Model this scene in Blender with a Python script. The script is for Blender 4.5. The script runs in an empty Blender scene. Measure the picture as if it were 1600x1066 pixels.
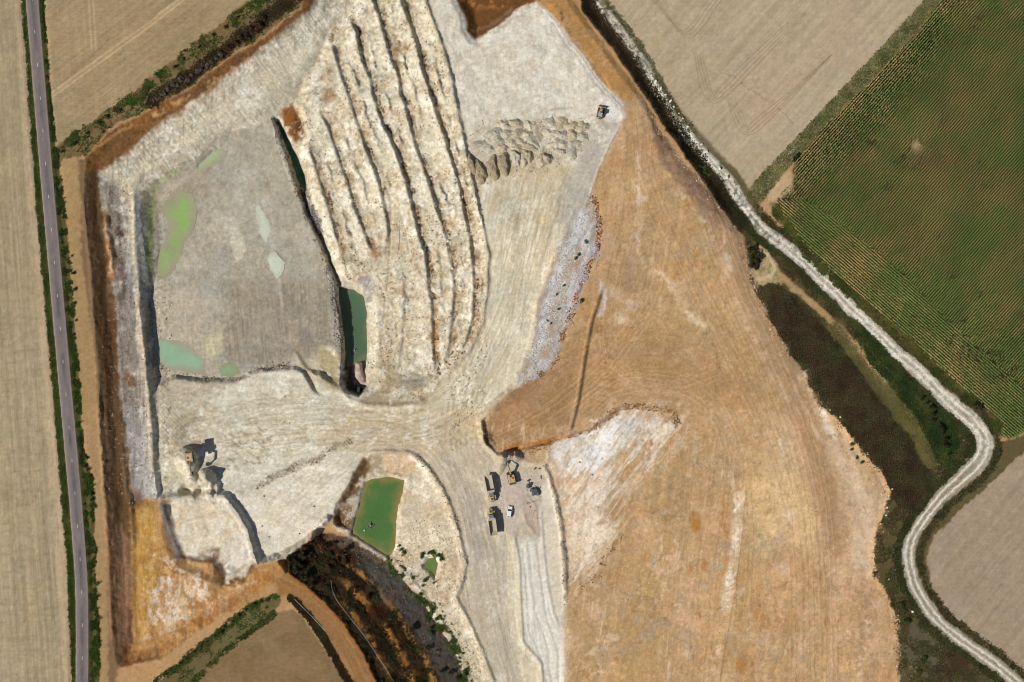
import bpy, bmesh, math, random
import numpy as np
from mathutils import Vector, Matrix

# ---------------------------------------------------------------- camera, sky, sun
scene = bpy.context.scene
COL = scene.collection
S = 0.25                       # metres per photograph pixel (13 m road marking module)
W, H = 1600, 1066
CAM_H = 1200.0
cam_data = bpy.data.cameras.new('camera')
cam_data.sensor_width = 36.0
cam_data.lens = 36.0 / 2 / (W * S / 2 / CAM_H)
cam_data.clip_start = 1.0
cam_data.clip_end = 20000.0
cam = bpy.data.objects.new('camera', cam_data)
COL.objects.link(cam)
cam.location = (0, 0, CAM_H)
cam.rotation_euler = (0, 0, 0)
scene.camera = cam

SUN_EL = math.radians(43.0)
SHADOW_AZ = math.radians(31.0)          # shadows fall to image right and up
world = bpy.data.worlds.new('World')
scene.world = world
world.use_nodes = True
wn = world.node_tree
for n in list(wn.nodes):
    wn.nodes.remove(n)
sky = wn.nodes.new('ShaderNodeTexSky')
sky.sky_type = 'NISHITA'
sky.sun_disc = False
sky.sun_elevation = SUN_EL
# sun stands opposite to the shadows; rotation 0 is +Y and turns clockwise
sun_vec = Vector((-math.cos(SHADOW_AZ) * math.cos(SUN_EL), -math.sin(SHADOW_AZ) * math.cos(SUN_EL), math.sin(SUN_EL)))
sky.sun_rotation = math.atan2(sun_vec.x, sun_vec.y) % (2 * math.pi)
bg = wn.nodes.new('ShaderNodeBackground')
bg.inputs['Strength'].default_value = 0.05
wo = wn.nodes.new('ShaderNodeOutputWorld')
wn.links.new(sky.outputs[0], bg.inputs[0])
wn.links.new(bg.outputs[0], wo.inputs[0])
sd = bpy.data.lights.new('sun', 'SUN')
sd.energy = 3.9
sd.angle = math.radians(0.53)
sd.color = (1.0, 0.955, 0.89)
sun = bpy.data.objects.new('sun', sd)
COL.objects.link(sun)
sun.rotation_euler = (-sun_vec).to_track_quat('-Z', 'Y').to_euler()
scene.view_settings.view_transform = 'Standard'
scene.view_settings.look = 'None'
scene.view_settings.exposure = 0.0
scene.view_settings.gamma = 1.0
scene.view_settings.use_curve_mapping = False
scene.cycles.max_bounces = 4
scene.cycles.diffuse_bounces = 2
scene.cycles.filter_width = 1.1

# ---------------------------------------------------------------- numeric helpers (units: photograph pixels, y down)
STEP, MARG = 1.65, 60
gx = np.arange(-MARG, W + MARG + STEP, STEP, dtype=np.float32)
gy = np.arange(-MARG, H + MARG + STEP, STEP, dtype=np.float32)
NX, NY = len(gx), len(gy)
X, Y = np.meshgrid(gx, gy)
_tabs = {}

def vnoise(x, y, seed):
    if seed not in _tabs:
        _tabs[seed] = np.random.RandomState(seed).rand(256, 256).astype(np.float32)
    T = _tabs[seed]
    xf = np.floor(x); yf = np.floor(y)
    fx = x - xf; fy = y - yf
    xi = xf.astype(np.int32) & 255; yi = yf.astype(np.int32) & 255
    x1 = (xi + 1) & 255; y1 = (yi + 1) & 255
    fx = fx * fx * (3 - 2 * fx); fy = fy * fy * (3 - 2 * fy)
    a = T[yi, xi]; b = T[yi, x1]; c = T[y1, xi]; d = T[y1, x1]
    return (a + (b - a) * fx) * (1 - fy) + (c + (d - c) * fx) * fy

def fbm(x, y, seed, octv=4, gain=0.5):
    s = 0; a = 1; t = 0
    for o in range(octv):
        s = s + a * (vnoise(x * (2 ** o) + 17.3 * o, y * (2 ** o) + 9.1 * o, seed + o) - 0.5)
        t += a; a *= gain
    return s / t * 2          # about -1..1

def nz(scale, seed, octv=4, gain=0.5):
    s = 0; a = 1; t = 0
    for o in range(octv):                      # each octave is turned so that no lattice shows
        th = 0.6 + 1.1 * o + seed * 0.37
        c, q = math.cos(th) * 2 ** o / scale, math.sin(th) * 2 ** o / scale
        s = s + a * (vnoise(X * c - Y * q + 31.7 * o, X * q + Y * c + 11.3 * o, seed + o) - 0.5)
        t += a; a *= gain
    return s / t * 2

def an(ang, lu, lv, seed, octv=3, gain=0.55, warp=0.0):
    """noise stretched along the image direction ang (degrees, y down)"""
    c, s = math.cos(math.radians(ang)), math.sin(math.radians(ang))
    xx, yy = X, Y
    if warp:
        xx = X + warp * W1; yy = Y + warp * W2
    return fbm((xx * c + yy * s) / lu, (-xx * s + yy * c) / lv, seed, octv, gain)

W1 = nz(26, 11, 6, .66) * 1.35; W2 = nz(26, 41, 6, .66) * 1.35
F1 = nz(6.5, 61, 3, .7) * 1.3; F2 = nz(6.5, 66, 3, .7) * 1.3

def sst(a, b, v):
    t = np.clip((v - a) / (b - a), 0, 1)
    return t * t * (3 - 2 * t)

def sdf(poly, pad, wob=0.0, fine=0.85):
    p = np.asarray(poly, dtype=np.float32)
    x0, y0 = p.min(0) - pad - 4; x1, y1 = p.max(0) + pad + 4
    i0 = max(0, int((x0 + MARG) / STEP)); i1 = min(NX, int((x1 + MARG) / STEP) + 2)
    j0 = max(0, int((y0 + MARG) / STEP)); j1 = min(NY, int((y1 + MARG) / STEP) + 2)
    sl = (slice(j0, max(j0, j1)), slice(i0, max(i0, i1)))
    fw = min(wob, 3.0) * fine
    x = X[sl] + wob * W1[sl] + fw * F1[sl]; y = Y[sl] + wob * W2[sl] + fw * F2[sl]
    d2 = np.full(x.shape, 1e12, np.float32); ins = np.zeros(x.shape, bool)
    n = len(p)
    for k in range(n):
        ax, ay = p[k]; bx, by = p[(k + 1) % n]
        ex, ey = bx - ax, by - ay
        L = ex * ex + ey * ey
        if L < 1e-6:
            continue
        t = np.clip(((x - ax) * ex + (y - ay) * ey) / L, 0, 1)
        dx = x - ax - t * ex; dy = y - ay - t * ey
        np.minimum(d2, dx * dx + dy * dy, out=d2)
        if ay != by:
            c = ((ay > y) != (by > y)) & (x < (bx - ax) * (y - ay) / (by - ay) + ax)
            ins ^= c
    d = np.sqrt(d2)
    return sl, np.where(ins, d, -d)

def M(poly, soft=2.0, wob=3.0):
    m = np.zeros_like(X)
    sl, d = sdf(poly, soft, wob)
    m[sl] = sst(-soft, soft, d)
    return m

def line(pts, pad=40, wob=0.0, only=False):
    """full arrays: distance, distance along, signed side (+ is left of travel in the y-down image = east when going down is negative)"""
    p = np.asarray(pts, dtype=np.float32)
    if not only:
        D = np.full(X.shape, 1e6, np.float32); A = np.zeros_like(X); SG = np.ones_like(X)
    x0, y0 = p.min(0) - pad; x1, y1 = p.max(0) + pad
    i0 = max(0, int((x0 + MARG) / STEP)); i1 = min(NX, int((x1 + MARG) / STEP) + 2)
    j0 = max(0, int((y0 + MARG) / STEP)); j1 = min(NY, int((y1 + MARG) / STEP) + 2)
    sl = (slice(j0, j1), slice(i0, i1))
    fw = min(wob, 3.0) * 0.85
    x = X[sl] + wob * W1[sl] + fw * F1[sl]; y = Y[sl] + wob * W2[sl] + fw * F2[sl]
    d2 = np.full(x.shape, 1e12, np.float32); al = np.zeros_like(x); sg = np.ones_like(x)
    acc = 0.0
    for k in range(len(p) - 1):
        ax, ay = p[k]; bx, by = p[k + 1]
        ex, ey = bx - ax, by - ay
        L = ex * ex + ey * ey
        t = np.clip(((x - ax) * ex + (y - ay) * ey) / L, 0, 1)
        dx = x - ax - t * ex; dy = y - ay - t * ey
        q = dx * dx + dy * dy
        m = q < d2
        d2 = np.where(m, q, d2)
        al = np.where(m, acc + t * math.sqrt(L), al)
        sg = np.where(m, np.sign(ex * (y - ay) - ey * (x - ax)), sg)
        acc += math.sqrt(L)
    if only:
        return np.sqrt(d2), sl
    D[sl] = np.sqrt(d2); A[sl] = al; SG[sl] = sg
    return D, A, SG, acc

def LM(pts, w, soft=1.5, wob=1.5, pad=None):
    D, sl = line(pts, pad or (w + soft + 8 + wob * 2), wob, True)
    m = np.zeros_like(X)
    m[sl] = 1 - sst(w - soft, w + soft, D)
    return m

def smooth_pts(pts, n=6):
    """Catmull-Rom resample"""
    p = [np.array(q, float) for q in pts]
    p = [2 * p[0] - p[1]] + p + [2 * p[-1] - p[-2]]
    out = []
    for i in range(1, len(p) - 2):
        for k in range(n):
            t = k / n
            a, b, c, d = p[i - 1], p[i], p[i + 1], p[i + 2]
            out.append(0.5 * ((2 * b) + (c - a) * t + (2 * a - 5 * b + 4 * c - d) * t * t + (3 * b - a - 3 * c + d) * t ** 3))
    out.append(p[-2])
    return [tuple(q) for q in out]

def shep(ctrl, pw=2.5):
    num = 0; den = 0
    for (x, y, z) in ctrl:
        w = 1.0 / (((X - x) ** 2 + (Y - y) ** 2 + 120.0) ** (pw / 2))
        num = num + w * z; den = den + w
    return num / den

Z = np.zeros_like(X)

def terrace(poly, z, w, wob=3.0, rnd=0.25):
    """inside the outline the ground goes over a slope of width w to the level z"""
    global Z
    sl, d = sdf(poly, 2, wob, 0.35)
    t = np.clip(d / (w[sl] if isinstance(w, np.ndarray) else w), 0, 1)
    t = t * (1 - rnd) + rnd * t * t * (3 - 2 * t)
    zz = z[sl] if isinstance(z, np.ndarray) else z
    Z[sl] = Z[sl] * (1 - t) + zz * t

def bump(cx, cy, rx, ry, h, rot=0.0, p=1.0, wob=2.0):
    global Z
    c, s = math.cos(rot), math.sin(rot)
    x = X + wob * W1 - cx; y = Y + wob * W2 - cy
    u = (x * c + y * s) / rx; v = (-x * s + y * c) / ry
    Z += h * np.clip(1 - np.sqrt(u * u + v * v), 0, 1) ** p

def berm(pts, h, w, wob=1.0, side=None, w2=None, taper=12):
    """ridge along a line; side widths may differ (w east/left of travel, w2 other)"""
    global Z
    w2 = w2 or w
    D, A, SG, L = line(pts, max(w, w2) + 6, wob)
    prof = np.where(SG < 0, np.clip(1 - D / w, 0, 1), np.clip(1 - D / w2, 0, 1))
    end = np.clip(A / taper, 0, 1) * np.clip((L - A) / taper, 0, 1)
    Z += h * prof * end
# ---------------------------------------------------------------- the lie of the land (heights in metres)
PIT = [(133, 248), (170, 205), (234, 172), (304, 134), (366, 86), (400, 68), (470, 12), (500, -70), (700, -70), (760, 400), (760, 700), (560, 720), (440, 888), (400, 932), (310, 985), (255, 1030), (183, 1042), (175, 1000), (170, 900), (168, 800), (162, 740), (155, 650), (156, 560), (148, 500), (142, 400), (132, 320)]
PIT2 = [(152, 270), (197, 239), (236, 200), (281, 172), (324, 141), (400, 82), (484, 14), (520, -70), (690, -70), (740, 400), (740, 690), (540, 700), (430, 860), (395, 905), (300, 960), (240, 1005), (210, 1010), (206, 900), (204, 790), (196, 760), (190, 650), (186, 560), (184, 480), (172, 420), (160, 330)]
PIT3 = [(206, 292), (225, 266), (262, 240), (300, 214), (345, 186), (400, 160), (440, 130), (478, 92), (505, 40), (560, -10), (600, -70), (690, -70), (740, 400), (740, 690), (560, 690), (400, 780), (245, 780), (236, 720), (231, 650), (224, 560), (213, 450), (207, 380)]
terrace(PIT, -2.6, 20)
terrace(PIT2, -5.2, 26)
terrace(PIT3, np.interp(Y, [590, 615], [-14.0, -9.0]).astype(np.float32), np.interp(Y, [0, 250, 400, 470], [40, 44, 40, 14]).astype(np.float32), 2.0)
# serrations left by the machine blades on the north west wall, running down the slope
wall_n = np.clip(M(PIT2, 5) - M([(225, 300), (281, 259), (310, 242), (352, 205), (400, 194), (437, 160), (468, 124), (493, 96), (513, 48), (541, 20), (580, -70), (760, -70), (760, 700), (200, 700), (214, 400)], 6), 0, 1) * sst(330, 260, Y)
u = X * 0.79 - Y * 0.61
Z += wall_n * (0.13 * np.sin(2 * np.pi * (u + 3.0 * W1) / 5.0) + 0.10 * np.sin(2 * np.pi * (u + 5 * W2) / 8.3)) * (0.55 + 0.6 * nz(30, 71, 2))
berm([(196, 300), (208, 280), (240, 255), (290, 222), (345, 190), (400, 166), (430, 150)], 0.9, 9, 1.5)

# ground of the open quarry: fill platform, haul roads, fan
BI = shep([(800, 80, 1.3), (720, 30, 0.9), (940, 140, 1.5), (900, 60, 1.4), (780, 230, 1.2), (900, 230, 1.3), (740, 120, 1.1), (780, 330, 0.3), (880, 320, 0.8), (800, 450, -3), (750, 560, -7), (690, 640, -9), (600, 655, -9.5), (500, 650, -10.5), (400, 650, -11.3), (300, 680, -11.8), (250, 640, -9.0), (252, 740, -9.0), (250, 690, -9.0), (720, 740, -8.5), (760, 820, -7.5), (790, 920, -6.5), (810, 1060, -5.5), (870, 1000, -5), (450, 800, -10.2), (400, 830, -10.5), (360, 720, -11.3), (850, 740, -6.6), (840, 850, -6.4), (870, 930, -5.6)])
INT = [(668, -70), (712, -70), (712, 0), (721, 17), (726, 45), (738, 65), (746, 68), (766, 48), (800, 25), (817, 11), (837, 7), (851, 17), (870, 37), (887, 62), (907, 87), (921, 110), (941, 135), (958, 152), (972, 163), (976, 183), (969, 197), (952, 225), (935, 267), (924, 298), (900, 340), (865, 400), (842, 460), (835, 520), (825, 560), (806, 605), (760, 640), (750, 655), (757, 690), (778, 712), (850, 728), (870, 775), (880, 835), (886, 935), (882, 1000), (884, 1130), (775, 1130), (755, 1025), (727, 963), (712, 935), (724, 907), (727, 879), (718, 842), (704, 793), (690, 762), (670, 734), (653, 714), (639, 707), (597, 705), (569, 708), (545, 745), (510, 812), (478, 848), (440, 872), (402, 884), (383, 828), (366, 797), (349, 775), (300, 770), (242, 782), (238, 700), (236, 620), (243, 600), (270, 585), (318, 592), (366, 592), (400, 574), (456, 570), (500, 580), (527, 600), (531, 615), (560, 635), (600, 640), (640, 638), (667, 627), (681, 607), (696, 587), (735, 548), (755, 503), (763, 447), (763, 396), (757, 368), (746, 320), (735, 267), (724, 214), (715, 174), (707, 129), (698, 96), (684, 51), (664, 0)]
ORANGE = [(846, -70), (870, -70), (896, 0), (921, 37), (946, 73), (969, 104), (1003, 146), (1014, 169), (1040, 215), (1075, 262), (1110, 300), (1138, 345), (1160, 365), (1166, 408), (1174, 441), (1200, 495), (1217, 520), (1256, 584), (1282, 635), (1313, 658), (1346, 703), (1380, 739), (1394, 770), (1383, 800), (1370, 836), (1366, 901), (1383, 918), (1400, 960), (1405, 1011), (1403, 1130), (884, 1130), (880, 991), (887, 960), (886, 900), (878, 835), (868, 775), (850, 728), (778, 712), (757, 690), (750, 655), (806, 605), (835, 520), (865, 400), (924, 298), (952, 225), (976, 183), (958, 152), (907, 87), (870, 37), (851, 17)]
BO = shep([(900, 30, 0.9), (1000, 200, 1.2), (960, 120, .9), (1080, 400, 0.6), (1000, 550, 0), (930, 420, 0.4), (830, 640, -2.2), (780, 680, -3.4), (900, 720, -4.6), (870, 760, -6.0), (890, 850, -5.6), (900, 940, -4.8), (960, 780, -3.6), (1000, 700, -3.2), (1050, 800, -2.2), (1000, 1000, -3.5), (1200, 900, -1.2), (1300, 800, -0.5), (1380, 1000, 0), (1200, 600, 0.4), (1120, 320, 0.8)])
ORANGE_H = ORANGE[:ORANGE.index((884, 1130))] + [(820, 1130), (820, 900), (800, 760), (730, 700), (710, 640), (770, 560), (800, 480), (830, 380), (890, 280), (920, 220), (930, 180), (900, 140), (860, 90), (820, 50)]
terrace(ORANGE_H, BO, 10)
PATCHW = [(225, 560), (240, 575), (270, 590), (330, 600), (400, 580), (456, 573), (505, 585), (530, 612), (600, 640), (660, 632), (700, 600), (760, 520), (860, 420), (930, 300), (976, 190)]
INT_H = INT[:INT.index((775, 1130))] + [(735, 1130), (690, 1000), (640, 920), (600, 878), (540, 838)] + INT[INT.index((510, 812)):INT.index((600, 640))] + [(600, 610), (650, 580), (690, 530), (715, 450), (715, 390), (700, 320), (690, 267), (680, 214), (668, 174), (655, 129), (650, 96), (640, 51), (620, 0), (618, -70)]
terrace(INT_H, BI, 8)
# white fill stands proud of the orange earth at its north east edge
berm([(851, 19), (870, 39), (887, 64), (907, 89), (921, 112), (941, 137), (958, 154), (970, 165), (974, 183), (967, 197)], 0.25, 3, 2)
berm([(969, 197), (952, 225), (935, 267), (924, 298), (905, 340)], 0.3, 3, 1.0)
# orange bank above the excavator and brown cliff beside the junction
terrace([(750, 655), (762, 648), (778, 700), (880, 680), (893, 676), (880, 690), (830, 702), (778, 712), (757, 695)], -7.4, 10, 2)
# notch at the top edge
terrace([(713, -70), (713, 0), (721, 17), (726, 44), (738, 64), (746, 67), (766, 48), (800, 24), (817, 10), (842, -10), (852, -70)], -3.4, 20, 2)
# arc of rubble with scooped chalk below it
D, A, SG, L = line([(893, 680), (921, 674), (941, 658), (969, 641), (997, 634), (1025, 637), (1056, 644), (1058, 660)], 60, 2)
Z += -1.5 * np.where(SG > 0, np.clip(D / 7, 0, 1) * sst(50, 8, D), 0) * np.clip(A / 30, 0, 1) * np.clip((L - A) / 16, 0, 1)
# narrow dark bank crossing the brown ground
berm([(941, 450), (933, 475), (924, 503), (915, 550), (904, 621), (890, 680)], 1.1, 4.5, 0.6)

# orange ground in the south west corner, steps down to the white plateau
terrace([(205, 792), (250, 780), (268, 785), (262, 830), (274, 868), (290, 880), (340, 905), (345, 918), (380, 912), (400, 905), (330, 960), (250, 1003), (212, 1010), (207, 900)], -2.9, 12, 2)
terrace([(253, 789), (262, 780), (300, 772), (349, 775), (366, 797), (383, 828), (400, 880), (372, 900), (350, 910), (340, 895), (330, 880), (288, 878), (276, 873), (265, 836)], -7.6, 9, 2.0)

# grey pit floor and its pools
FLOOR = [(215, 330), (222, 302), (246, 280), (281, 259), (310, 242), (352, 205), (400, 194), (421, 184), (428, 214), (442, 259), (455, 296), (470, 332), (493, 377), (507, 419), (515, 461), (524, 503), (526, 540), (500, 545), (470, 560), (456, 568), (400, 573), (366, 590), (318, 590), (270, 582), (239, 568), (238, 520), (234, 470), (224, 400)]
terrace(FLOOR, -14.0, np.interp(Y, [280, 400, 470], [34, 34, 8]).astype(np.float32), 2.0)

# long spoil ridges: gentle west flank, steep east flank
RIDGE = [(664, -70), (664, 0), (684, 51), (698, 96), (707, 129), (715, 174), (724, 214), (735, 267), (746, 320), (757, 368), (763, 396), (763, 447), (755, 503), (735, 548), (696, 587), (681, 607), (667, 625), (640, 628), (600, 620), (578, 612), (573, 580), (573, 500), (566, 455), (540, 440), (525, 420), (508, 378), (496, 340), (478, 300), (470, 260), (462, 230), (468, 205), (455, 160), (475, 120), (493, 92), (512, 48), (541, 18), (570, -70)]
BR = shep([(600, 0, -2.0), (700, 100, 0.0), (560, 150, -5), (500, 200, -7.5), (650, 250, -4), (720, 250, -0.6), (540, 350, -8.5), (650, 400, -5.5), (740, 400, -3.6), (600, 500, -9), (700, 520, -6.8), (620, 590, -10), (660, 610, -9.5)])
terrace(RIDGE, BR, 16)
L0 = [(660, -70), (664, 0), (684, 51), (698, 96), (707, 129), (715, 174), (724, 214), (735, 267), (746, 320), (757, 368), (763, 396), (763, 447), (755, 503), (735, 548), (696, 587)]
L1 = [(575, -70), (580, 0), (591, 28), (601, 65), (610, 96), (621, 118), (624, 146), (634, 175), (645, 220), (656, 253), (670, 294), (681, 329), (696, 377), (704, 419), (708, 447), (704, 489), (700, 540), (690, 580)]
L2 = [(618, -70), (625, 0), (636, 28), (648, 65), (659, 113), (673, 155), (684, 189), (696, 225), (705, 255), (715, 286), (724, 334), (732, 371), (736, 405), (739, 447), (738, 489), (727, 531), (708, 560)]
L3 = [(541, 25), (555, 51), (563, 93), (575, 121), (583, 158), (594, 191), (608, 217), (621, 250), (633, 288), (642, 320), (651, 363), (662, 399), (667, 447), (673, 489), (675, 546), (677, 585)]
L4 = [(508, 53), (521, 82), (532, 121), (544, 158), (555, 191), (566, 225), (577, 253), (591, 290), (596, 314), (603, 349), (605, 385)]
L5 = [(493, 166), (507, 194), (518, 225), (529, 255), (541, 287), (549, 320), (563, 354), (572, 379), (583, 399)]
L6 = [(476, 220), (487, 254), (498, 290), (510, 326), (521, 363), (529, 408), (537, 436)]
L7 = [(627, 420), (629, 460), (627, 500), (624, 550), (618, 580)]
in_r = M(RIDGE, 6, 2)
for Lp, h, ww in ((L0, 2.3, 26), (L1, 2.3, 26), (L2, 2.7, 26), (L3, 3.0, 28), (L4, 2.8, 24), (L5, 2.8, 22), (L6, 2.6, 16), (L7, 1.6, 14)):
    D, A, SG, L = line(Lp, 50, 1.2)
    west = SG > 0
    jag = 1 + 0.45 * fbm(A / 40, A * 0, 91, 4, .7)
    prof = np.where(west, np.clip(1 - D / ww, 0, 1) ** 1.3, np.clip(1 - D / 5.0, 0, 1))
    end = np.clip(A / 22, 0, 1) * np.clip((L - A) / 22, 0, 1)
    Z += 0.78 * h * prof * end * jag * (0.25 + 0.75 * in_r)
Z += in_r * 0.55 * an(-12, 14, 9, 107, 3) + in_r * (0.6 * nz(15, 101, 4) + 0.40 * np.abs(nz(7, 104, 4, .65)) + 0.16 * nz(3.5, 105, 2))
def mid(La, Lb, t, y0, y1, n=9):
    pa, pb = np.array(La), np.array(Lb)
    ys = np.linspace(y0, y1, n)
    return [(float((1 - t) * np.interp(y, pa[:, 1], pa[:, 0]) + t * np.interp(y, pb[:, 1], pb[:, 0])), float(y)) for y in ys]
MINOR = [mid(L4, L3, .5, 70, 240), mid(L3, L1, .45, 40, 260), mid(L1, L2, .5, 10, 200), mid(L2, L0, .5, 20, 330), mid(L5, L4, .5, 180, 360), mid(L3, L1, .5, 300, 520), mid(L1, L2, .45, 280, 500), mid(L6, L5, .5, 230, 400), mid(L4, L3, .35, 250, 330), mid(L2, L0, .6, 360, 500)]
for k, Lp in enumerate(MINOR):
    D, A, SG, L = line(Lp, 30, 5.0)
    prof = np.where(SG > 0, np.clip(1 - D / 10, 0, 1), np.clip(1 - D / 4.0, 0, 1))
    brk = sst(-.25, .3, fbm(A / 22, A * 0 + k * 7.7, 95, 3))
    Z += 1.5 * prof * np.clip(A / 20, 0, 1) * np.clip((L - A) / 20, 0, 1) * brk * in_r
# levelled track down the middle of the ridges
LT = [(596, 262), (612, 300), (616, 345), (613, 390), (606, 430), (600, 489), (596, 540), (590, 600)]
trackm = LM(LT, 7, 5, 1)
Z = Z * (1 - 0.6 * trackm) + 0.6 * trackm * (BR - 0.3)
for tr in ([(597, 265), (612, 320), (609, 400), (602, 470), (594, 550)], [(580, 250), (600, 290), (625, 330), (634, 365), (645, 420)], [(590, 440), (603, 470), (618, 500), (624, 545)]):
    berm(tr, -0.45, 2.5, 1.5)

# water filled trench along the foot of the ridges
TR1 = [(421, 183), (432, 180), (440, 196), (452, 215), (465, 240), (474, 268), (480, 296), (486, 310), (498, 345), (512, 390), (526, 425), (534, 446), (522, 450), (512, 420), (497, 380), (478, 340), (462, 300), (450, 262), (440, 230), (428, 205)]
terrace(TR1, -22.0, 5, 2.5)
TR2 = [(520, 440), (534, 445), (552, 447), (568, 458), (575, 484), (574, 550), (573, 582), (576, 606), (560, 622), (536, 614), (530, 600), (532, 560), (530, 520), (524, 480)]
terrace(TR2, -24.5, 7, 2.5)
# strip of broken rock between the floor edge and the trench
Z += 0.5 * LM([(424, 190), (436, 226), (450, 268), (462, 298)], 4, 2, 1)
# fallen rock in the trench, small causeway
terrace([(470, 296), (480, 292), (496, 340), (502, 362), (492, 366), (480, 340)], -17.5, 4, 2.5)
terrace([(552, 565), (562, 564), (568, 585), (574, 606), (560, 604), (550, 590)], -18.5, 4, 1.5)
bump(452, 196, 15, 30, 3.0, 0.35, 0.7)       # brown mound at the head of the trench
# ramp between floor and fan
terrace([(453, 548), (462, 548), (490, 590), (500, 618), (487, 612), (468, 580)], -12.9, 5, 1)
berm([(493, 541), (515, 540), (529, 560), (532, 590), (530, 612)], 0.7, 8, 1.5)
# rim of the junction over the trench
berm([(531, 612), (545, 626), (575, 634), (610, 636), (650, 632), (668, 626)], 1.2, 6, 1.5)

# low ground at the head of the benches
terrace([(432, 876), (478, 840), (508, 800), (530, 770), (556, 800), (550, 846), (520, 858), (470, 892), (448, 898)], -9.5, 14, 3)
# south ponds and their bowl
BOWL = [(569, 712), (597, 709), (639, 711), (653, 718), (670, 738), (690, 766), (704, 797), (718, 846), (727, 880), (724, 907), (712, 935), (727, 963), (743, 997), (757, 1027), (778, 1130), (745, 1130), (728, 1066), (705, 1010), (650, 930), (610, 885), (545, 842), (522, 828), (516, 806), (545, 750)]
BB = shep([(590, 800, -14.6), (605, 760, -14), (570, 830, -14.6), (605, 860, -14.6), (625, 760, -13.0), (645, 800, -11.5), (690, 830, -9.2), (672, 888, -13.2), (660, 860, -11.5), (640, 880, -12.2), (690, 950, -9.6), (660, 930, -11.5), (720, 1030, -8.2), (700, 880, -9.0), (690, 780, -9.4), (740, 1080, -7.5)])
terrace(BOWL, BB, 11, 3)
berm([(569, 709), (597, 706), (639, 708), (653, 715), (670, 735), (690, 763), (704, 794), (718, 843), (727, 880), (724, 907), (713, 935), (727, 963), (743, 997), (755, 1026), (775, 1075)], 1.3, 4.5, 1.2, None, 7)
# dark benches in the south: stepped face looking north east
RIM = [(446, 872), (452, 895), (478, 914), (506, 937), (535, 970), (563, 1010), (588, 1062), (612, 1130)]
TOE = [(500, 835), (545, 842), (610, 886), (650, 931), (705, 1010), (728, 1066), (750, 1130)]
dr = line(RIM, 160, 3.0)[0]; dt = line(TOE, 160, 2.0)[0]
bench = M(RIM + TOE[::-1], 1.5, 2)
f = dr / (dr + dt + 1e-3)
steps = np.interp(f, [0, .10, .17, .34, .42, .60, .66, 1.0], [-0.8, -2.2, -2.5, -6.0, -6.2, -10, -10.2, -14.5])
steps = np.minimum(steps, -0.8 - 7.0 * np.exp(-((X - 500) ** 2 + (Y - 846) ** 2) / 32 ** 2) )
Z = Z * (1 - bench) + bench * (steps + 0.5 * nz(9, 131, 3) + 0.25 * nz(4, 133, 2))
tl = sst(14, 7, line(TOE, 40, 0)[0])
Z = Z * (1 - tl) + tl * np.minimum(Z, BB + 0.6)
# wedge of rubble falling from the fan to the lower white ground
D, A, SG, L = line([(330, 792), (400, 762), (442, 739), (485, 722), (527, 697), (548, 690)], 40, 2)
Z += np.where(SG < 0, 1, 0) * 0 + 0.9 * np.clip(1 - D / 8, 0, 1) * np.clip((L - A) / 30, 0, 1)

# western excavator's stockpile and its hollows
bump(290, 722, 19, 24, 10.0, 0.0, 0.45, 5)
bump(304, 708, 13, 14, 3.0, 0.2, 0.8, 5)
bump(321, 748, 17, 15, 10.5, 0.5, 0.6, 6)
bump(300, 752, 15, 9, 5.5, 0.2, 0.6, 6)
bump(326, 768, 7, 15, 5.0, 0.2, 0.8, 5); bump(336, 764, 6, 13, 4.5, 0.2, 0.8, 5)
bump(288, 765, 12, 9, -5.5, 0, 0.8, 5); bump(309, 770, 11, 13, -5.0, 0, 0.8, 5)
# heap that the eastern excavator digs
bump(786, 712, 14, 12, 4.5, 0, 0.7, 5); bump(806, 712, 14, 11, 3.6, 0, 0.8, 5); bump(781, 726, 10, 18, 3.4, 0.3, 0.7, 5)

# berms along the southern haul road
berm([(803, 836), (811, 879), (813, 940), (817, 1005), (828, 1019), (845, 1036), (851, 1110)], 0.9, 3.5, 0.6, None, 9)
berm([(845, 794), (848, 850), (856, 921), (865, 960), (875, 985)], 0.6, 4, .6)
berm([(851, 731), (859, 748), (868, 776), (876, 820), (884, 880), (884, 935)], 1.1, 5, 1.0)
berm([(812, 778), (822, 775), (836, 792), (842, 830), (838, 838), (824, 820), (814, 795)], 0.4, 4, 1)

# ditch between the orange bank and the chalk track
DITCH = [(905, -60), (924, 14), (975, 79), (1025, 152), (1053, 197), (1084, 239), (1115, 284), (1138, 318), (1160, 350)]
D, A, SG, L = line(DITCH, 30, 1.0)
Z -= 2.6 * np.clip(1 - np.abs(D - 0) / 13, 0, 1) ** 0.8 * np.clip((L - A) / 30, 0, 1)
# track body
TRACK = smooth_pts([(905, -70), (938, 8), (969, 48), (1011, 110), (1034, 158), (1067, 203), (1098, 239), (1138, 281), (1166, 326), (1194, 360), (1237, 394), (1284, 436), (1318, 470), (1358, 509), (1397, 548), (1431, 576), (1467, 613), (1504, 646), (1530, 672), (1538, 695), (1527, 722), (1504, 745), (1470, 778), (1448, 806), (1430, 832), (1420, 859), (1422, 890), (1434, 926), (1465, 969), (1504, 1002), (1552, 1036), (1590, 1068), (1640, 1110)], 4)
# grass banks on the right
Z += 0.9 * M([(1280, 520), (1340, 575), (1400, 650), (1432, 720), (1400, 760), (1330, 670), (1260, 570), (1215, 490), (1225, 465)], 14)
berm([(1335, 520), (1397, 590), (1453, 650), (1481, 700)], 0.9, 16, 2)
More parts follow.
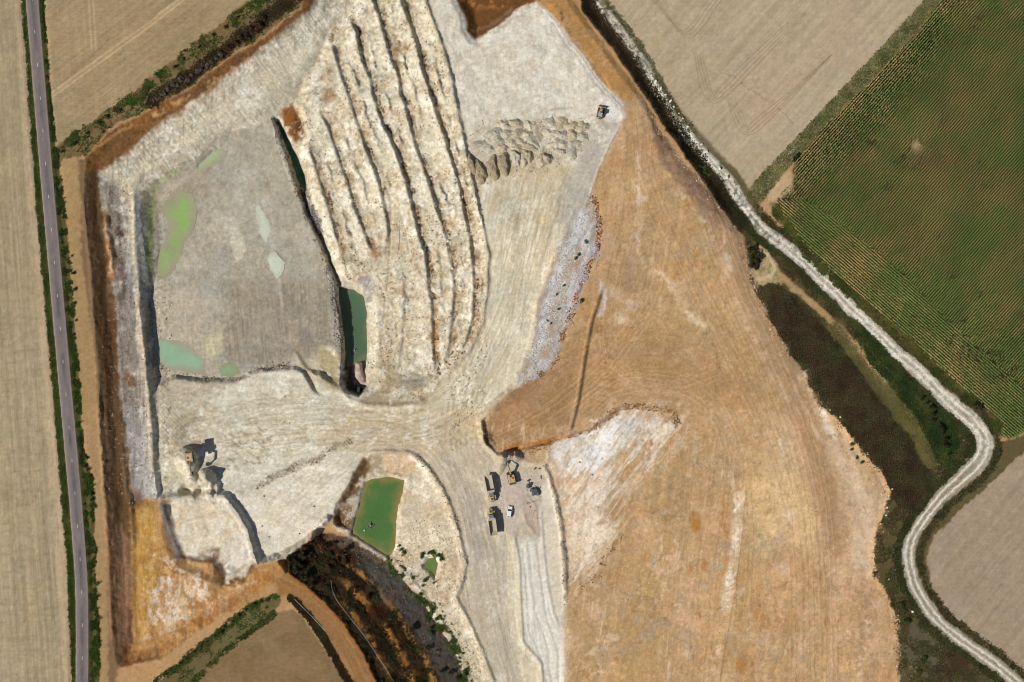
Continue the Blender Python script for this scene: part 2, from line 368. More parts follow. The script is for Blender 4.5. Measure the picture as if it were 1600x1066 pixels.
# roadside: shallow ditches
RDC = smooth_pts([(46, -70), (50.5, 0), (71, 250), (75.5, 300), (93, 500), (97.3, 550), (116.8, 766), (119.5, 800), (123.5, 850), (127.6, 915), (128.6, 1000), (128.2, 1066), (127, 1140)], 4)
D, A, SG, L = line(RDC, 60, 0)
roadD = D; roadA = A; roadSG = SG
Z -= 0.35 * np.clip(1 - np.abs(D - 17) / 5, 0, 1)
Z += 0.10 * sst(16, 11, D)
# west slope steps (brown shelves)
berm([(128, 300), (140, 400), (147, 500), (154, 600), (158, 700), (166, 800), (172, 900), (176, 1000)], 0.5, 5, 1.5)
berm([(160, 330), (170, 390), (174, 430)], 1.3, 8, 2)
berm([(206, 300), (212, 400), (218, 480), (226, 560), (233, 650), (238, 720)], 0.6, 5, 1.5)
berm([(187, 650), (190, 700), (196, 760), (203, 800), (206, 860)], 0.9, 7, 1.5, None, 4)
west_wall = np.clip(M(PIT, 5) - M([(236, 280), (262, 420), (262, 800), (206, 800), (206, 1010), (182, 1035), (400, 930), (700, 700), (700, 0), (400, 100)], 4), 0, 1)
Z += west_wall * 0.35 * an(88, 40, 6, 141, 3) * sst(250, 300, Y)

rough = M([(250, 770), (345, 765), (405, 880), (350, 920), (330, 885), (285, 885), (262, 850)], 8, 4) + .7 * M([(205, 880), (290, 880), (400, 890), (300, 960), (212, 1005)], 12, 4)
Z += rough * (0.9 * nz(16, 145, 5, .6))
# small relief everywhere in the workings
WORK = np.maximum(np.maximum(M(PIT, 6), M(INT, 6)), np.maximum(M(ORANGE, 8), np.maximum(M(BOWL, 3), bench)))
Z += WORK * (0.16 * nz(22, 151, 3) + 0.055 * nz(5, 152, 3) + 0.03 * nz(2.2, 153, 2))
Z += 0.05 * nz(40, 155, 2)
# the pit is shallow for its width
def depth(z):
    return np.where(z < -3.0, -3.0 + (z + 3.0) * 0.6, z)
Z = depth(Z)
# let the ground run out level just beyond the picture
edge = np.minimum(np.minimum(X + MARG, W + MARG - X), np.minimum(Y + MARG, H + MARG - Y))
Z *= sst(2, 34, edge)
# ---------------------------------------------------------------- ground colours (soil, chalk, clay, algae, and some painted slope shade)
KEXP = 1.0
def lin(rgb):
    c = np.array(rgb, np.float32) / 255.0
    return np.where(c <= 0.04045, c / 12.92, ((c + 0.055) / 1.055) ** 2.4).astype(np.float32) * KEXP

C = np.zeros(X.shape + (3,), np.float32)
C[:] = lin((184, 146, 104))
def paint(m, rgb, a=1.0):
    r = np.flatnonzero(m.max(1) > 0); c = np.flatnonzero(m.max(0) > 0)
    if len(r) == 0:
        return
    sl = (slice(r[0], r[-1] + 1), slice(c[0], c[-1] + 1))
    k = (np.clip(m[sl], 0, 1) * np.float32(a))[..., None]
    C[sl] += (lin(rgb) - C[sl]) * k

def P(poly, rgb, soft=3, wob=4, a=1.0, tex=None):
    m = M(poly, soft, wob)
    if tex is not None:
        m = m * tex
    paint(m, rgb, a)
    return m

def LP(pts, rgb, w=1.5, a=0.6, soft=1.2, wob=1.5, tex=None):
    m = LM(pts, w, soft, wob)
    if tex is not None:
        m = m * tex
    paint(m, rgb, a)

n60 = nz(60, 201, 4); n30 = nz(30, 205, 4); n12 = nz(12, 209, 4); n5 = nz(5, 213, 3); n3 = nz(2.6, 217, 2)
patchy = sst(-0.15, 0.25, n12 + 0.4 * n5); patchy2 = sst(-0.1, 0.3, nz(18, 221, 4)); speck = sst(0.28, 0.5, nz(4, 225, 3))
spk2 = sst(0.30, 0.55, nz(3.0, 229, 2))

# --- orange clay ground in the east
stv = an(97, 90, 6, 301, 4, 0.6, 6)            # long scraper streaks, mostly down the picture
sth = an(-8, 70, 4.5, 311, 4, 0.6, 10)         # streaks across
low = sst(640, 760, Y + 40 * n60)
P(ORANGE, (182, 149, 106), 3, 3)
om = M(ORANGE, 3, 3)
paint(om * sst(0.0, 0.5, stv) * low, (204, 172, 128), 0.75)
paint(om * sst(0.0, 0.5, -stv) * low, (174, 141, 97), 0.7)
paint(om * sst(0.05, 0.5, sth) * (1 - low), (168, 134, 92), 0.55)
paint(om * sst(0.1, 0.5, an(100, 60, 5, 315, 4)) * (1 - low), (198, 164, 120), 0.6)
paint(om * sst(0.1, 0.5, n60), (200, 160, 112), 0.5)
paint(om * sst(0.1, 0.45, nz(45, 331, 4)), (205, 176, 138), 0.5)
for (sc, sd_, rgb, a_) in ((48, 791, (208, 174, 136), .45), (36, 795, (200, 166, 112), .4), (50, 799, (170, 146, 114), .45), (26, 803, (184, 142, 96), .4)):
    paint(om * sst(.12, .42, nz(sc, sd_, 4)), rgb, a_)
P([(770, 690), (752, 655), (806, 612), (870, 560), (905, 480), (945, 455), (1000, 500), (1060, 540), (1180, 600), (1190, 640), (1060, 640), (960, 640), (900, 675)], (174, 140, 97), 24, 10, 0.75)
P([(778, 698), (756, 655), (812, 612), (870, 560), (905, 520), (893, 672)], (164, 128, 90), 8, 3, 0.6)
P([(880, 840), (960, 840), (1060, 1000), (1060, 1080), (884, 1080), (884, 960)], (184, 152, 106), 40, 10, 0.75)
P([(1200, 640), (1280, 660), (1380, 780), (1370, 900), (1290, 900), (1200, 780)], (214, 184, 146), 26, 12, 0.75)
P([(1160, 760), (1250, 720), (1290, 800), (1270, 860), (1180, 860)], (222, 190, 140), 24, 14, 0.75)
P([(1230, 590), (1262, 640), (1310, 760), (1330, 860), (1290, 900), (1270, 800), (1240, 680)], (178, 136, 96), 14, 4, 0.6)
P([(1180, 900), (1260, 860), (1280, 920), (1200, 960)], (212, 170, 122), 20, 12, 0.6)
P([(1260, 900), (1400, 940), (1404, 1080), (1280, 1080)], (196, 160, 118), 24, 10, 0.6)
paint(om * sst(0.1, 0.6, an(82, 60, 3, 341, 3)) * sst(1230, 1300, X) * sst(860, 920, Y), (165, 128, 88), 0.5)
P([(1040, 870), (1110, 780), (1150, 760), (1150, 900), (1110, 1066), (1040, 1066)], (202, 165, 122), 22, 10, 0.5)
# pale seams and stains
pal = [(1003, 244), (1000, 290), (994, 334), (990, 385), (1008, 408), (1042, 436), (1062, 461), (1079, 489), (1098, 512)]
LP(pal, (214, 184, 142), 9, 0.75, 8, 12, patchy); LP(pal, (224, 204, 176), 4, 0.7, 4, 12, patchy2)
LP([(1156, 776), (1150, 850), (1140, 912), (1134, 950)], (228, 206, 176), 9, 0.85, 3, 4, patchy2 * .5 + .5)
LP([(1153, 790), (1149, 850), (1144, 905), (1137, 945)], (244, 234, 216), 6, 0.9, 3, 6, sst(-.05, .15, nz(9, 911, 4, .7)))
LP([(1122, 1020), (1112, 1066), (1106, 1090)], (232, 205, 172), 9, 0.6, 5, 6, patchy)
LP([(1128, 780), (1138, 850), (1130, 900)], (178, 118, 68), 4, 0.5, 3, 5)
LP([(1167, 766), (1160, 840), (1152, 910), (1142, 963), (1130, 1040), (1124, 1090)], (150, 110, 72), 0.8, 0.7, .8, 1)
for (x, y, r) in ((1085, 812, 11), (1088, 822, 8), (1103, 885, 6), (1078, 890, 5), (1090, 964, 6), (1042, 966, 4), (1158, 1042, 9), (1178, 1040, 5), (1050, 945, 4), (1180, 960, 7), (962, 1032, 6)):
    m = 1 - sst(0.6, 1.1, np.hypot((X - x + 4 * W1) / r, (Y - y + 4 * W2) / (r * 1.4)))
    paint(m, (176, 122, 62), 0.7)
for (x, y, rx, ry) in ((1006, 834, 3, 12), (1033, 842, 3, 12), (1060, 840, 3, 18), (995, 862, 3, 5), (1000, 744, 9, 7), (1040, 690, 7, 16), (930, 655, 20, 5), (1022, 700, 10, 8), (975, 770, 12, 14), (1358, 1030, 12, 8), (1225, 890, 14, 10), (1275, 640, 5, 16), (1325, 655, 5, 14), (1095, 345, 8, 6), (1222, 700, 8, 24), (1230, 810, 8, 20), (1160, 925, 10, 8), (960, 460, 16, 12), (990, 475, 18, 8), (970, 500, 14, 14), (1130, 395, 4, 24), (1065, 300, 20, 12)):
    m = (1 - sst(0.3, 1.15, np.hypot((X - x + 9 * W1) / rx, (Y - y + 9 * W2) / ry))) * (0.5 + 0.5 * patchy)
    paint(m, (222, 205, 182), 0.6)
for pts in ([(1002, 800), (1030, 804), (1068, 808)], [(968, 922), (985, 930), (1035, 936)], [(986, 956), (1033, 968)], [(1100, 950), (1143, 952)], [(1060, 305), (1090, 340)], [(1100, 560), (1125, 615)], [(1108, 510), (1130, 600)]):
    LP(pts, (140, 98, 60), 0.8, 0.55, .8, 5)
# herringbone scrape marks
m = M([(925, 500), (965, 520), (962, 650), (915, 650)], 8, 4)
paint(m * sst(0.1, 0.5, an(20, 22, 3.5, 351, 2)), (150, 108, 68), 0.55)
# chalky clay by the white scoop
WH = [(880, 684), (921, 676), (945, 658), (975, 648), (1000, 640), (1035, 645), (1045, 665), (1010, 690), (975, 712), (955, 760), (945, 800), (940, 850), (900, 900), (886, 880), (876, 820), (866, 770), (850, 735), (860, 712)]
P(WH, (220, 202, 172), 14, 9, 0.95, 0.6 + 0.4 * patchy2)
P([(880, 690), (921, 680), (955, 660), (985, 650), (1000, 665), (975, 690), (945, 715), (925, 740), (880, 730), (862, 718)], (234, 229, 213), 12, 8, 0.95)
P([(866, 745), (905, 735), (950, 740), (945, 790), (900, 800), (880, 800)], (228, 208, 182), 14, 6, 0.8)
WH2 = [(860, 700), (905, 680), (960, 648), (1005, 636), (1062, 645), (1066, 680), (1030, 720), (985, 760), (962, 830), (930, 890), (893, 930), (884, 850), (868, 770), (852, 730)]
wst = an(-52, 34, 5, 357, 4, .6)
paint(M(WH2, 26, 16) * sst(-.12, .22, wst), (232, 222, 202), .8)
paint(M([(862, 700), (905, 682), (950, 660), (990, 646), (1000, 668), (960, 705), (925, 745), (880, 740)], 12, 12) * sst(-.3, .1, wst), (238, 238, 230), .85)
paint(M(WH2, 22, 12) * sst(.12, .45, an(-55, 26, 3.4, 359, 3)), (182, 148, 106), 0.55)
P([(895, 800), (940, 780), (955, 830), (930, 870), (890, 900), (884, 850)], (226, 210, 184), 14, 10, 0.85)
LP([(893, 680), (921, 674), (941, 658), (969, 641), (997, 634), (1025, 637), (1056, 644), (1057, 662)], (122, 86, 54), 3.4, 0.8, 2.5, 4, patchy * .6 + .4)
LP([(941, 450), (933, 475), (924, 503), (915, 550), (904, 621), (890, 680)], (112, 86, 62), 2.0, 0.8, 1.5, 1)
LP([(941, 447), (945, 470), (938, 490)], (222, 216, 212), 4, 0.6, 4, 5)
LP([(969, 834), (949, 879), (913, 918), (893, 952)], (140, 104, 70), 2.0, 0.6, 2, 4, patchy)
LP([(960, 835), (945, 862), (920, 900)], (150, 112, 80), 4, 0.5, 3, 6, speck)
# bank over the excavator
P([(775, 700), (800, 692), (840, 688), (890, 676), (893, 684), (860, 694), (820, 702), (780, 712)], (168, 112, 50), 3, 3, 0.9)
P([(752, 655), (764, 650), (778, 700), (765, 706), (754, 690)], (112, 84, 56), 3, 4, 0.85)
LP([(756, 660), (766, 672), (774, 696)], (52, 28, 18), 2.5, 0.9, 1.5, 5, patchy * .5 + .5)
# greyish weedy belt under the ditch
GB = [(1016, 180), (1030, 205), (1052, 236), (1080, 265), (1110, 305), (1140, 345), (1120, 362), (1108, 350), (1085, 322), (1060, 285), (1040, 262), (1025, 235)]
P(GB, (140, 116, 94), 5, 6, 0.9); P(GB, (116, 90, 70), 5, 6, 0.6, patchy)
P([(1110, 360), (1150, 350), (1166, 400), (1185, 460), (1215, 530), (1205, 530), (1170, 470), (1140, 420)], (170, 134, 94), 6, 4, 0.7)
LP([(1125, 365), (1133, 410), (1145, 450), (1165, 500), (1190, 545), (1215, 600), (1240, 640)], (206, 180, 150), 4, 0.55, 4, 5, patchy)
LP([(920, -20), (940, 22), (975, 70), (1003, 112), (1020, 150)], (112, 66, 34), 8, 0.75, 5, 4, patchy * .7 + .3)
P([(848, 5), (866, -10), (896, -10), (921, 37), (946, 73), (969, 104), (1000, 146), (975, 160), (940, 128), (905, 80), (880, 45)], (176, 134, 80), 4, 3, 0.85)
LP([(858, 8), (885, 45), (905, 78), (922, 100), (945, 128), (955, 145)], (205, 152, 84), 4, 0.8, 2.5, 3, patchy * .6 + .4)
LP([(876, 20), (892, 55), (908, 84), (928, 106), (945, 132)], (92, 74, 58), 2.6, 0.75, 2, 3, patchy * .7 + .3)  # dark line: shade of the drop beside the white platform, painted in

# --- north and west walls
brown_n = M(PIT, 3, 3)
inner = M(PIT2, 4, 4)
paint(brown_n * sst(760, 700, X), (122, 88, 54))
paint(brown_n * (1 - inner) * sst(0, 0.4, n30) * sst(700, 600, X), (152, 104, 56), 0.75)
paint(brown_n * (1 - inner) * sst(0.1, .4, n12) * sst(700, 600, X), (104, 72, 44), 0.7)
chalk_reg = inner * sst(690, 640, X) * sst(800, 760, Y + 10 * n12)
paint(chalk_reg, (202, 192, 168))
paint(chalk_reg * sst(0.0, 0.5, an(52, 30, 3, 551, 3)) * sst(300, 260, Y), (178, 168, 146), 0.6)
paint(chalk_reg * sst(0.1, 0.5, nz(24, 555, 4)) * sst(300, 260, Y), (220, 208, 184), 0.7)
LP([(196, 238), (240, 198), (300, 162), (350, 122), (420, 76)], (150, 104, 62), 5, 0.55, 4, 6, patchy)
LP([(240, 180), (300, 148), (345, 118), (380, 92)], (206, 164, 112), 3.5, 0.75, 3, 5, patchy)
LP([(140, 238), (175, 212), (205, 196)], (200, 150, 92), 2.5, 0.6, 2, 4)
LP([(230, 262), (290, 222), (345, 190), (400, 166), (430, 150)], (218, 206, 180), 6, 0.5, 4, 3)
LP([(222, 300), (246, 278), (281, 257), (312, 240), (352, 206)], (140, 126, 106), 4, 0.55, 3, 3)
# west wall, from the field inwards
wy_ = Y
def strip(pts_l, pts_r, rgb, a=1.0, soft=3, wob=3, tex=None):
    return P(list(pts_l) + list(pts_r)[::-1], rgb, soft, wob, a, tex)
strip([(100, 250), (108, 400), (117, 540), (129, 650), (146, 750), (149, 830), (148, 1000), (150, 1130)], [(121, 248), (128, 400), (145, 540), (154, 650), (160, 750), (166, 830), (168, 1000), (172, 1130)], (168, 138, 96), 1, 3, 2)
strip([(104, 300), (110, 400), (118, 480)], [(116, 300), (124, 400), (130, 480)], (168, 142, 92), .7, 4, 4, patchy)
strip([(121, 248), (128, 400), (145, 540), (154, 650), (160, 750), (166, 830), (168, 1000), (172, 1130)], [(134, 250), (148, 400), (157, 540), (180, 650), (183, 750), (190, 830), (190, 1000), (180, 1130)], (128, 102, 74), 1, 3, 3)
strip([(134, 270), (146, 400), (152, 500), (160, 600), (172, 720), (176, 800)], [(152, 272), (165, 400), (180, 500), (186, 600), (190, 720), (202, 860)], (92, 70, 46), 0.9, 4, 4)
strip([(154, 500), (156, 560), (160, 600)], [(184, 500), (182, 560), (180, 620)], (98, 66, 42), 0.85, 4, 5, patchy * .5 + .5)
strip([(152, 275), (166, 330), (172, 420), (184, 500), (184, 560), (186, 640)], [(195, 300), (200, 380), (206, 450), (214, 560), (222, 640), (226, 700)], (162, 150, 138), .95, 5, 5)
strip([(160, 330), (166, 400), (172, 480)], [(190, 330), (194, 400), (196, 480)], (122, 104, 88), .75, 5, 6, patchy)
strip([(190, 380), (196, 440), (202, 500)], [(204, 380), (210, 440), (216, 500)], (182, 178, 170), .7, 4, 3)
strip([(190, 640), (198, 700), (204, 760), (206, 785)], [(228, 640), (236, 700), (240, 760), (242, 785)], (186, 180, 172), .95, 4, 4)
LP([(164, 332), (169, 370), (172, 400), (174, 430)], (190, 134, 78), 5, 0.9, 3, 3, patchy * .4 + .6)
LP([(172, 405), (174, 425)], (222, 190, 150), 3, 0.7, 2, 3)
LP([(182, 362), (186, 368)], (70, 46, 30), 5, 0.7, 3, 4)
LP([(199, 296), (203, 340), (207, 380), (209, 410)], (218, 200, 168), 4, 0.85, 2, 1.5)
LP([(211, 450), (215, 500), (221, 560), (228, 640), (233, 700), (236, 740)], (216, 198, 172), 4.5, 0.8, 2, 2)
LP([(214, 310), (218, 400), (226, 470)], (176, 174, 168), 7, 0.9, 3, 1.5); LP([(229, 480), (231, 540), (232, 570)], (140, 136, 130), 6, 0.9, 3, 1.5)  # second line paints the shade at the wall foot grey
LP([(236, 640), (238, 700)], (140, 134, 126), 3, 0.7, 2, 1)  # thin grey line stands in for the shadow under the wall
LP([(199, 590), (203, 600)], (150, 96, 40), 6, 0.7, 3, 4)
strip([(186, 690), (190, 720), (196, 790)], [(196, 690), (201, 760), (204, 850)], (88, 68, 50), .85, 3, 3)  # dark strip carries the shade of the east-facing slope in its colour
LP([(192, 665), (197, 700), (201, 760), (204, 780)], (208, 164, 112), 2.5, 0.8, 2, 2)
strip([(166, 790), (168, 900), (172, 1010)], [(204, 850), (206, 940), (208, 1010)], (146, 112, 82), .85, 4, 4)
strip([(167, 780), (170, 840)], [(176, 780), (180, 850)], (112, 88, 68), .7, 3, 3)
strip([(196, 950), (198, 1006)], [(208, 950), (210, 1010)], (104, 72, 56), .85, 3, 2)
paint(west_wall * sst(0.1, 0.5, an(91, 50, 3.2, 561, 3)), (94, 68, 46), 0.35)

# --- chalk floor and haul roads
BASE = P(INT, (200, 184, 152), 2.5, 2)
P([(664, -70), (712, -70), (721, 17), (726, 45), (738, 65), (746, 68), (766, 48), (800, 25), (837, 7), (870, 37), (907, 87), (941, 135), (972, 163), (976, 183), (952, 225), (930, 270), (860, 250), (740, 250), (715, 174), (690, 70)], (222, 213, 194), 12, 3)
nef = M([(664, -70), (976, -70), (976, 190), (930, 260), (740, 230)], 20, 5) * M(INT, 2, 1)
paint(nef * sst(0.0, 0.4, n30), (226, 219, 203), 0.6); paint(nef * sst(0.0, 0.35, nz(20, 913, 5, .7)), (206, 193, 170), 0.6)
paint(nef * sst(0.1, 0.5, an(88, 60, 3, 401, 3)), (196, 186, 168), 0.45)
LP([(851, 18), (870, 38), (887, 63), (907, 88), (921, 111), (941, 136), (958, 153), (972, 164), (974, 183)], (236, 230, 218), 3.5, 0.8, 2.5, 2)
LP([(720, 10), (726, 44), (738, 64), (746, 67), (766, 47), (800, 24), (817, 10)], (235, 226, 208), 3, 0.7, 2, 2)
# lower part of the haul slope
HL = [(735, 270), (925, 290), (900, 345), (860, 410), (838, 470), (830, 540), (800, 605), (750, 650), (680, 640), (700, 600), (752, 530), (765, 450), (762, 380)]
P(HL, (211, 201, 175), 16, 6)
hm = M(HL, 10, 6)
paint(hm * sst(0.0, 0.5, an(96, 60, 5, 411, 4)), (222, 214, 194), 0.6)
paint(hm * sst(0.05, 0.5, an(98, 40, 3, 415, 3)) * sst(520, 400, Y), (176, 160, 124), 0.5)
P([(740, 285), (900, 285), (890, 330), (845, 370), (770, 340)], (190, 172, 136), 18, 10, 0.6, patchy2)
# grey ramp from the tip
RAMP = [(938, 175), (968, 195), (950, 228), (932, 270), (924, 292), (907, 332), (886, 352), (864, 348), (884, 282), (910, 232), (926, 195)]
P(RAMP, (192, 183, 168), 5, 2, 0.95)
paint(M(RAMP, 4, 1) * sst(0.1, 0.5, an(117, 70, 2.6, 421, 3)), (172, 163, 146), 0.5)
P([(935, 150), (960, 155), (974, 170), (972, 186), (950, 190), (940, 180)], (232, 228, 220), 6, 4, 0.8)
# rocky blue grey strip on the east side
BK = [(922, 302), (934, 340), (940, 380), (938, 398), (922, 424), (905, 470), (885, 520), (866, 558), (842, 588), (815, 606), (806, 600), (822, 560), (834, 520), (842, 466), (862, 415), (886, 356), (908, 325)]
P(BK, (188, 182, 174), 5, 8)
paint(M(BK, 5, 8) * sst(.0, .4, an(113, 40, 3.4, 433, 3)), (214, 212, 206), .7); paint(M(BK, 5, 8) * sst(.05, .45, an(113, 30, 4, 435, 3)), (150, 138, 124), .6)
paint(M(BK, 4, 6) * sst(-.1, .3, nz(14, 431, 4)), (170, 150, 124), 0.75)
LP([(912, 330), (890, 385), (868, 430), (856, 480), (846, 520), (838, 560)], (206, 208, 210), 7, 0.85, 4, 5, patchy * .5 + .5)
LP([(934, 380), (915, 425), (900, 460), (886, 500), (872, 540), (858, 565), (835, 590)], (176, 178, 192), 6, 0.85, 4, 4, patchy * .5 + .5)
LP([(926, 310), (936, 350), (934, 390), (920, 420), (905, 455), (890, 500), (876, 540), (868, 558)], (134, 92, 58), 3.5, 0.75, 2.5, 5, patchy * .7 + .3)
LP([(925, 300), (932, 335)], (120, 62, 40), 4, 0.6, 3, 4, speck)
P([(800, 612), (815, 605), (842, 590), (866, 562), (850, 600), (820, 622), (780, 640), (762, 642)], (160, 124, 88), 4, 5, 0.9)
P([(760, 640), (790, 618), (815, 606), (806, 622), (775, 645)], (120, 104, 84), 3, 5, 0.7, patchy)
# junction and western fan, flow of wheel tracks
JW = [(236, 600), (270, 588), (330, 596), (400, 578), (470, 575), (530, 616), (600, 640), (660, 632), (700, 640), (680, 700), (600, 706), (545, 744), (510, 812), (440, 876), (402, 884), (366, 797), (340, 775), (240, 780)]
P(JW, (215, 209, 188), 10, 4)
jm = M(JW, 8, 4)
fan = [an(a, 70, 4, 500 + i, 3) for i, a in enumerate((-28, -12, 4))]
fm = np.where(Y > 740, fan[0], np.where(Y > 680, fan[1], fan[2]))
paint(jm * sst(0.05, 0.5, fm), (188, 174, 146), 0.55)
paint(jm * sst(0.05, 0.5, -fm), (222, 212, 192), 0.55)
paint(jm * sst(0.0, 0.4, nz(34, 543, 5, .65)), (184, 172, 142), 0.6); paint(jm * sst(0.05, 0.4, nz(24, 547, 5, .65)), (220, 210, 188), 0.6)
P([(238, 610), (300, 600), (330, 640), (310, 690), (262, 720), (240, 700)], (180, 164, 134), 16, 10, .6)
P([(270, 660), (300, 650), (320, 690), (300, 715), (280, 700)], (150, 134, 108), 12, 8, .5)
paint(M([(330, 680), (410, 660), (420, 720), (345, 740)], 10, 8) * sst(.22, .42, an(38, 9, 2.6, 549, 2)), (128, 110, 80), .8)
P([(400, 762), (548, 692), (560, 705), (515, 810), (440, 876), (402, 884), (366, 797), (345, 775)], (222, 211, 188), 10, 5, 0.85)
paint(M([(400, 762), (548, 692), (560, 705), (515, 810), (440, 876), (402, 884), (366, 797), (345, 775)], 6, 5) * sst(0.0, .4, an(-30, 60, 3.2, 511, 3)), (232, 222, 206), 0.6)
P([(520, 640), (600, 642), (690, 636), (760, 640), (752, 690), (690, 720), (640, 704), (560, 705), (500, 690)], (199, 178, 142), 16, 6, 0.9)
Dj, Aj, SGj, Lj = line(smooth_pts([(300, 690), (450, 660), (560, 655), (640, 658), (700, 632), (750, 570), (790, 480), (820, 380), (850, 280)], 4), 90, 2)
rut = fbm(SGj * Dj / 3.2, Aj / 90, 521, 3)
rutm = M(INT, 3, 1) * sst(70, 30, Dj)
paint(rutm * sst(0.1, 0.5, rut), (180, 160, 122), 0.45); paint(rutm * sst(0.1, 0.5, -rut), (214, 200, 168), 0.45)
Dk, Ak, SGk, Lk = line(smooth_pts([(560, 650), (660, 672), (716, 730), (752, 820), (775, 920), (812, 1090)], 4), 90, 2)
rut2 = fbm(SGk * Dk / 3.2, Ak / 80, 525, 3)
rm2 = M(INT, 3, 1) * sst(75, 35, Dk) * sst(650, 720, Y)
P([(690, 720), (752, 692), (800, 720), (850, 735), (872, 790), (884, 880), (884, 1080), (772, 1080), (755, 1025), (728, 963), (716, 935), (728, 900), (722, 842)], (196, 182, 158), 14, 4, 0.95)
paint(rm2 * sst(0.05, 0.5, rut2), (166, 154, 138), 0.5); paint(rm2 * sst(0.05, 0.5, -rut2), (210, 198, 178), 0.5)
P([(714, 740), (752, 780), (764, 840), (760, 880), (735, 880), (726, 830)], (178, 168, 156), 12, 5, 0.7)
P([(700, 740), (735, 760), (760, 830), (745, 900), (730, 860)], (172, 162, 152), 10, 5, 0.45, patchy)
P([(775, 745), (830, 740), (838, 800), (800, 836), (775, 830)], (202, 186, 172), 10, 5, 0.7)
P([(806, 850), (840, 840), (858, 930), (876, 985), (884, 1080), (852, 1080), (845, 1036), (818, 1005), (814, 930)], (227, 222, 206), 9, 5, 0.9)
paint(M([(806, 850), (840, 840), (858, 930), (876, 985), (884, 1080), (852, 1080), (845, 1036), (818, 1005), (814, 930)], 4, 2) * sst(.1, .5, an(84, 60, 3, 531, 3)), (196, 190, 180), .6)
P([(846, 760), (858, 745), (868, 780), (876, 840), (884, 930), (876, 980), (862, 955), (852, 900), (848, 840)], (226, 214, 192), 3, 2, 0.9)
P([(790, 830), (803, 840), (811, 880), (813, 940), (817, 1005), (845, 1036), (851, 1080), (818, 1080), (800, 1010), (792, 930)], (222, 208, 178), 4, 3, 0.85)
LP([(845, 794), (848, 850), (856, 921), (865, 962), (878, 985)], (214, 208, 200), 2.5, .6, 1.5, 1)
P([(812, 776), (822, 773), (838, 795), (846, 838), (836, 842), (820, 818)], (184, 166, 148), 5, 3, 0.8)
LP([(853, 731), (860, 748), (869, 776), (877, 820), (884, 880), (884, 935)], (148, 132, 108), 3, 0.7, 2, 2)
LP([(880, 850), (884, 880), (884, 935)], (110, 116, 112), 3, 0.8, 2, 2, patchy)
P([(780, 714), (800, 704), (822, 706), (826, 718), (812, 728), (790, 728)], (166, 160, 146), 4, 4, 0.9)
P([(772, 712), (782, 708), (786, 740), (776, 742)], (192, 178, 150), 4, 4, 0.8)
# brown stains and litter on the fan
for (x, y, rx, ry) in ((418, 688, 12, 9), (436, 660, 8, 6), (412, 676, 8, 6), (402, 712, 4, 6), (282, 755, 6, 10), (505, 690, 4, 3)):
    m = (1 - sst(0.4, 1.1, np.hypot((X - x + 6 * W1) / rx, (Y - y + 6 * W2) / ry))) * sst(-.1, .3, an(-35, 14, 3, 541, 2))
    paint(m, (150, 116, 70), 0.8)
LP([(400, 762), (442, 739), (485, 722), (527, 697), (545, 691)], (150, 134, 114), 4.5, 0.75, 3, 5, patchy * .6 + .4)
LP([(330, 792), (400, 764)], (168, 158, 146), 6, 0.6, 4, 5, patchy)

for pts in ([(824, 850), (830, 900), (836, 960), (856, 1020), (862, 1080)], [(838, 850), (844, 900), (852, 960), (870, 1020), (874, 1080)], [(816, 860), (822, 930), (826, 990), (846, 1030), (856, 1080)]):
    LP(pts, (178, 170, 156), 1.3, .6, 1.2, 2); LP([(x + 4, y) for x, y in pts], (236, 232, 222), 1.5, .6, 1.2, 2)
P([(755, 78), (775, 74), (778, 92), (762, 96)], (192, 172, 146), 6, 5, .5, patchy)
for pts in ([(700, 60), (740, 150), (760, 190)], [(760, 100), (850, 140), (930, 170)], [(850, 40), (880, 110), (935, 165)]):
    LP(smooth_pts(pts, 4), (200, 190, 172), 1.2, .5, 1.2, 2); LP(smooth_pts([(x + 8, y) for x, y in pts], 4), (200, 190, 172), 1.2, .5, 1.2, 2)
# --- fill notch, top edge
P([(712, -70), (715, 0), (724, 20), (730, 48), (742, 64), (766, 47), (800, 24), (815, 9), (845, 2), (860, -70)], (112, 76, 42), 3, 3)
P([(716, -20), (770, -20), (790, 6), (750, 12), (724, 14)], (178, 116, 62), 8, 8, 0.9, patchy)
LP([(740, 48), (765, 38), (800, 14)], (150, 122, 90), 3, 0.6, 3, 4)

# --- grey pit floor
FM = P(FLOOR, (176, 168, 148), 3, 2)
paint(FM * sst(0, .4, n60), (168, 165, 152), 0.7)
paint(FM * sst(0.05, .5, an(80, 60, 4, 571, 4)), (160, 148, 130), 0.45)
paint(FM * sst(0.05, .45, nz(40, 575, 4)), (192, 184, 168), 0.6)
P([(345, 440), (520, 440), (526, 540), (460, 562), (400, 572), (350, 560)], (158, 146, 126), 16, 8, 0.7)
paint(M([(345, 440), (520, 440), (526, 540), (460, 562), (400, 572), (350, 560)], 10, 8) * sst(0, .4, an(85, 50, 2.6, 581, 3)), (138, 126, 108), 0.6)
P([(420, 440), (470, 480), (500, 540), (440, 560), (420, 520)], (140, 132, 120), 16, 8, 0.5, patchy2)
P([(310, 525), (345, 520), (348, 545), (330, 558), (312, 545)], (206, 196, 160), 4, 8, 0.7)
P([(240, 455), (300, 440), (330, 500), (300, 530), (240, 525)], (198, 182, 158), 16, 8, 0.6)
P([(225, 300), (246, 280), (290, 262), (330, 262), (320, 300), (255, 310), (240, 370), (240, 430), (230, 430)], (164, 150, 126), 8, 6, 0.6)
LP([(236, 300), (232, 340), (230, 400), (230, 425)], (156, 168, 96), 4.5, 0.7, 3, 2)
LP([(236, 296), (250, 280), (275, 268)], (176, 190, 130), 3.5, 0.6, 3, 2)
P([(236, 300), (254, 278), (284, 268), (300, 270), (260, 300), (250, 318)], (192, 180, 160), 4, 5, 0.6)
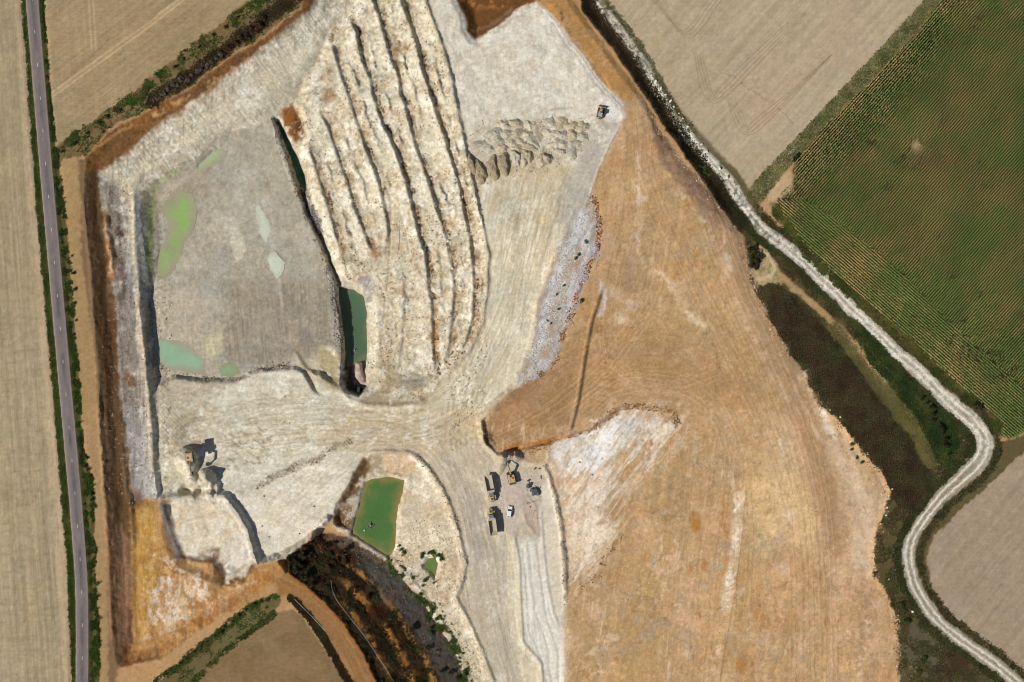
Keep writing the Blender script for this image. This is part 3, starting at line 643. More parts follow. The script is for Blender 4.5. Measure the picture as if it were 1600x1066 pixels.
POOL_A = [(256, 318), (274, 298), (294, 302), (302, 328), (293, 360), (282, 380), (264, 422), (247, 434), (240, 416), (243, 394), (259, 376), (262, 351), (254, 330)]
P(POOL_A, (162, 148, 116), 6, 2, 0.8)
P([(356, 332), (362, 338), (370, 358), (380, 382), (374, 402), (365, 410), (359, 388), (357, 360)], (206, 198, 174), 1.5, 3, 0.9)
LP([(416, 360), (424, 395)], (186, 184, 172), 3, 0.6, 2, 2); LP([(431, 434), (434, 460)], (196, 192, 178), 5, 0.5, 4, 4)
P([(445, 500), (456, 506), (475, 560), (490, 590), (500, 620), (482, 604), (465, 570), (452, 530)], (168, 154, 130), 4, 3, 0.85)
P([(492, 545), (515, 541), (528, 560), (531, 600), (520, 612), (505, 600), (496, 570)], (176, 162, 124), 4, 3, 0.9)
LP([(240, 570), (262, 582), (300, 592), (345, 592), (380, 590), (400, 576), (440, 570)], (92, 78, 66), 2.5, 0.75, 2, 5, patchy)
P([(240, 572), (270, 584), (318, 592), (370, 594), (330, 612), (270, 622), (243, 620)], (188, 172, 148), 5, 5, 0.7)
# corrugated apron in the corner of the fan
cor = M([(234, 620), (262, 622), (285, 650), (300, 690), (262, 700), (240, 690)], 8, 3)
Z += cor * 0.09 * np.sin((X * 0.75 - Y * 0.65) * 2 * np.pi / 4.6 + 3 * W1)

# --- trench sides
LP([(424, 188), (434, 218), (448, 258), (462, 298), (474, 330), (494, 374), (508, 414), (518, 455), (526, 500), (530, 545), (534, 590)], (136, 128, 116), 5, 0.85, 3, 3, patchy * .6 + .4)
P([(470, 296), (480, 292), (498, 340), (504, 362), (492, 366), (478, 338)], (112, 106, 112), 3, 4, .9)
P([(455, 297), (466, 294), (470, 302), (462, 304)], (172, 128, 70), 2, 2, .9)
# --- spoil ridges
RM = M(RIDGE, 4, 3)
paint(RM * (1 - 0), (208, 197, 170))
paint(RM * sst(0, .45, nz(28, 601, 4)), (217, 208, 186), 0.8)
paint(RM * sst(0, .4, nz(13, 605, 4)), (190, 174, 140), 0.6)
paint(RM * sst(.05, .5, an(78, 50, 5, 609, 3)), (222, 212, 194), 0.5)
paint(RM * sst(0.12, .42, nz(6, 613, 3)) * sst(-.1, .2, nz(30, 615, 3)), (150, 118, 78), 0.6)
paint(RM * sst(.2, .5, nz(34, 618, 3)) , (196, 166, 128), 0.5)
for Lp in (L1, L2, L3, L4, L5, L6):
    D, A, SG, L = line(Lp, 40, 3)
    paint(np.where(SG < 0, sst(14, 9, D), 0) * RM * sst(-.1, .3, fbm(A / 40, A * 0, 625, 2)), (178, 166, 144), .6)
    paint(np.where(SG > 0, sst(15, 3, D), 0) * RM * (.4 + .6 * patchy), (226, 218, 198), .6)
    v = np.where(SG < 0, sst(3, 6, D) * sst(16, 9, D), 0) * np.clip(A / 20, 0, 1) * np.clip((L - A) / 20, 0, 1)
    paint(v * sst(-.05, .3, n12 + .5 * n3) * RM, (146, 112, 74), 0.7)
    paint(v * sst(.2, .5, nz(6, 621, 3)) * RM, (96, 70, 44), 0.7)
for (x, y, r) in ((516, 118, 10), (510, 145, 14), (498, 122, 9), (612, 118, 7), (660, 250, 7), (680, 286, 8), (658, 268, 8), (732, 336, 6), (586, 396, 12), (596, 395, 6), (540, 290, 8), (622, 70, 7), (606, 62, 8), (634, 75, 9), (560, 440, 16), (680, 540, 10), (676, 530, 8), (520, 185, 12), (640, 170, 8), (744, 395, 5)):
    m = (1 - sst(0.3, 1.1, np.hypot(X - x + 8 * W1, (Y - y + 8 * W2) / 1.3) / r)) * (0.35 + .65 * patchy)
    paint(m * RM, (148, 102, 58), 0.75)
LP([(678, 500), (682, 530), (684, 560)], (190, 140, 74), 4, .8, 3, 4)
paint(LM(LT, 9, 5, 2) * RM, (204, 188, 156), 0.8)
P([(560, 438), (575, 432), (582, 452), (576, 470), (570, 478), (566, 462)], (150, 144, 142), 3, 5, .85)
P([(620, 585), (640, 578), (668, 592), (664, 605), (640, 612), (622, 606)], (150, 144, 128), 5, 6, .8)
P([(575, 612), (600, 618), (640, 628), (668, 622), (664, 632), (600, 638), (560, 632)], (160, 142, 110), 4, 5, .8)
P([(592, 560), (610, 560), (625, 600), (610, 616), (592, 614)], (170, 150, 116), 5, 4, .7)
LP([(601, 510), (604, 530), (606, 560)], (120, 90, 56), 3, .5, 3, 5, speck * .8 + .2)
P([(552, 565), (562, 564), (568, 585), (576, 606), (560, 604), (550, 590)], (170, 148, 132), 2, 2, .9)
P([(534, 570), (550, 570), (550, 600), (562, 606), (574, 612), (556, 620), (538, 612)], (56, 50, 40), 3, 2, .9)

P([(436, 168), (456, 160), (468, 185), (474, 212), (462, 220), (446, 206), (436, 190)], (142, 92, 44), 5, 5)
P([(455, 160), (470, 190), (476, 214), (468, 214), (458, 185)], (92, 60, 34), 4, 4, .8)

# --- piles zone under the dumped heaps
P([(728, 240), (745, 196), (770, 192), (840, 188), (925, 192), (915, 225), (895, 250), (860, 262), (800, 268), (770, 278), (748, 285), (732, 268)], (186, 172, 146), 6, 6, .7)
LP(smooth_pts([(892, 170), (862, 172), (848, 185), (846, 210), (856, 235), (864, 250)], 3), (164, 150, 126), 1.6, .6, 1.2, 1)
LP(smooth_pts([(838, 196), (842, 214), (848, 232), (852, 248)], 3), (140, 126, 106), 2.2, .6, 1.5, 1)

# --- south west corner
OB = [(204, 790), (225, 778), (262, 782), (256, 795), (268, 840), (280, 876), (330, 880), (345, 918), (380, 912), (404, 884), (440, 874), (446, 892), (400, 932), (310, 985), (255, 1028), (205, 1030), (207, 900)]
P(OB, (192, 146, 92), 4, 4)
paint(M(OB, 4, 4) * sst(0, .4, n30), (206, 164, 116), .6)
P([(205, 795), (240, 790), (246, 850), (236, 930), (232, 985), (212, 1008), (207, 900)], (194, 150, 78), 8, 5, .9)
paint(M(OB, 4, 4) * sst(.05, .5, an(86, 50, 4, 641, 3)), (170, 122, 62), .5)
P([(228, 930), (270, 900), (330, 890), (340, 920), (300, 950), (250, 990), (235, 975)], (224, 206, 182), 14, 14, .85, sst(-.15, .3, an(100, 16, 6, 645, 5, .7)))
sw = M([(240, 870), (290, 878), (340, 900), (400, 890), (420, 900), (330, 958), (262, 1000), (226, 1000), (225, 930)], 14, 10)
paint(sw * sst(.0, .25, nz(11, 647, 5, .68)), (228, 212, 190), .8); paint(sw * sst(.1, .35, nz(8, 653, 5, .68)), (170, 116, 62), .65)
paint(M(OB, 4, 4) * sst(.08, .4, nz(14, 655, 5, .65)), (212, 176, 122), .55); paint(M(OB, 4, 4) * sst(.1, .4, nz(17, 657, 5, .65)), (160, 112, 58), .5)
LP([(205, 1028), (260, 1010), (320, 968), (400, 915), (440, 884)], (166, 110, 58), 8, .7, 5, 5, patchy * .5 + .5)
LP([(250, 850), (264, 862)], (140, 98, 60), 1, .7, 1, 2); LP([(252, 880), (266, 892), (285, 898)], (140, 98, 60), 1, .7, 1, 2)
PLAT = [(258, 786), (300, 772), (349, 775), (366, 797), (383, 828), (400, 880), (372, 898), (352, 906), (342, 890), (330, 876), (290, 872), (278, 862), (268, 832)]
P(PLAT, (226, 214, 190), 3, 4)
paint(M(PLAT, 3, 4) * sst(0, .4, n12), (208, 186, 152), .6)
P([(345, 880), (370, 850), (395, 870), (385, 900), (355, 905)], (226, 216, 198), 5, 6, .8)
paint(M([(345, 880), (370, 850), (395, 870), (385, 900), (355, 905)], 5, 6) * sst(.05, .4, an(-45, 20, 3.5, 651, 3)), (172, 142, 104), .6)
P([(312, 868), (325, 858), (342, 862), (338, 876), (322, 878)], (130, 80, 34), 4, 5, .85)
P([(332, 884), (345, 878), (352, 900), (346, 918), (338, 908)], (100, 72, 44), 3, 4, .8)
P([(204, 772), (218, 766), (224, 780), (212, 796)], (140, 90, 44), 4, 4, .7)
LP([(252, 791), (264, 836), (276, 872)], (148, 144, 142), 4.5, .8, 2.5, 2); LP([(349, 776), (366, 799), (384, 830), (398, 874)], (150, 148, 144), 5, .7, 3, 2)  # shade on the east-facing step faces, painted as grey lines
LP(smooth_pts([(286, 800), (296, 794), (306, 800), (304, 812), (292, 814), (286, 804)], 3), (196, 182, 154), 1, .6, 1, 1)
P([(282, 745), (330, 740), (345, 770), (325, 790), (300, 788), (284, 772)], (196, 184, 160), 6, 5, .8)
# tan belt below the slope, grass strip, field, brown road
P([(183, 1045), (253, 1032), (310, 987), (400, 934), (432, 905), (440, 926), (392, 946), (338, 993), (298, 1024), (245, 1066), (230, 1130), (178, 1130)], (186, 148, 104), 5, 4, .95)
P([(430, 905), (448, 893), (478, 913), (506, 936), (535, 970), (563, 1010), (588, 1062), (612, 1130), (575, 1130), (553, 1066), (530, 1034), (505, 992), (480, 957), (456, 934), (436, 927)], (150, 112, 70), 4, 3)
bd = line([(440, 908), (478, 930), (515, 968), (545, 1010), (572, 1066), (590, 1120)], 40, 1)
paint(M([(430, 905), (448, 893), (478, 913), (506, 936), (535, 970), (563, 1010), (588, 1062), (612, 1130), (575, 1130), (553, 1066), (530, 1034), (505, 992), (480, 957), (456, 934)], 4, 3) * sst(.1, .5, fbm(bd[2] * bd[0] / 3, bd[1] / 60, 661, 3)), (184, 136, 84), .5)
LP([(452, 895), (478, 915), (506, 938), (535, 971), (563, 1011), (588, 1062)], (170, 96, 40), 3, .7, 2, 3)
LP([(420, 900), (436, 915), (438, 930)], (150, 100, 54), 6, .5, 5, 4)

# --- benches in the south
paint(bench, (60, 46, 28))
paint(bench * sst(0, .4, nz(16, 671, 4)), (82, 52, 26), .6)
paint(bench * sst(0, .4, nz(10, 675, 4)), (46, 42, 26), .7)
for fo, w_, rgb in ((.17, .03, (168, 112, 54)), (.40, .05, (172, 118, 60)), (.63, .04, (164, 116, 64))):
    paint(bench * sst(w_ * 1.6, w_ * .5, np.abs(f - fo + .02 * n12)) * (patchy * .35 + .65) * sst(510, 560, X + (Y - 900) * .3), rgb, .9)  # orange edges: light caught by the bench lips, put into the colour
paint(bench * sst(.66, .72, f) * sst(545, 580, X), (86, 80, 76), .85)  # grey rock face, darkened in place of the shade its slope lacks
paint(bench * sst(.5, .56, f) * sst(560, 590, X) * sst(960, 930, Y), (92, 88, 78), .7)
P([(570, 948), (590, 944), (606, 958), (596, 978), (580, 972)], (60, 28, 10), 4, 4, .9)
LP([(470, 850), (490, 840), (505, 842)], (150, 80, 34), 8, .6, 6, 6, patchy)

# --- bowl of the south ponds
BM = P(BOWL, (212, 198, 170), 3, 3)
paint(BM * sst(0, .4, n12), (220, 206, 180), .6)
paint(BM * sst(.05, .4, n30), (192, 166, 134), .5)
P([(690, 860), (715, 850), (726, 880), (722, 910), (700, 950), (680, 930), (684, 890)], (204, 176, 146), 8, 4, .7)
P([(700, 980), (725, 965), (750, 1010), (765, 1066), (740, 1080), (715, 1030)], (214, 200, 168), 8, 5, .8)
P([(516, 808), (545, 752), (568, 714), (582, 730), (566, 752), (560, 790), (548, 832), (524, 826)], (122, 92, 58), 4, 4)
P([(512, 806), (530, 778), (540, 790), (524, 824)], (130, 78, 32), 5, 5, .8, patchy)
LP([(545, 845), (552, 800), (560, 770)], (108, 104, 94), 4, .8, 2.5, 3)
P([(569, 714), (597, 711), (596, 740), (578, 746)], (150, 128, 96), 4, 4, .7)
P([(597, 711), (640, 713), (652, 720), (640, 745), (600, 742)], (208, 178, 144), 6, 4, .8)
LP([(600, 741), (620, 742), (636, 747)], (140, 96, 56), 3, .7, 2, 5, patchy)
P([(500, 838), (545, 842), (610, 886), (604, 892), (560, 866), (510, 850)], (116, 100, 82), 3, 4, .8)
paint(BM * speck * sst(860, 880, Y + 30 * n30), (120, 112, 84), .6)
paint(BM * spk2 * sst(820, 860, Y), (232, 220, 192), .5)
for b_ in ([(640, 707), (653, 715), (670, 735), (690, 763), (704, 794), (718, 843), (727, 880), (724, 907), (713, 935), (727, 963), (743, 997), (755, 1026), (775, 1075)],):
    LP(b_, (160, 150, 136), 4, .6, 2.5, 3, patchy * .5 + .5)  # grey line puts the shaded side of the rim berm into the colour

# --- right hand margin: weeds, grass, bare track
RIGHT = [(1160, 362), (1170, 330), (1210, 372), (1284, 440), (1360, 515), (1440, 590), (1500, 650), (1530, 690), (1500, 740), (1440, 810), (1415, 860), (1420, 900), (1460, 970), (1560, 1050), (1620, 1100), (1620, 1130), (1404, 1130), (1405, 1011), (1400, 960), (1383, 918), (1366, 901), (1370, 836), (1383, 800), (1394, 770), (1380, 739), (1346, 703), (1313, 658), (1282, 635), (1256, 584), (1217, 520), (1200, 495), (1174, 441)]
P(RIGHT, (92, 82, 52), 3, 3)
GRASSO = [(1293, 505), (1310, 505), (1358, 568), (1397, 610), (1434, 658), (1462, 703), (1470, 725), (1453, 736), (1434, 725), (1422, 686), (1380, 635), (1341, 579), (1307, 537)]
P(GRASSO, (120, 110, 62), 5, 3)
paint(M(GRASSO, 5, 3) * sst(0, .4, an(52, 50, 2.5, 681, 3)), (138, 124, 76), .6)
GRASSD = [(1320, 492), (1345, 508), (1400, 565), (1453, 618), (1490, 660), (1500, 690), (1485, 735), (1466, 722), (1440, 662), (1400, 612), (1360, 566)]
P(GRASSD, (52, 62, 30), 4, 3)
WEED = [(1190, 446), (1217, 447), (1237, 464), (1270, 495), (1293, 522), (1335, 573), (1374, 627), (1397, 658), (1425, 691), (1434, 719), (1453, 734), (1464, 748), (1453, 772), (1439, 798), (1414, 802), (1397, 775), (1380, 738), (1346, 696), (1313, 658), (1282, 621), (1256, 579), (1225, 534), (1206, 500)]
P(WEED, (66, 48, 34), 4, 4)
paint(M(WEED, 4, 4) * sst(.1, .5, nz(20, 685, 4)), (78, 76, 50), .6)
LP([(1190, 385), (1214, 425), (1240, 450), (1270, 475), (1313, 515), (1341, 548), (1380, 595)], (178, 148, 104), 5, .9, 3, 3)
P([(1170, 385), (1200, 380), (1212, 420), (1222, 440), (1196, 446), (1180, 444), (1170, 420)], (190, 164, 122), 5, 5, .9)
P([(1166, 388), (1180, 380), (1190, 400), (1186, 420), (1172, 420)], (44, 38, 28), 3, 3, .95)
paint(M([(1170, 385), (1200, 380), (1212, 420), (1222, 440), (1196, 446), (1180, 444), (1170, 420)], 5, 5) * sst(.05, .3, nz(9, 917, 4, .65)), (118, 118, 68), .7)
LP(smooth_pts([(1196, 392), (1208, 412), (1206, 428), (1184, 436)], 4), (216, 196, 156), 2.5, .7, 2, 3)
LP([(1460, 730), (1478, 722), (1470, 750)], (110, 106, 40), 6, .6, 4, 4)
P([(1404, 985), (1440, 975), (1470, 1000), (1470, 1060), (1420, 1060)], (98, 90, 72), 12, 6, .7)
P([(1480, 1000), (1515, 1020), (1520, 1060), (1480, 1066)], (62, 46, 32), 8, 6, .8)
P([(1402, 1020), (1436, 1018), (1434, 1080), (1400, 1080)], (182, 152, 112), 6, 5, .6, patchy)
LP([(1412, 860), (1404, 890), (1412, 930), (1440, 970)], (150, 118, 82), 5, .6, 4, 5, patchy)

# --- fields
F_LEFT = [(-70, -70), (29, -70), (34, 0), (55, 300), (77, 550), (98, 800), (106, 900), (112, 1066), (112, 1130), (-70, 1130)]
F_TL = [(64, -70), (68, 0), (76, 100), (84, 205), (87, 230), (105, 217), (135, 197), (208, 143), (287, 80), (390, 0), (440, -40), (470, -70)]
F_NE = [(905, -70), (946, 0), (997, 79), (1053, 158), (1110, 231), (1157, 296), (1166, 300), (1200, 262), (1251, 208), (1304, 152), (1369, 82), (1445, 0), (1508, -70)]
F_BR = [(1670, 640), (1600, 708), (1563, 739), (1535, 766), (1493, 805), (1459, 839), (1448, 870), (1453, 907), (1470, 946), (1504, 980), (1552, 1014), (1600, 1050), (1670, 1110)]
F_BO = [(298, 1070), (352, 1019), (400, 979), (428, 957), (456, 953), (470, 960), (493, 994), (521, 1036), (541, 1066), (575, 1140), (230, 1140)]
F_MZ = [(1535, -70), (1470, 0), (1431, 53), (1352, 135), (1298, 186), (1242, 250), (1236, 285), (1208, 312), (1217, 346), (1270, 408), (1321, 453), (1369, 495), (1417, 534), (1439, 556), (1481, 598), (1524, 635), (1563, 680), (1577, 686), (1600, 675), (1670, 640), (1670, -70)]
VERGE_L = [(25, -70), (34, 0), (55, 300), (77, 550), (98, 800), (106, 900), (112, 1066), (112, 1130), (132, 1130), (132, 1066), (130, 900), (120, 800), (97, 550), (75, 300), (50, 0), (45, -70)]
VERGE_R = [(48, -70), (50, 0), (75, 300), (97, 550), (120, 800), (130, 900), (130, 1066), (130, 1130), (158, 1130), (156, 1066), (155, 1000), (149, 900), (148, 830), (149, 780), (145, 750), (131, 700), (125, 600), (120, 550), (115, 480), (104, 350), (93, 250), (84, 200), (68, 0), (64, -70)]
P(VERGE_L, (84, 84, 46), 1.5, 1.5); P(VERGE_R, (84, 80, 44), 1.5, 2)
P(F_LEFT, (171, 154, 124), 2, 1.5)
fl = M(F_LEFT, 2, 1.5)
rowl = an(85.6, 120, 3.4, 701, 3)
paint(fl * sst(0, .5, rowl), (184, 166, 132), .6)
paint(fl * sst(700, 200, Y + 60 * n60), (156, 140, 108), .5)
paint(fl * sst(0, .5, -rowl), (146, 130, 98), .5)
paint(fl * sst(.1, .45, an(-3, 30, 3, 705, 4)) * sst(60, 30, X - Y * .07) * sst(300, 560, Y), (146, 136, 98), .4)
paint(fl * sst(.1, .5, nz(70, 709, 3)), (172, 156, 122), .5)
LP([(26, -70), (30, 0), (50, 300), (71, 550), (91, 800), (105, 1066), (105, 1130)], (196, 170, 138), 7, .6, 5, 0)
P(F_TL, (164, 142, 108), 2, 1.5)
ft = M(F_TL, 2, 1)
paint(ft * sst(0, .5, an(-37, 110, 5, 711, 4)), (150, 129, 95), .6); paint(ft * sst(0, .5, an(86, 90, 3.4, 713, 3)) * sst(260, 180, X), (174, 152, 118), .5)
paint(ft * sst(0, .5, nz(60, 717, 3)), (154, 137, 100), .5)
for o in (0, 7):
    LP([(82, 144 + o), (150, 95 + o), (215, 48 + o), (281, -2 + o), (330, -40 + o)], (198, 170, 132), 1.8, .7, 1.2, 0.5)
    LP([(136 + o, -60), (138 + o, 0), (143 + o, 78)], (196, 168, 130), 1.5, .6, 1, 0.5)
LP([(168, 40), (168, 62), (158, 76), (140, 90), (110, 112)], (132, 110, 80), .8, .5, .8, 5)
P(F_NE, (179, 162, 134), 2, 1.5)
fn = M(F_NE, 2, 1)
ro = an(-47.5, 150, 6, 721, 4)
paint(fn * sst(0, .5, ro), (170, 154, 122), .6); paint(fn * sst(0, .5, -ro), (190, 172, 144), .5)
paint(fn * sst(.05, .5, nz(80, 725, 3)), (184, 160, 134), .5)
paint(fn * LM([(930, -10), (1010, 90), (1070, 170), (1165, 296)], 22, 8, 0), (176, 160, 130), .45)
for o in (0, 4, 8, 12):
    LP(smooth_pts([(1010 + o, -10), (1045 + o, 30 + o), (1070, 58 - o), (1092 - o, 50 - o), (1120 - o, 10 - o), (1150 - o, -30)], 4), (146, 126, 98), .8, .5, .8, 0)
    LP(smooth_pts([(1085 + o, 84), (1096 + o, 140 - o), (1115, 161 - o), (1138 - o, 148 - o), (1180 - o, 105 - o), (1260 - o, 20)], 4), (142, 122, 96), .8, .55, .8, 0)
    LP(smooth_pts([(1138 + o, 160), (1150 + o, 195 - o), (1168, 211 - o), (1190 - o, 200 - o), (1240, 150 - o), (1300, 85)], 4), (142, 122, 96), .8, .55, .8, 0)
LP([(1128, 112), (1148, 120), (1170, 138), (1200, 158), (1222, 174), (1246, 200)], (128, 106, 80), .7, .6, .7, 4); LP([(1176, 120), (1184, 138)], (134, 112, 86), .6, .5, .6, 4)
P(F_BR, (162, 144, 120), 2, 2)
fb = M(F_BR, 2, 1)
paint(fb * sst(0, .5, an(-50, 120, 5, 731, 4)), (154, 138, 112), .6); paint(fb * sst(0, .5, nz(60, 735, 3)), (170, 152, 130), .5)
P(F_BO, (131, 107, 74), 2, 1.5)
fo_ = M(F_BO, 2, 1)
paint(fo_ * sst(0, .5, an(-38, 90, 4, 741, 4)), (126, 104, 70), .6); paint(fo_ * sst(0, .5, nz(40, 745, 3)), (148, 122, 90), .5)
P(F_MZ, (72, 62, 38), 3, 2)
fz = M(F_MZ, 3, 2)
paint(fz * sst(0, .4, nz(40, 751, 3)), (58, 54, 30), .6)
P([(1200, 300), (1222, 270), (1240, 275), (1240, 300), (1225, 308), (1204, 322)], (196, 168, 130), 4, 4, .9)
P([(1420, 226), (1432, 214), (1440, 232), (1425, 240)], (190, 164, 128), 5, 5, .7)
LP([(1208, 322), (1260, 395), (1310, 440), (1369, 492), (1417, 532), (1470, 585), (1530, 636), (1560, 668)], (96, 92, 46), 6, .8, 4, 3)
# grassy track between the pale field and the maize
GT = [(1445, 0), (1470, 0), (1431, 53), (1352, 135), (1298, 186), (1242, 250), (1210, 290), (1188, 320), (1165, 305), (1200, 262), (1251, 208), (1304, 152), (1369, 82)]
P(GT + [(1510, -70)][:0], (122, 112, 82), 2, 2)
P([(1445, 0), (1470, 0), (1540, -70), (1508, -70)], (122, 112, 82), 2, 2)
LP([(1500, -60), (1444, 4), (1369, 86), (1304, 156), (1251, 211), (1215, 250)], (196, 184, 166), 1.6, .6, 1.2, 4, patchy)
LP([(1240, 232), (1225, 250), (1205, 275), (1190, 300)], (200, 190, 172), 2.2, .7, 1.5, 3)
# north verge
VN = [(88, 230), (105, 217), (135, 197), (208, 143), (287, 80), (390, 0), (470, -70), (510, -70), (470, 8), (400, 64), (366, 82), (304, 132), (234, 169), (170, 200), (136, 244), (104, 248), (92, 252)]
P(VN, (122, 102, 68), 2, 3)
P([(150, 200), (208, 152), (240, 140), (230, 165), (180, 190)], (170, 142, 104), 5, 6, .6, patchy)
LP([(239, 158), (280, 130), (320, 104), (366, 64), (420, 20)], (66, 50, 34), 7, .8, 5, 4, patchy * .5 + .5)
LP([(310, 118), (345, 96), (390, 62), (430, 34)], (120, 72, 36), 7, .6, 5, 4, patchy)
# south grass strip
SG_ = [(240, 1070), (298, 1022), (338, 991), (391, 943), (430, 928), (440, 938), (428, 957), (400, 979), (352, 1019), (298, 1070), (230, 1130), (180, 1130)]
P(SG_, (112, 100, 64), 2, 3)
LP([(456, 934), (480, 960), (505, 996), (530, 1040), (553, 1078), (570, 1110)], (74, 52, 36), 5, .9, 3, 2)
LP([(470, 945), (490, 968), (508, 985)], (190, 170, 150), 1, .7, .8, 1)

# --- chalk track and the ditch beside it, its shade painted dark
LP(DITCH, (58, 46, 32), 11, .95, 4, 3)
LP([(914, -20), (945, 18), (985, 66), (1026, 128), (1058, 178), (1100, 226), (1150, 290)], (96, 90, 74), 9, .8, 4, 2)
TD, TA, TSG, TL = line(TRACK, 40, 1.5)
wid = (1 + .22 * fbm(TA / 28, TA * 0, 763, 4, .6)) * np.interp(TA, [0, 420, 520, 600, 900, 960, 1050, 1130, 1300, TL], [7.5, 7.5, 8.5, 9.5, 10.5, 13, 15, 10, 10, 9.5])
tm = sst(wid + 2.5, wid - 1.5, TD + 2.0 * n5)
verge_t = sst(wid + 14, wid + 9, TD + 2 * n5) * sst(330, 420, TA)
paint(verge_t * (1 - om), (84, 78, 48), .9)
paint(tm, (176, 168, 152))
paint(tm * sst(-.1, .3, n5 + .4 * n12) * sst(1075, 1000, TA), (216, 208, 192), .8)
paint(tm * sst(1000, 1075, TA), (152, 142, 118), .85)
rutT = np.exp(-((TD - wid * .42) / 1.9) ** 2)
paint(tm * rutT, (238, 230, 210), .9)
paint(tm * sst(wid * .16, 0, TD) * sst(-.3, .2, nz(9, 761, 3)), (128, 120, 92), .75)
paint(tm * sst(470, 380, TA) * (patchy * .5 + .2), (146, 140, 122), .7)
paint(tm * speck, (150, 146, 134), .5)
paint(tm * sst(.05, .25, nz(10, 915, 5, .7)) * sst(640, 540, TA), (84, 82, 74), .75)
P([(1395, 842), (1412, 838), (1418, 880), (1412, 915), (1400, 900)], (186, 178, 170), 5, 4, .7, patchy)

chk = np.clip(nef + jm + M(PLAT, 3, 4) + RM + BM + hm * .7 + rm2 * .6 + chalk_reg * (1 - FM), 0, 1)
paint(chk * sst(.08, .35, nz(17, 921, 6, .7)), (240, 234, 218), .5); paint(chk * sst(.14, .38, nz(13, 923, 6, .7)), (172, 156, 128), .3)
# --- ground between track and the lower right field
P([(1548, 690), (1570, 690), (1600, 680), (1660, 640), (1660, 660), (1600, 708), (1535, 766), (1493, 805), (1459, 839), (1448, 870), (1453, 907), (1470, 946), (1504, 980), (1552, 1014), (1660, 1095), (1640, 1110), (1552, 1036), (1465, 969), (1434, 926), (1424, 870), (1440, 830), (1504, 745), (1530, 720)], (96, 86, 56), 2, 3, 1 - 0, (1 - tm))
# --- fine drag and wheel streaks
def streak(m, s, amp):
    r = np.flatnonzero(m.max(1) > 0); c = np.flatnonzero(m.max(0) > 0)
    if len(r) == 0:
        return
    sl = (slice(r[0], r[-1] + 1), slice(c[0], c[-1] + 1))
    C[sl] *= (1 + np.clip(m[sl], 0, 1) * np.float32(amp) * s[sl])[..., None]
sv = an(96, 34, 2.4, 781, 3, .6, 5); sv2 = an(93, 80, 7, 783, 3, .6, 8); shh = an(-10, 34, 2.4, 785, 3, .6, 8); sh2 = an(-14, 70, 7, 787, 3, .6, 14)
RF = smooth_pts([(1085, 240), (1120, 300), (1150, 400), (1185, 480), (1225, 560), (1262, 650), (1295, 740), (1318, 840), (1326, 940), (1330, 1110)], 3)
D_, A_, G_, L_ = line(RF, 140, 2.0); vr = G_ * D_
wr = om * sst(95, 55, D_)
UF = smooth_pts([(985, 150), (1000, 200), (1000, 260), (988, 340), (975, 420), (962, 520)], 3)
D2, A2_, G2, L2_ = line(UF, 140, 2.0); vu = G2 * D2
wu = om * (1 - wr) * sst(520, 440, Y) * sst(130, 90, D2)
rad = np.hypot(X - 1005, Y - 800 + 4 * W2)
wa = om * (1 - wr) * (1 - wu) * sst(690, 640, Y)
wl = om * (1 - wr) * (1 - wa) * (1 - wu)
vl = X + (Y - 766) * .143 + 5 * W1
for w_, v_, a_, sd_, lanew in ((wr, vr, A_, 861, 17), (wu, vu, A2_, 865, 21), (wa, rad, np.arctan2(Y - 800, X - 1005) * 200, 869, 26), (wl, vl, Y, 873, 34)):
    streak(w_, fbm(v_ / 2.1, a_ / 30, sd_, 3), .11); streak(w_, fbm(v_ / 6.5, a_ / 60, sd_ + 1, 4, .65), .12)
    lane = np.floor(v_ / lanew + .25 * fbm(a_ / 120, a_ * 0, sd_ + 2, 2)).astype(np.int32)
    tint = np.random.RandomState(sd_).uniform(-1, 1, 256)[lane & 255].astype(np.float32); tin2 = np.random.RandomState(sd_ + 5).uniform(-1, 1, 256)[lane & 255].astype(np.float32)
    streak(w_, tint, .055)
    C[..., 2] *= 1 + w_ * .06 * tin2
    edge_l = 1 - np.abs((v_ / lanew + .25 * fbm(a_ / 120, a_ * 0, sd_ + 2, 2)) % 1.0 - .5) * 2
    streak(w_ * sst(.09, .02, edge_l) * sst(-.1, .4, fbm(a_ / 50, v_ / 60, sd_ + 3, 2)), np.ones_like(X), -.16)
paint(wl * sst(.30, .5, an(97, 26, 5, 877, 3)) * sst(-.1, .3, nz(70, 879, 3)), (226, 206, 176), .55)
paint((wl + wr) * sst(.34, .52, an(95, 15, 6, 881, 3)) * sst(-.05, .3, nz(60, 883, 3)), (172, 118, 62), .55)
for (sc, sd_, rgb, a_) in ((22, 891, (176, 156, 130), .6), (26, 893, (218, 178, 144), .6), (17, 895, (214, 180, 122), .5), (13, 897, (158, 120, 80), .4), (15, 899, (226, 204, 172), .45)):
    paint(om * (.35 + .65 * low) * sst(.14, .34, nz(sc, sd_, 6, .72)) * sst(-.2, .25, nz(90, sd_ + 1, 2)), rgb, a_)
streak(om, nz(3.0, 901, 3, .7), .13); streak(om, nz(9, 903, 5, .7), .10)
C[..., 1] *= 1 - .02 * om; C[..., 2] *= 1 - .01 * om
paint(om * sst(.40, .55, nz(3.2, 885, 2)), (120, 90, 60), .25)
LP([(1142, 360), (1156, 420), (1182, 480), (1215, 545), (1235, 585)], (156, 132, 104), 15, .75, 7, 4, .6 + .4 * patchy); LP([(1128, 365), (1136, 400), (1146, 450)], (206, 190, 166), 3, .7, 2.5, 6, patchy)
LP([(1240, 600), (1272, 690), (1296, 770), (1306, 860)], (166, 134, 98), 12, .6, 7, 4)
LP([(1250, 600), (1290, 670), (1330, 720), (1355, 790), (1348, 880)], (222, 196, 164), 15, .7, 12, 12, sst(-.2, .2, an(65, 30, 6, 889, 4, .6)))
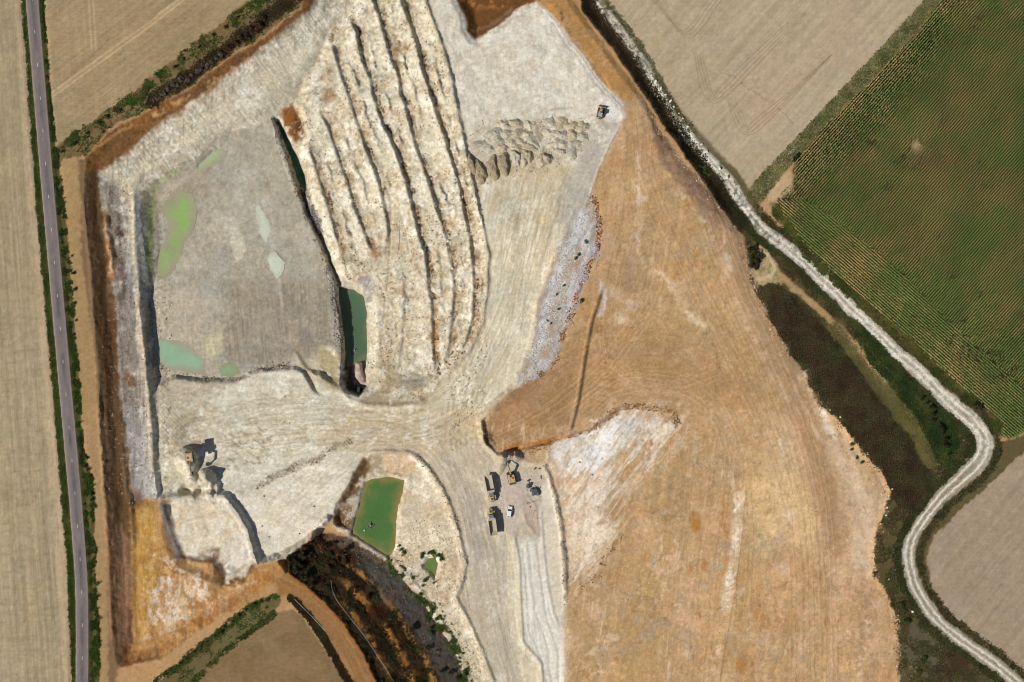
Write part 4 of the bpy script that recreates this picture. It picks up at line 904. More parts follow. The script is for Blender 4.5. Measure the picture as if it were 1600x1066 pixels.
LP([(1276, 635), (1290, 660), (1310, 690)], (236, 220, 198), 5, .8, 4, 8, patchy)
def ruts(pts, offs, dark, light, a=.5, pair=7.5):
    p = np.array(smooth_pts(pts, 5)); tn = np.gradient(p, axis=0); tn /= np.linalg.norm(tn, axis=1)[:, None]; nr = np.stack([-tn[:, 1], tn[:, 0]], 1)
    for o in offs:
        for q_ in (0, pair):
            LP(p + nr * (o + q_), dark, .8, a, .8, 1.5); LP(p + nr * (o + q_ + 2.2), light, .8, a * .8, .8, 1.5)
DK, LT_ = (150, 116, 76), (214, 184, 144)
ruts([(1010, 180), (1030, 300), (1090, 420), (1150, 540), (1210, 660), (1250, 780), (1262, 900), (1262, 1080)], (0, 18), DK, LT_, .36)
ruts([(1120, 330), (1160, 440), (1210, 550), (1262, 680), (1290, 800), (1298, 940), (1300, 1080)], (-10, 8, 26), DK, LT_, .40)
ruts([(905, 640), (960, 600), (1040, 590), (1110, 620), (1150, 700), (1165, 820), (1160, 960)], (-12, 10), DK, LT_, .33)
ruts([(990, 220), (985, 330), (960, 430), (950, 520), (970, 580), (1050, 600), (1120, 580)], (-14, 4), DK, LT_, .28)
ruts([(780, 690), (830, 668), (900, 620), (960, 560), (1020, 470), (1040, 380)], (-20, 0), DK, LT_, .33)
ruts([(1100, 690), (1090, 800), (1075, 900), (1060, 1080)], (-46, -20, 12), DK, LT_, .28)
JD, JL = (164, 146, 112), (224, 212, 186)
ruts([(300, 700), (420, 672), (540, 660), (640, 655), (710, 620), (760, 550), (800, 450), (835, 330)], (-22, -6, 12, 26), JD, JL, .30)
ruts([(430, 820), (500, 750), (570, 690), (650, 668), (720, 640), (770, 560)], (-8, 10), JD, JL, .30)
ruts([(400, 640), (520, 640), (620, 665), (690, 700), (730, 770), (752, 860), (770, 960), (800, 1080)], (-14, 2, 18, 34), JD, JL, .30)
ruts([(790, 470), (752, 560), (726, 640), (724, 700), (745, 780), (762, 860)], (-12, 6, 20), JD, JL, .30)
ruts([(800, 800), (790, 850), (788, 920), (800, 1000), (820, 1080)], (-16, 2), (160, 150, 132), JL, .30)
ruts([(870, 250), (830, 340), (815, 420), (806, 500), (790, 560)], (-30, -10, 8), JD, JL, .25)
streak(nef, an(89, 30, 2.2, 807, 3), .08); streak(nef, nz(7, 809, 4, .65), .14)
streak(jm, fbm((X * .96 + Y * .2) / 40, (Y - X * .2 + 6 * W2) / 2.6, 811, 3), .18)
streak(hm, an(97, 36, 2.6, 813, 3), .2)
streak(rm2, fbm(SGk * Dk / 2.0, Ak / 40, 815, 3), .2); streak(rutm, fbm(SGj * Dj / 2.0, Aj / 45, 817, 3), .16)
streak(FM, an(84, 26, 2.4, 819, 3) * sst(400, 470, Y + 40 * n30), .16); streak(FM, nz(9, 819, 5, .65), .2)
for o_ in range(0, 3):
    for q_ in (0, 7):
        LP([(-40 + 30 * o_ + q_, -60), (-8 + 30 * o_ + q_, 300), (14 + 30 * o_ + q_, 550), (36 + 30 * o_ + q_, 800), (50 + 30 * o_ + q_, 1120)], (150, 132, 104), .8, .3, .8, 0)
streak(fl, an(85.6, 70, 2.2, 821, 3), .15); streak(fl, nz(7, 822, 4, .65), .12); streak(ft, an(-37, 50, 2.2, 823, 2), .14); streak(fn, an(-47.5, 60, 2.6, 825, 2), .1); streak(fb, an(-50, 60, 2.6, 827, 2), .1)
paint(RM * sst(.3, .5, nz(4.5, 841, 3, .7)) * sst(-.1, .3, nz(40, 843, 3)), (112, 84, 54), .6)
streak(RM, nz(4, 829, 3), .24); streak(RM, nz(11, 831, 3), .14)
streak(chalk_reg, nz(3.2, 833, 2), .18); streak(west_wall, nz(4, 835, 3), .3); streak(BM, nz(4, 837, 3), .25)
streak(M(OB, 4, 4), an(86, 22, 2.4, 839, 3), .24)
# --- overall mottling of the soil
mot = 1 + 0.05 * n30 + 0.08 * n12 + 0.12 * n5 + 0.12 * n3
C *= mot[..., None]
warm = 0.03 * nz(50, 771, 3) + 0.035 * nz(9, 775, 3)
C[..., 0] *= 1 + warm; C[..., 2] *= 1 - warm
# ---------------------------------------------------------------- water levels (hollows are pressed into the ground first)
POND_S = [(566, 752), (580, 746), (603, 742), (635, 748), (633, 770), (626, 796), (621, 836), (618, 860), (608, 880), (591, 868), (569, 854), (545, 838), (551, 808), (559, 783)]
POND_T = [(525, 446), (550, 450), (566, 461), (572, 484), (572, 565), (570, 585), (564, 566), (552, 564), (540, 570), (534, 540), (528, 495)]
POND_N = [(428, 186), (437, 192), (448, 212), (459, 236), (468, 262), (474, 290), (466, 288), (456, 258), (446, 232), (434, 208)]
POND_R = [(656, 884), (665, 870), (681, 869), (688, 884), (684, 904), (677, 915), (669, 898), (660, 892)]
POOL_B = [(301, 254), (328, 232), (350, 223), (347, 241), (326, 256), (306, 264)]
POOL_C = [(241, 530), (265, 530), (284, 538), (300, 552), (313, 563), (311, 580), (281, 578), (246, 567), (240, 552)]
POOL_D = [(344, 578), (352, 570), (364, 572), (368, 582), (356, 588), (346, 586)]
PUD_1 = [(400, 322), (406, 330), (415, 345), (417, 360), (412, 376), (406, 366), (401, 352)]
PUD_2 = [(416, 402), (425, 394), (438, 408), (437, 420), (431, 434), (424, 425)]
for pl, dz in ((POOL_A, .55), (POOL_B, .4), (POOL_C, .55), (POOL_D, .5), (PUD_1, .4), (PUD_2, .4)):
    terrace(pl, float(depth(np.float32(-14.0))) - dz, 7, 2)
terrace(POND_S, -11.4, 8, 2); terrace(POND_R, -10.1, 6, 2); terrace(POND_N, -15.4, 5, 1.0); terrace(POND_T, -16.6, 6, 1.0)

def zat(px, py):
    i = np.clip(((np.asarray(px) + MARG) / STEP), 0, NX - 1.001); j = np.clip(((np.asarray(py) + MARG) / STEP), 0, NY - 1.001)
    i0 = i.astype(int); j0 = j.astype(int); fx = i - i0; fy = j - j0
    return (Z[j0, i0] * (1 - fx) + Z[j0, i0 + 1] * fx) * (1 - fy) + (Z[j0 + 1, i0] * (1 - fx) + Z[j0 + 1, i0 + 1] * fx) * fy

def wpt(px, py, z=None):
    if z is None:
        z = float(zat(np.array([px], float), np.array([py], float))[0])
    return Vector(((px - 800) * S, (533 - py) * S, z))

# ---------------------------------------------------------------- materials
def new_mat(name):
    m = bpy.data.materials.new(name); m.use_nodes = True
    nt = m.node_tree
    b = nt.nodes['Principled BSDF']
    return m, nt, b

def nnode(nt, typ, **kw):
    n = nt.nodes.new(typ)
    for k, v in kw.items():
        setattr(n, k, v)
    return n

def vary(nt, b, col_socket, amount, scales, seed=0.0, stretch=None, rot=0.0):
    """multiply a colour by fine noise in world space"""
    geo = nnode(nt, 'ShaderNodeNewGeometry')
    mp = nnode(nt, 'ShaderNodeMapping'); mp.inputs['Location'].default_value = (seed, seed * 1.7, 0); mp.inputs['Rotation'].default_value = (0, 0, rot)
    if stretch:
        mp.inputs['Scale'].default_value = stretch
    nt.links.new(geo.outputs['Position'], mp.inputs['Vector'])
    cur = col_socket
    for sc, am in zip(scales, amount):
        n = nnode(nt, 'ShaderNodeTexNoise'); n.inputs['Scale'].default_value = sc; n.inputs['Detail'].default_value = 3.0; n.inputs['Roughness'].default_value = 0.65
        nt.links.new(mp.outputs[0], n.inputs['Vector'])
        r = nnode(nt, 'ShaderNodeMapRange'); r.inputs['From Min'].default_value = 0.3; r.inputs['From Max'].default_value = 0.7
        r.inputs['To Min'].default_value = 1 - am; r.inputs['To Max'].default_value = 1 + am
        nt.links.new(n.outputs['Fac'], r.inputs['Value'])
        mx = nnode(nt, 'ShaderNodeVectorMath', operation='SCALE')
        nt.links.new(cur, mx.inputs[0]); nt.links.new(r.outputs[0], mx.inputs['Scale'])
        cur = mx.outputs[0]
    nt.links.new(cur, b.inputs['Base Color'])
    return mp

def soil_mat(name, amount=(0.10, 0.12), scales=(0.9, 3.2), bump_d=0.06, stretch=None, rot=0.0, seed=0.0):
    m, nt, b = new_mat(name)
    at = nnode(nt, 'ShaderNodeAttribute'); at.attribute_name = 'Col'
    mp = vary(nt, b, at.outputs['Color'], amount, scales, seed, stretch, rot)
    b.inputs['Roughness'].default_value = 0.95
    b.inputs['Specular IOR Level'].default_value = 0.12
    if bump_d:
        n = nnode(nt, 'ShaderNodeTexNoise'); n.inputs['Scale'].default_value = 2.4; n.inputs['Detail'].default_value = 4.0; n.inputs['Roughness'].default_value = 0.7
        nt.links.new(mp.outputs[0], n.inputs['Vector'])
        bp = nnode(nt, 'ShaderNodeBump'); bp.inputs['Strength'].default_value = 0.9; bp.inputs['Distance'].default_value = bump_d
        nt.links.new(n.outputs['Fac'], bp.inputs['Height']); nt.links.new(bp.outputs[0], b.inputs['Normal'])
    return m

MAT_EARTH = soil_mat('worked_earth', (0.09, 0.16), (0.7, 2.6), 0.14)
MAT_RUBBLE = soil_mat('rubbly_spoil', (0.12, 0.22), (0.9, 2.6), 0.24, seed=5.0)
MAT_FIELD_L = soil_mat('stubble_soil_west', (0.08, 0.10), (0.5, 2.2), 0.05, (3.0, .25, 1), math.radians(-4.4), 1.0)
MAT_FIELD_N = soil_mat('stubble_soil_north', (0.08, 0.09), (0.5, 2.2), 0.05, (.3, 2.4, 1), math.radians(-37), 2.0)
MAT_FIELD_E = soil_mat('harrowed_soil', (0.05, 0.07), (0.4, 2.2), 0.04, (.35, 2.2, 1), math.radians(-47.5), 3.0)

def tag(o, label=None, cat=None, group=None, kind=None):
    if label: o['label'] = label
    if cat: o['category'] = cat
    if group: o['group'] = group
    if kind: o['kind'] = kind
    return o

def link(name, me, mat=None, parent=None):
    o = bpy.data.objects.new(name, me)
    COL.objects.link(o)
    if mat is not None and me is not None:
        me.materials.append(mat)
    if parent is not None:
        o.parent = parent
    return o

def mesh_np(name, verts, faces, cols=None, smooth=True):
    """verts (n,3), faces (m,k) with constant k"""
    me = bpy.data.meshes.new(name)
    k = faces.shape[1]
    me.vertices.add(len(verts)); me.vertices.foreach_set('co', np.ascontiguousarray(verts, np.float32).ravel())
    me.loops.add(faces.size); me.loops.foreach_set('vertex_index', np.ascontiguousarray(faces, np.int32).ravel())
    me.polygons.add(len(faces)); me.polygons.foreach_set('loop_start', np.arange(0, faces.size, k, dtype=np.int32))
    me.polygons.foreach_set('loop_total', np.full(len(faces), k, np.int32))
    if smooth:
        me.polygons.foreach_set('use_smooth', np.ones(len(faces), bool))
    if cols is not None:
        a = me.color_attributes.new('Col', 'FLOAT_COLOR', 'POINT')
        c4 = np.ones((len(verts), 4), np.float32); c4[:, :3] = cols
        a.data.foreach_set('color', c4.ravel())
    me.update(calc_edges=True)
    return me

# ---------------------------------------------------------------- the ground sheet, cut into its natural pieces
PX = (X - 800) * S; PY = (533 - Y) * S
V3 = np.stack([PX, PY, Z], -1).reshape(-1, 3)
C3 = np.clip(C, 0.004, 0.9).reshape(-1, 3)
ii, jj = np.meshgrid(np.arange(NX - 1), np.arange(NY - 1))
q = (jj * NX + ii)
QUADS = np.stack([q + NX, q + NX + 1, q + 1, q], -1).reshape(-1, 4)
def face_mask(m):
    return (m[:-1, :-1] + m[1:, 1:] + m[:-1, 1:] + m[1:, :-1]) > 2.0

RID = np.zeros((NY - 1, NX - 1), np.int32)
def inside(poly, wob=2.0):
    return face_mask(M(poly, .5, wob))
pieces = {}
def region(idx, mask):
    RID[mask] = idx
region(1, inside(PIT, 3)); region(2, inside(ORANGE, 3)); region(3, inside(INT, 2)); region(4, inside(FLOOR, 2))
ridge_m = inside(RIDGE, 3)
def xat(Lp, y):
    p = np.array(Lp)
    return np.interp(y, p[:, 1], p[:, 0])
order = [L6 + [(540, 470), (545, 620)], L5 + [(586, 440), (590, 620)], L4 + [(608, 440), (606, 620)], L3, L1 + [(680, 620)], L2 + [(690, 590), (682, 620)]]
fx_ = 0.5 * (X[:-1, :-1] + X[1:, 1:]); fy_ = 0.5 * (Y[:-1, :-1] + Y[1:, 1:])
cnt = np.zeros_like(RID)
for Lp in order:
    cnt += (fx_ > xat(Lp, fy_) + 5).astype(np.int32)
for k in range(7):
    region(20 + k, ridge_m & (cnt == k))
region(5, inside(BOWL, 3)); region(6, face_mask(bench)); region(7, inside(RIGHT, 3))
region(8, inside(VERGE_L, 1.5)); region(9, inside(VERGE_R, 2)); region(10, inside(VN, 3)); region(11, inside(SG_, 3))
region(12, inside(F_LEFT, 1.5)); region(13, inside(F_TL, 1.5)); region(14, inside(F_NE, 1.5)); region(15, inside(F_BR, 2)); region(16, inside(F_BO, 1.5)); region(17, inside(F_MZ, 2))
region(18, face_mask(tm)); region(19, inside(GT, 2))
info = {
    0: ('ground', MAT_EARTH, 'bare earth margins between the fields and the quarry'),
    1: ('quarry_wall', MAT_RUBBLE, 'brown and chalky sloping walls round the western pit'),
    2: ('clay_ground', MAT_EARTH, 'wide scraped orange clay ground east of the haul road'),
    3: ('haul_road', MAT_EARTH, 'pale chalk haul roads, junction and fill platform'),
    4: ('quarry_floor', MAT_EARTH, 'level grey pit floor with green pools'),
    5: ('pond_bank', MAT_RUBBLE, 'cream chalk bowl around the southern green pond'),
    6: ('quarry_benches', MAT_RUBBLE, 'dark brown stepped benches south of the green pond'),
    7: ('rough_ground', MAT_RUBBLE, 'overgrown rough ground beside the chalk track'),
    8: ('road_verge', MAT_RUBBLE, 'green verge on the left of the asphalt road'),
    9: ('road_verge', MAT_RUBBLE, 'green verge on the right of the asphalt road'),
    10: ('grass_bank', MAT_RUBBLE, 'grassy bank along the north west quarry edge'),
    11: ('grass_bank', MAT_RUBBLE, 'grassy strip below the south west slope'),
    12: ('farm_field', MAT_FIELD_L, 'tan stubble field left of the asphalt road'),
    13: ('farm_field', MAT_FIELD_N, 'tan stubble field in the top left corner, right of the road'),
    14: ('farm_field', MAT_FIELD_E, 'pale harrowed field with tractor turning marks'),
    15: ('farm_field', MAT_FIELD_E, 'grey brown field in the lower right corner'),
    16: ('farm_field', MAT_FIELD_N, 'brown field at the bottom beside the brown road'),
    17: ('farm_field', MAT_FIELD_E, 'soil of the green maize field'),
    18: ('chalk_track', MAT_RUBBLE, 'white chalk farm track bending round the fields'),
    19: ('grass_track', MAT_RUBBLE, 'grassy track between pale field and maize'),
}
ords = ['first spoil ridge from the water trench, narrow and cream', 'second spoil ridge from the water trench, cream with brown flecks', 'third spoil ridge from the trench, left of the levelled track', 'middle spoil ridge, fourth from the trench, with the levelled track', 'fifth spoil ridge from the trench, brown clods in its hollow', 'sixth spoil ridge, second from the chalk platform', 'outermost spoil ridge beside the chalk platform']
for k in range(7):
    info[20 + k] = ('spoil_ridge', MAT_RUBBLE, ords[k])
QR = RID.reshape(-1)
TERRAIN = {}
for idx, (nm, mt, lab) in info.items():
    fsel = QUADS[QR == idx]
    if len(fsel) == 0:
        continue
    used, inv = np.unique(fsel, return_inverse=True)
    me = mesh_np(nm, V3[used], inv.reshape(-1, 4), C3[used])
    o = link(nm, me, mt)
    if 20 <= idx < 27:
        tag(o, lab, 'spoil ridge', 'long spoil ridges beside the trench')
    else:
        tag(o, lab, None, None, 'structure')
    TERRAIN[idx] = o
# countryside beyond the picture
m, nt, b = new_mat('far_fields')
geo = nnode(nt, 'ShaderNodeNewGeometry'); vo = nnode(nt, 'ShaderNodeTexVoronoi'); vo.inputs['Scale'].default_value = 0.004
nt.links.new(geo.outputs['Position'], vo.inputs['Vector'])
rp = nnode(nt, 'ShaderNodeValToRGB'); rp.color_ramp.elements[0].color = (*lin((184, 163, 132)), 1); rp.color_ramp.elements[1].color = (*lin((86, 92, 48)), 1)
e = rp.color_ramp.elements.new(.55); e.color = (*lin((172, 150, 116)), 1)
nt.links.new(vo.outputs['Color'], rp.inputs[0])
vary(nt, b, rp.outputs[0], (0.12, 0.1), (0.02, 0.6)); b.inputs['Roughness'].default_value = .95
x0, x1, y0, y1 = PX.min(), PX.max(), PY.min(), PY.max(); B_ = 6000
ov = [(-B_, -B_, 0), (B_, -B_, 0), (B_, B_, 0), (-B_, B_, 0), (x0, y0, 0), (x1, y0, 0), (x1, y1, 0), (x0, y1, 0)]
me = bpy.data.meshes.new('countryside'); me.from_pydata(ov, [], [(0, 1, 5, 4), (1, 2, 6, 5), (2, 3, 7, 6), (3, 0, 4, 7)])
tag(link('countryside', me, m), 'open farmland around the quarry', None, None, 'structure')

# ---------------------------------------------------------------- water
def water_mat(name, rough=0.18):
    m, nt, b = new_mat(name)
    at = nnode(nt, 'ShaderNodeAttribute'); at.attribute_name = 'Col'
    vary(nt, b, at.outputs['Color'], (0.06, 0.04), (0.12, 0.8))
    b.inputs['Roughness'].default_value = rough; b.inputs['IOR'].default_value = 1.33
    n = nnode(nt, 'ShaderNodeTexNoise'); n.inputs['Scale'].default_value = 1.5
    bp = nnode(nt, 'ShaderNodeBump'); bp.inputs['Strength'].default_value = 0.15; bp.inputs['Distance'].default_value = 0.03
    nt.links.new(n.outputs['Fac'], bp.inputs['Height']); nt.links.new(bp.outputs[0], b.inputs['Normal'])
    return m
MAT_WATER = water_mat('murky_water')
def water(name, poly, level, deep, shallow, label, rim=9, grow=4.0, fx=None):
    level = float(depth(np.float32(level)))
    sl, d = sdf(poly, grow + 4, 3.5)
    jj0, ii0 = sl[0].start, sl[1].start
    keep = (d > -grow)
    kf = keep[:-1, :-1] & keep[1:, 1:] & keep[:-1, 1:] & keep[1:, :-1]
    h, w = d.shape
    a, c = np.meshgrid(np.arange(w - 1), np.arange(h - 1))
    qq = c * w + a
    F = np.stack([qq + w, qq + w + 1, qq + 1, qq], -1)[kf]
    t = (sst(-2, rim, d + 7 * n12[sl]) * (1 - .3 * sst(0, .5, n30[sl])))[..., None]
    if fx is not None:
        t = t * fx[sl][..., None]
    cc = lin(shallow) * (1 - t) + lin(deep) * t
    vv = np.stack([PX[sl], PY[sl], np.full(d.shape, level, np.float32)], -1).reshape(-1, 3)
    used, inv = np.unique(F, return_inverse=True)
    me = mesh_np(name, vv[used], inv.reshape(-1, 4), cc.reshape(-1, 3)[used])
    o = link(name, me, MAT_WATER)
    tag(o, label, None, None, 'structure')
    return o
water('pond_water', POND_S, -15.2, (80, 116, 62), (146, 126, 78), 'bright green water of the southern pond', 17)
water('trench_water', POND_T, -22.6, (80, 104, 80), (104, 112, 84), 'dull green water in the wide end of the trench', 10)
water('trench_water', POND_N, -21.6, (40, 84, 70), (90, 120, 90), 'dark teal water in the narrow head of the trench', 6)
water('pond_water', POND_R, -14.0, (98, 126, 70), (120, 112, 62), 'small round green pond on the chalk bank', 7)
water('pool_water', POOL_A, -13.9, (146, 180, 104), (164, 158, 128), 'bright lime green pool on the grey pit floor', 19)
water('pool_water', POOL_B, -13.85, (168, 184, 138), (166, 162, 138), 'pale green pool at the north edge of the pit floor', 9)
water('pool_water', POOL_C, -13.9, (150, 184, 152), (166, 162, 138), 'pale teal pool in the south west corner of the floor', 12)
water('pool_water', POOL_D, -13.9, (146, 172, 138), (150, 160, 124), 'small teal pool on the south edge of the floor', 5)
water('puddle_water', PUD_1, -13.8, (206, 214, 196), (198, 198, 178), 'milky upper puddle in the middle of the pit floor', 4)
water('puddle_water', PUD_2, -13.8, (204, 212, 192), (198, 198, 178), 'milky lower puddle in the middle of the pit floor', 4)

# ---------------------------------------------------------------- asphalt road with centre dashes
m, nt, b = new_mat('asphalt')
at = nnode(nt, 'ShaderNodeAttribute'); at.attribute_name = 'Col'
vary(nt, b, at.outputs['Color'], (0.08, 0.10), (0.35, 3.0)); b.inputs['Roughness'].default_value = .85
MAT_ASPH = m
rp_ = np.array(smooth_pts([(46, -59), (50.5, 0), (71, 250), (75.5, 300), (93, 500), (97.3, 550), (116.8, 766), (119.5, 800), (123.5, 850), (127.6, 915), (128.6, 1000), (128.2, 1066), (127.2, 1125)], 24))
tan = np.gradient(rp_, axis=0); tan /= np.linalg.norm(tan, axis=1)[:, None]
nor = np.stack([-tan[:, 1], tan[:, 0]], 1)
offs = np.array([-10.6, -10.2, -8.5, -6.8, -5, -3.4, -1.7, 0, 1.7, 3.4, 5, 6.8, 8.5, 10.2, 10.6])
hts = np.array([-.3, .16, .19, .2, .21, .22, .23, .235, .23, .22, .21, .2, .19, .16, -.3])
rng = np.random.RandomState(5)
vv = []; cc = []
for i, (p, n_) in enumerate(zip(rp_, nor)):
    y_ = p[1]
    oil = 0.5 + 0.5 * fbm(np.array([y_ / 30.0]), np.array([3.3]), 801, 3)[0] * 2.2
    for o_, h_ in zip(offs, hts):
        q_ = p + n_ * (o_ + (0.5 * fbm(np.array([y_ / 7.0]), np.array([o_]), 805, 2)[0] if abs(o_) > 10 else 0))
        vv.append(((q_[0] - 800) * S, (533 - q_[1]) * S, h_))
        base = np.array((126, 115, 112), float)
        if abs(o_) > 8: base = np.array((140, 126, 114), float)
        if 2.5 < abs(o_) < 6: base = base * 0.95
        if abs(o_ ) < 2.5: base = base * (1 - 0.24 * np.clip(oil, 0, 1))
        cc.append(lin(base * (1 + rng.normal(0, .02))))
nr = len(offs); nl = len(rp_)
a, c = np.meshgrid(np.arange(nr - 1), np.arange(nl - 1)); qq = c * nr + a
F = np.stack([qq, qq + 1, qq + nr + 1, qq + nr], -1).reshape(-1, 4)
vv = np.array(vv); e1 = vv[F[0][1]] - vv[F[0][0]]; e2 = vv[F[0][3]] - vv[F[0][0]]
if np.cross(e1, e2)[2] < 0: F = F[:, ::-1]
ROAD = link('road', mesh_np('road', vv, F, np.array(cc), False), MAT_ASPH)
tag(ROAD, 'grey asphalt country road with white centre dashes', None, None, 'structure')
m, nt, b = new_mat('road_paint'); b.inputs['Base Color'].default_value = (.62, .61, .58, 1); b.inputs['Roughness'].default_value = .7
MAT_WHITE_PAINT = m
dash_me = bpy.data.meshes.new('marking_dash'); dash_me.from_pydata([(-.09, -.7, 0), (.09, -.7, 0), (.09, .7, 0), (-.09, .7, 0)], [], [(0, 1, 2, 3)]); dash_me.materials.append(m)
for y_ in np.arange(50 - 51.5 * 2, 1115, 51.5):
    x_ = float(np.interp(y_, rp_[:, 1], rp_[:, 0])); xb = float(np.interp(y_ + 5, rp_[:, 1], rp_[:, 0]))
    o = link('marking_dash', dash_me, None, ROAD); o.location = ((x_ - 800) * S, (533 - y_) * S, .241); o.rotation_euler = (0, 0, math.atan2(xb - x_, 5))
# ---------------------------------------------------------------- vegetation
def leaf_mat(name, rough=.7):
    m, nt, b = new_mat(name)
    at = nnode(nt, 'ShaderNodeAttribute'); at.attribute_name = 'Col'
    vary(nt, b, at.outputs['Color'], (0.12,), (2.5,))
    b.inputs['Roughness'].default_value = rough; b.inputs['Specular IOR Level'].default_value = 0.2
    return m
MAT_LEAF = leaf_mat('leaves_and_stems')

def scatter(mask, n, seed):
    rs = np.random.RandomState(seed)
    w = mask.astype(np.float64).ravel(); w[w < 0.02] = 0
    cs = np.cumsum(w)
    k = np.searchsorted(cs, rs.rand(n) * cs[-1])
    j, i = np.divmod(k, NX)
    px = gx[i] + (rs.rand(n) - .5) * STEP; py = gy[j] + (rs.rand(n) - .5) * STEP
    return px, py, rs

PATCHV = nz(24, 951, 4); PATCHV2 = nz(14, 955, 4)
def tufts(name, mask, n, seed, rad, hgt, pal, label, blades=4, cat=None):
    """loose blades springing from one foot, leaning outwards"""
    hgt *= .5; rad *= .72; n = int(n * 1.15)
    px, py, rs = scatter(mask, n, seed)
    z = zat(px, py)
    bx = (px - 800) * S; by = (533 - py) * S
    pal = np.array([lin(p) for p in pal]) * (1.0 if label.find('verge') >= 0 or label.find('bank') >= 0 or label.find('strip') >= 0 else 1.35)
    gi_ = np.clip(((px + MARG) / STEP).astype(int), 0, NX - 1); gj_ = np.clip(((py + MARG) / STEP).astype(int), 0, NY - 1)
    sel = np.clip(.5 + 1.1 * PATCHV[gj_, gi_] + .32 * rs.normal(0, 1, n), 0, .999)
    pc = pal[(sel * len(pal)).astype(int)] * ((0.6 + 0.8 * rs.rand(n)) * (1 + .5 * PATCHV2[gj_, gi_]))[:, None]
    V = np.zeros((n, blades, 3, 3), np.float32)
    r = rad * (0.6 + 0.8 * rs.rand(n)); h = hgt * (0.6 + 0.8 * rs.rand(n))
    a0 = rs.rand(n) * 6.283
    for bI in range(blades):
        a = a0 + bI * 6.283 / blades + rs.rand(n) * .8
        ca, sa = np.cos(a), np.sin(a); wv = r * .55
        V[:, bI, 0] = np.stack([bx - sa * wv, by + ca * wv, z - .05], -1)
        V[:, bI, 1] = np.stack([bx + sa * wv, by - ca * wv, z - .05], -1)
        V[:, bI, 2] = np.stack([bx + ca * r, by + sa * r, z + h * (.7 + .6 * rs.rand(n))], -1)
    cols = np.repeat(pc, blades * 3, 0).reshape(n, blades, 3, 3)
    cols[:, :, 2] *= 1.25
    me = mesh_np(name, V.reshape(-1, 3), np.arange(n * blades * 3, dtype=np.int32).reshape(-1, 3), cols.reshape(-1, 3), False)
    o = link(name, me, MAT_LEAF)
    tag(o, label, cat or 'grass', None, 'stuff')
    return o

roadclear = (roadD > 11.5).astype(np.float32)
GRN = [(62, 84, 30), (50, 72, 26), (78, 94, 40), (44, 58, 24), (92, 98, 48)]
DRY = [(112, 98, 58), (92, 78, 46), (130, 112, 70), (80, 70, 40)]
tufts('verge_grass', M(VERGE_L, 1.5, 2) * roadclear * (.7 + .3 * patchy), 16000, 11, .35, .45, GRN, 'short green grass along the left road verge')
tufts('verge_grass', M(VERGE_R, 1.5, 3) * roadclear * sst(-.25, .2, nz(10, 905, 3)), 14000, 12, .38, .55, GRN[:4] + [(70, 62, 34)], 'green grass and weeds along the right road verge')
gn = LM([(92, 240), (120, 214), (170, 178), (215, 150), (260, 112), (310, 74), (360, 36), (400, 8), (440, -30)], 8, 4, 4)
tufts('bank_grass', np.maximum(gn * sst(-.25, .15, nz(18, 909, 3)), 0.12 * M(VN, 2, 3)) * sst(-.25, .2, n12), 9000, 13, .4, .5, GRN + [(104, 92, 56)], 'green grass on the north west bank')
tufts('bank_weeds', LM([(239, 158), (280, 130), (320, 104), (366, 66), (420, 26), (470, -10)], 9, 5, 4) * (.3 + .7 * patchy), 6000, 14, .45, .6, [(58, 44, 28), (80, 58, 34), (96, 84, 66), (48, 42, 24)], 'brown dead weeds along the north west bank')
sgm = np.maximum(LM([(245, 1068), (298, 1024), (338, 994), (391, 948), (430, 932)], 5, 3, 3), LM([(290, 1076), (345, 1024), (396, 982), (428, 958)], 4, 3, 3))
tufts('bank_grass', np.maximum(sgm, 0.25 * M(SG_, 2, 3) * patchy) * sst(-.5, 0, n12), 4500, 15, .4, .5, GRN + [(100, 92, 52)], 'green grass strip below the south west slope')
tufts('ditch_weeds', np.maximum(LM([(456, 934), (480, 960), (505, 996), (530, 1040), (553, 1078), (575, 1120)], 5, 3, 2), 0) , 3500, 16, .45, .7, [(48, 36, 24), (64, 46, 30), (52, 54, 28)], 'dark weeds in the ditch beside the brown road')
bw = bench * sst(-.15, .2, nz(12, 915, 3)) * sst(.72, .6, f)
tufts('bench_scrub', bw, 5500, 17, .45, .6, [(40, 34, 20), (52, 40, 22), (38, 44, 20), (64, 46, 24), (46, 52, 26)], 'dark scrub covering the stepped benches')
tufts('dead_weeds', M(WEED, 3, 4) * sst(-.75, -.2, n12), 26000, 18, .42, .8, [(74, 60, 42), (60, 48, 34), (86, 70, 50), (64, 59, 40), (74, 75, 47)], 'dense dark brown weed patch beside the clay ground')
tufts('long_grass', np.maximum(M(GRASSD, 3, 3), .5 * sst(24, 15, TD) * sst(11, 14, TD) * sst(430, 470, TA) * (TSG > 0)) * sst(-.3, .1, n12 + .3), 17000, 19, .45, .6, [(46, 68, 32), (58, 76, 34), (40, 58, 28), (80, 86, 42)], 'dark green grass between mown strip and chalk track')
tufts('mown_grass', M(GRASSO, 4, 3), 9000, 20, .3, .2, [(92, 88, 48), (80, 82, 42), (104, 94, 56)], 'olive mown grass strip beside the weed patch')
dm = LM(DITCH, 10, 4, 3)  # dark tuft colours below also carry the shade of the ditch slope
tufts('ditch_weeds', dm, 13000, 21, .42, .5, [(40, 34, 22), (52, 44, 28), (36, 40, 20), (66, 50, 32)], 'weeds in the ditch beside the chalk track, darkened for its shade')
tufts('track_weeds', np.clip(sst(wid + 10, wid + 5, TD + 3 * n5) - tm * .85, 0, 1) * (TSG < 0) * sst(350, 300, TA), 2500, 22, .35, .35, [(74, 74, 44), (92, 86, 56), (60, 64, 36)], 'thin weeds on the edge of the upper chalk track')
edge_br = sst(wid + 15, wid + 10, TD + 3 * n5) * sst(wid, wid + 4, TD) * sst(470, 520, TA)
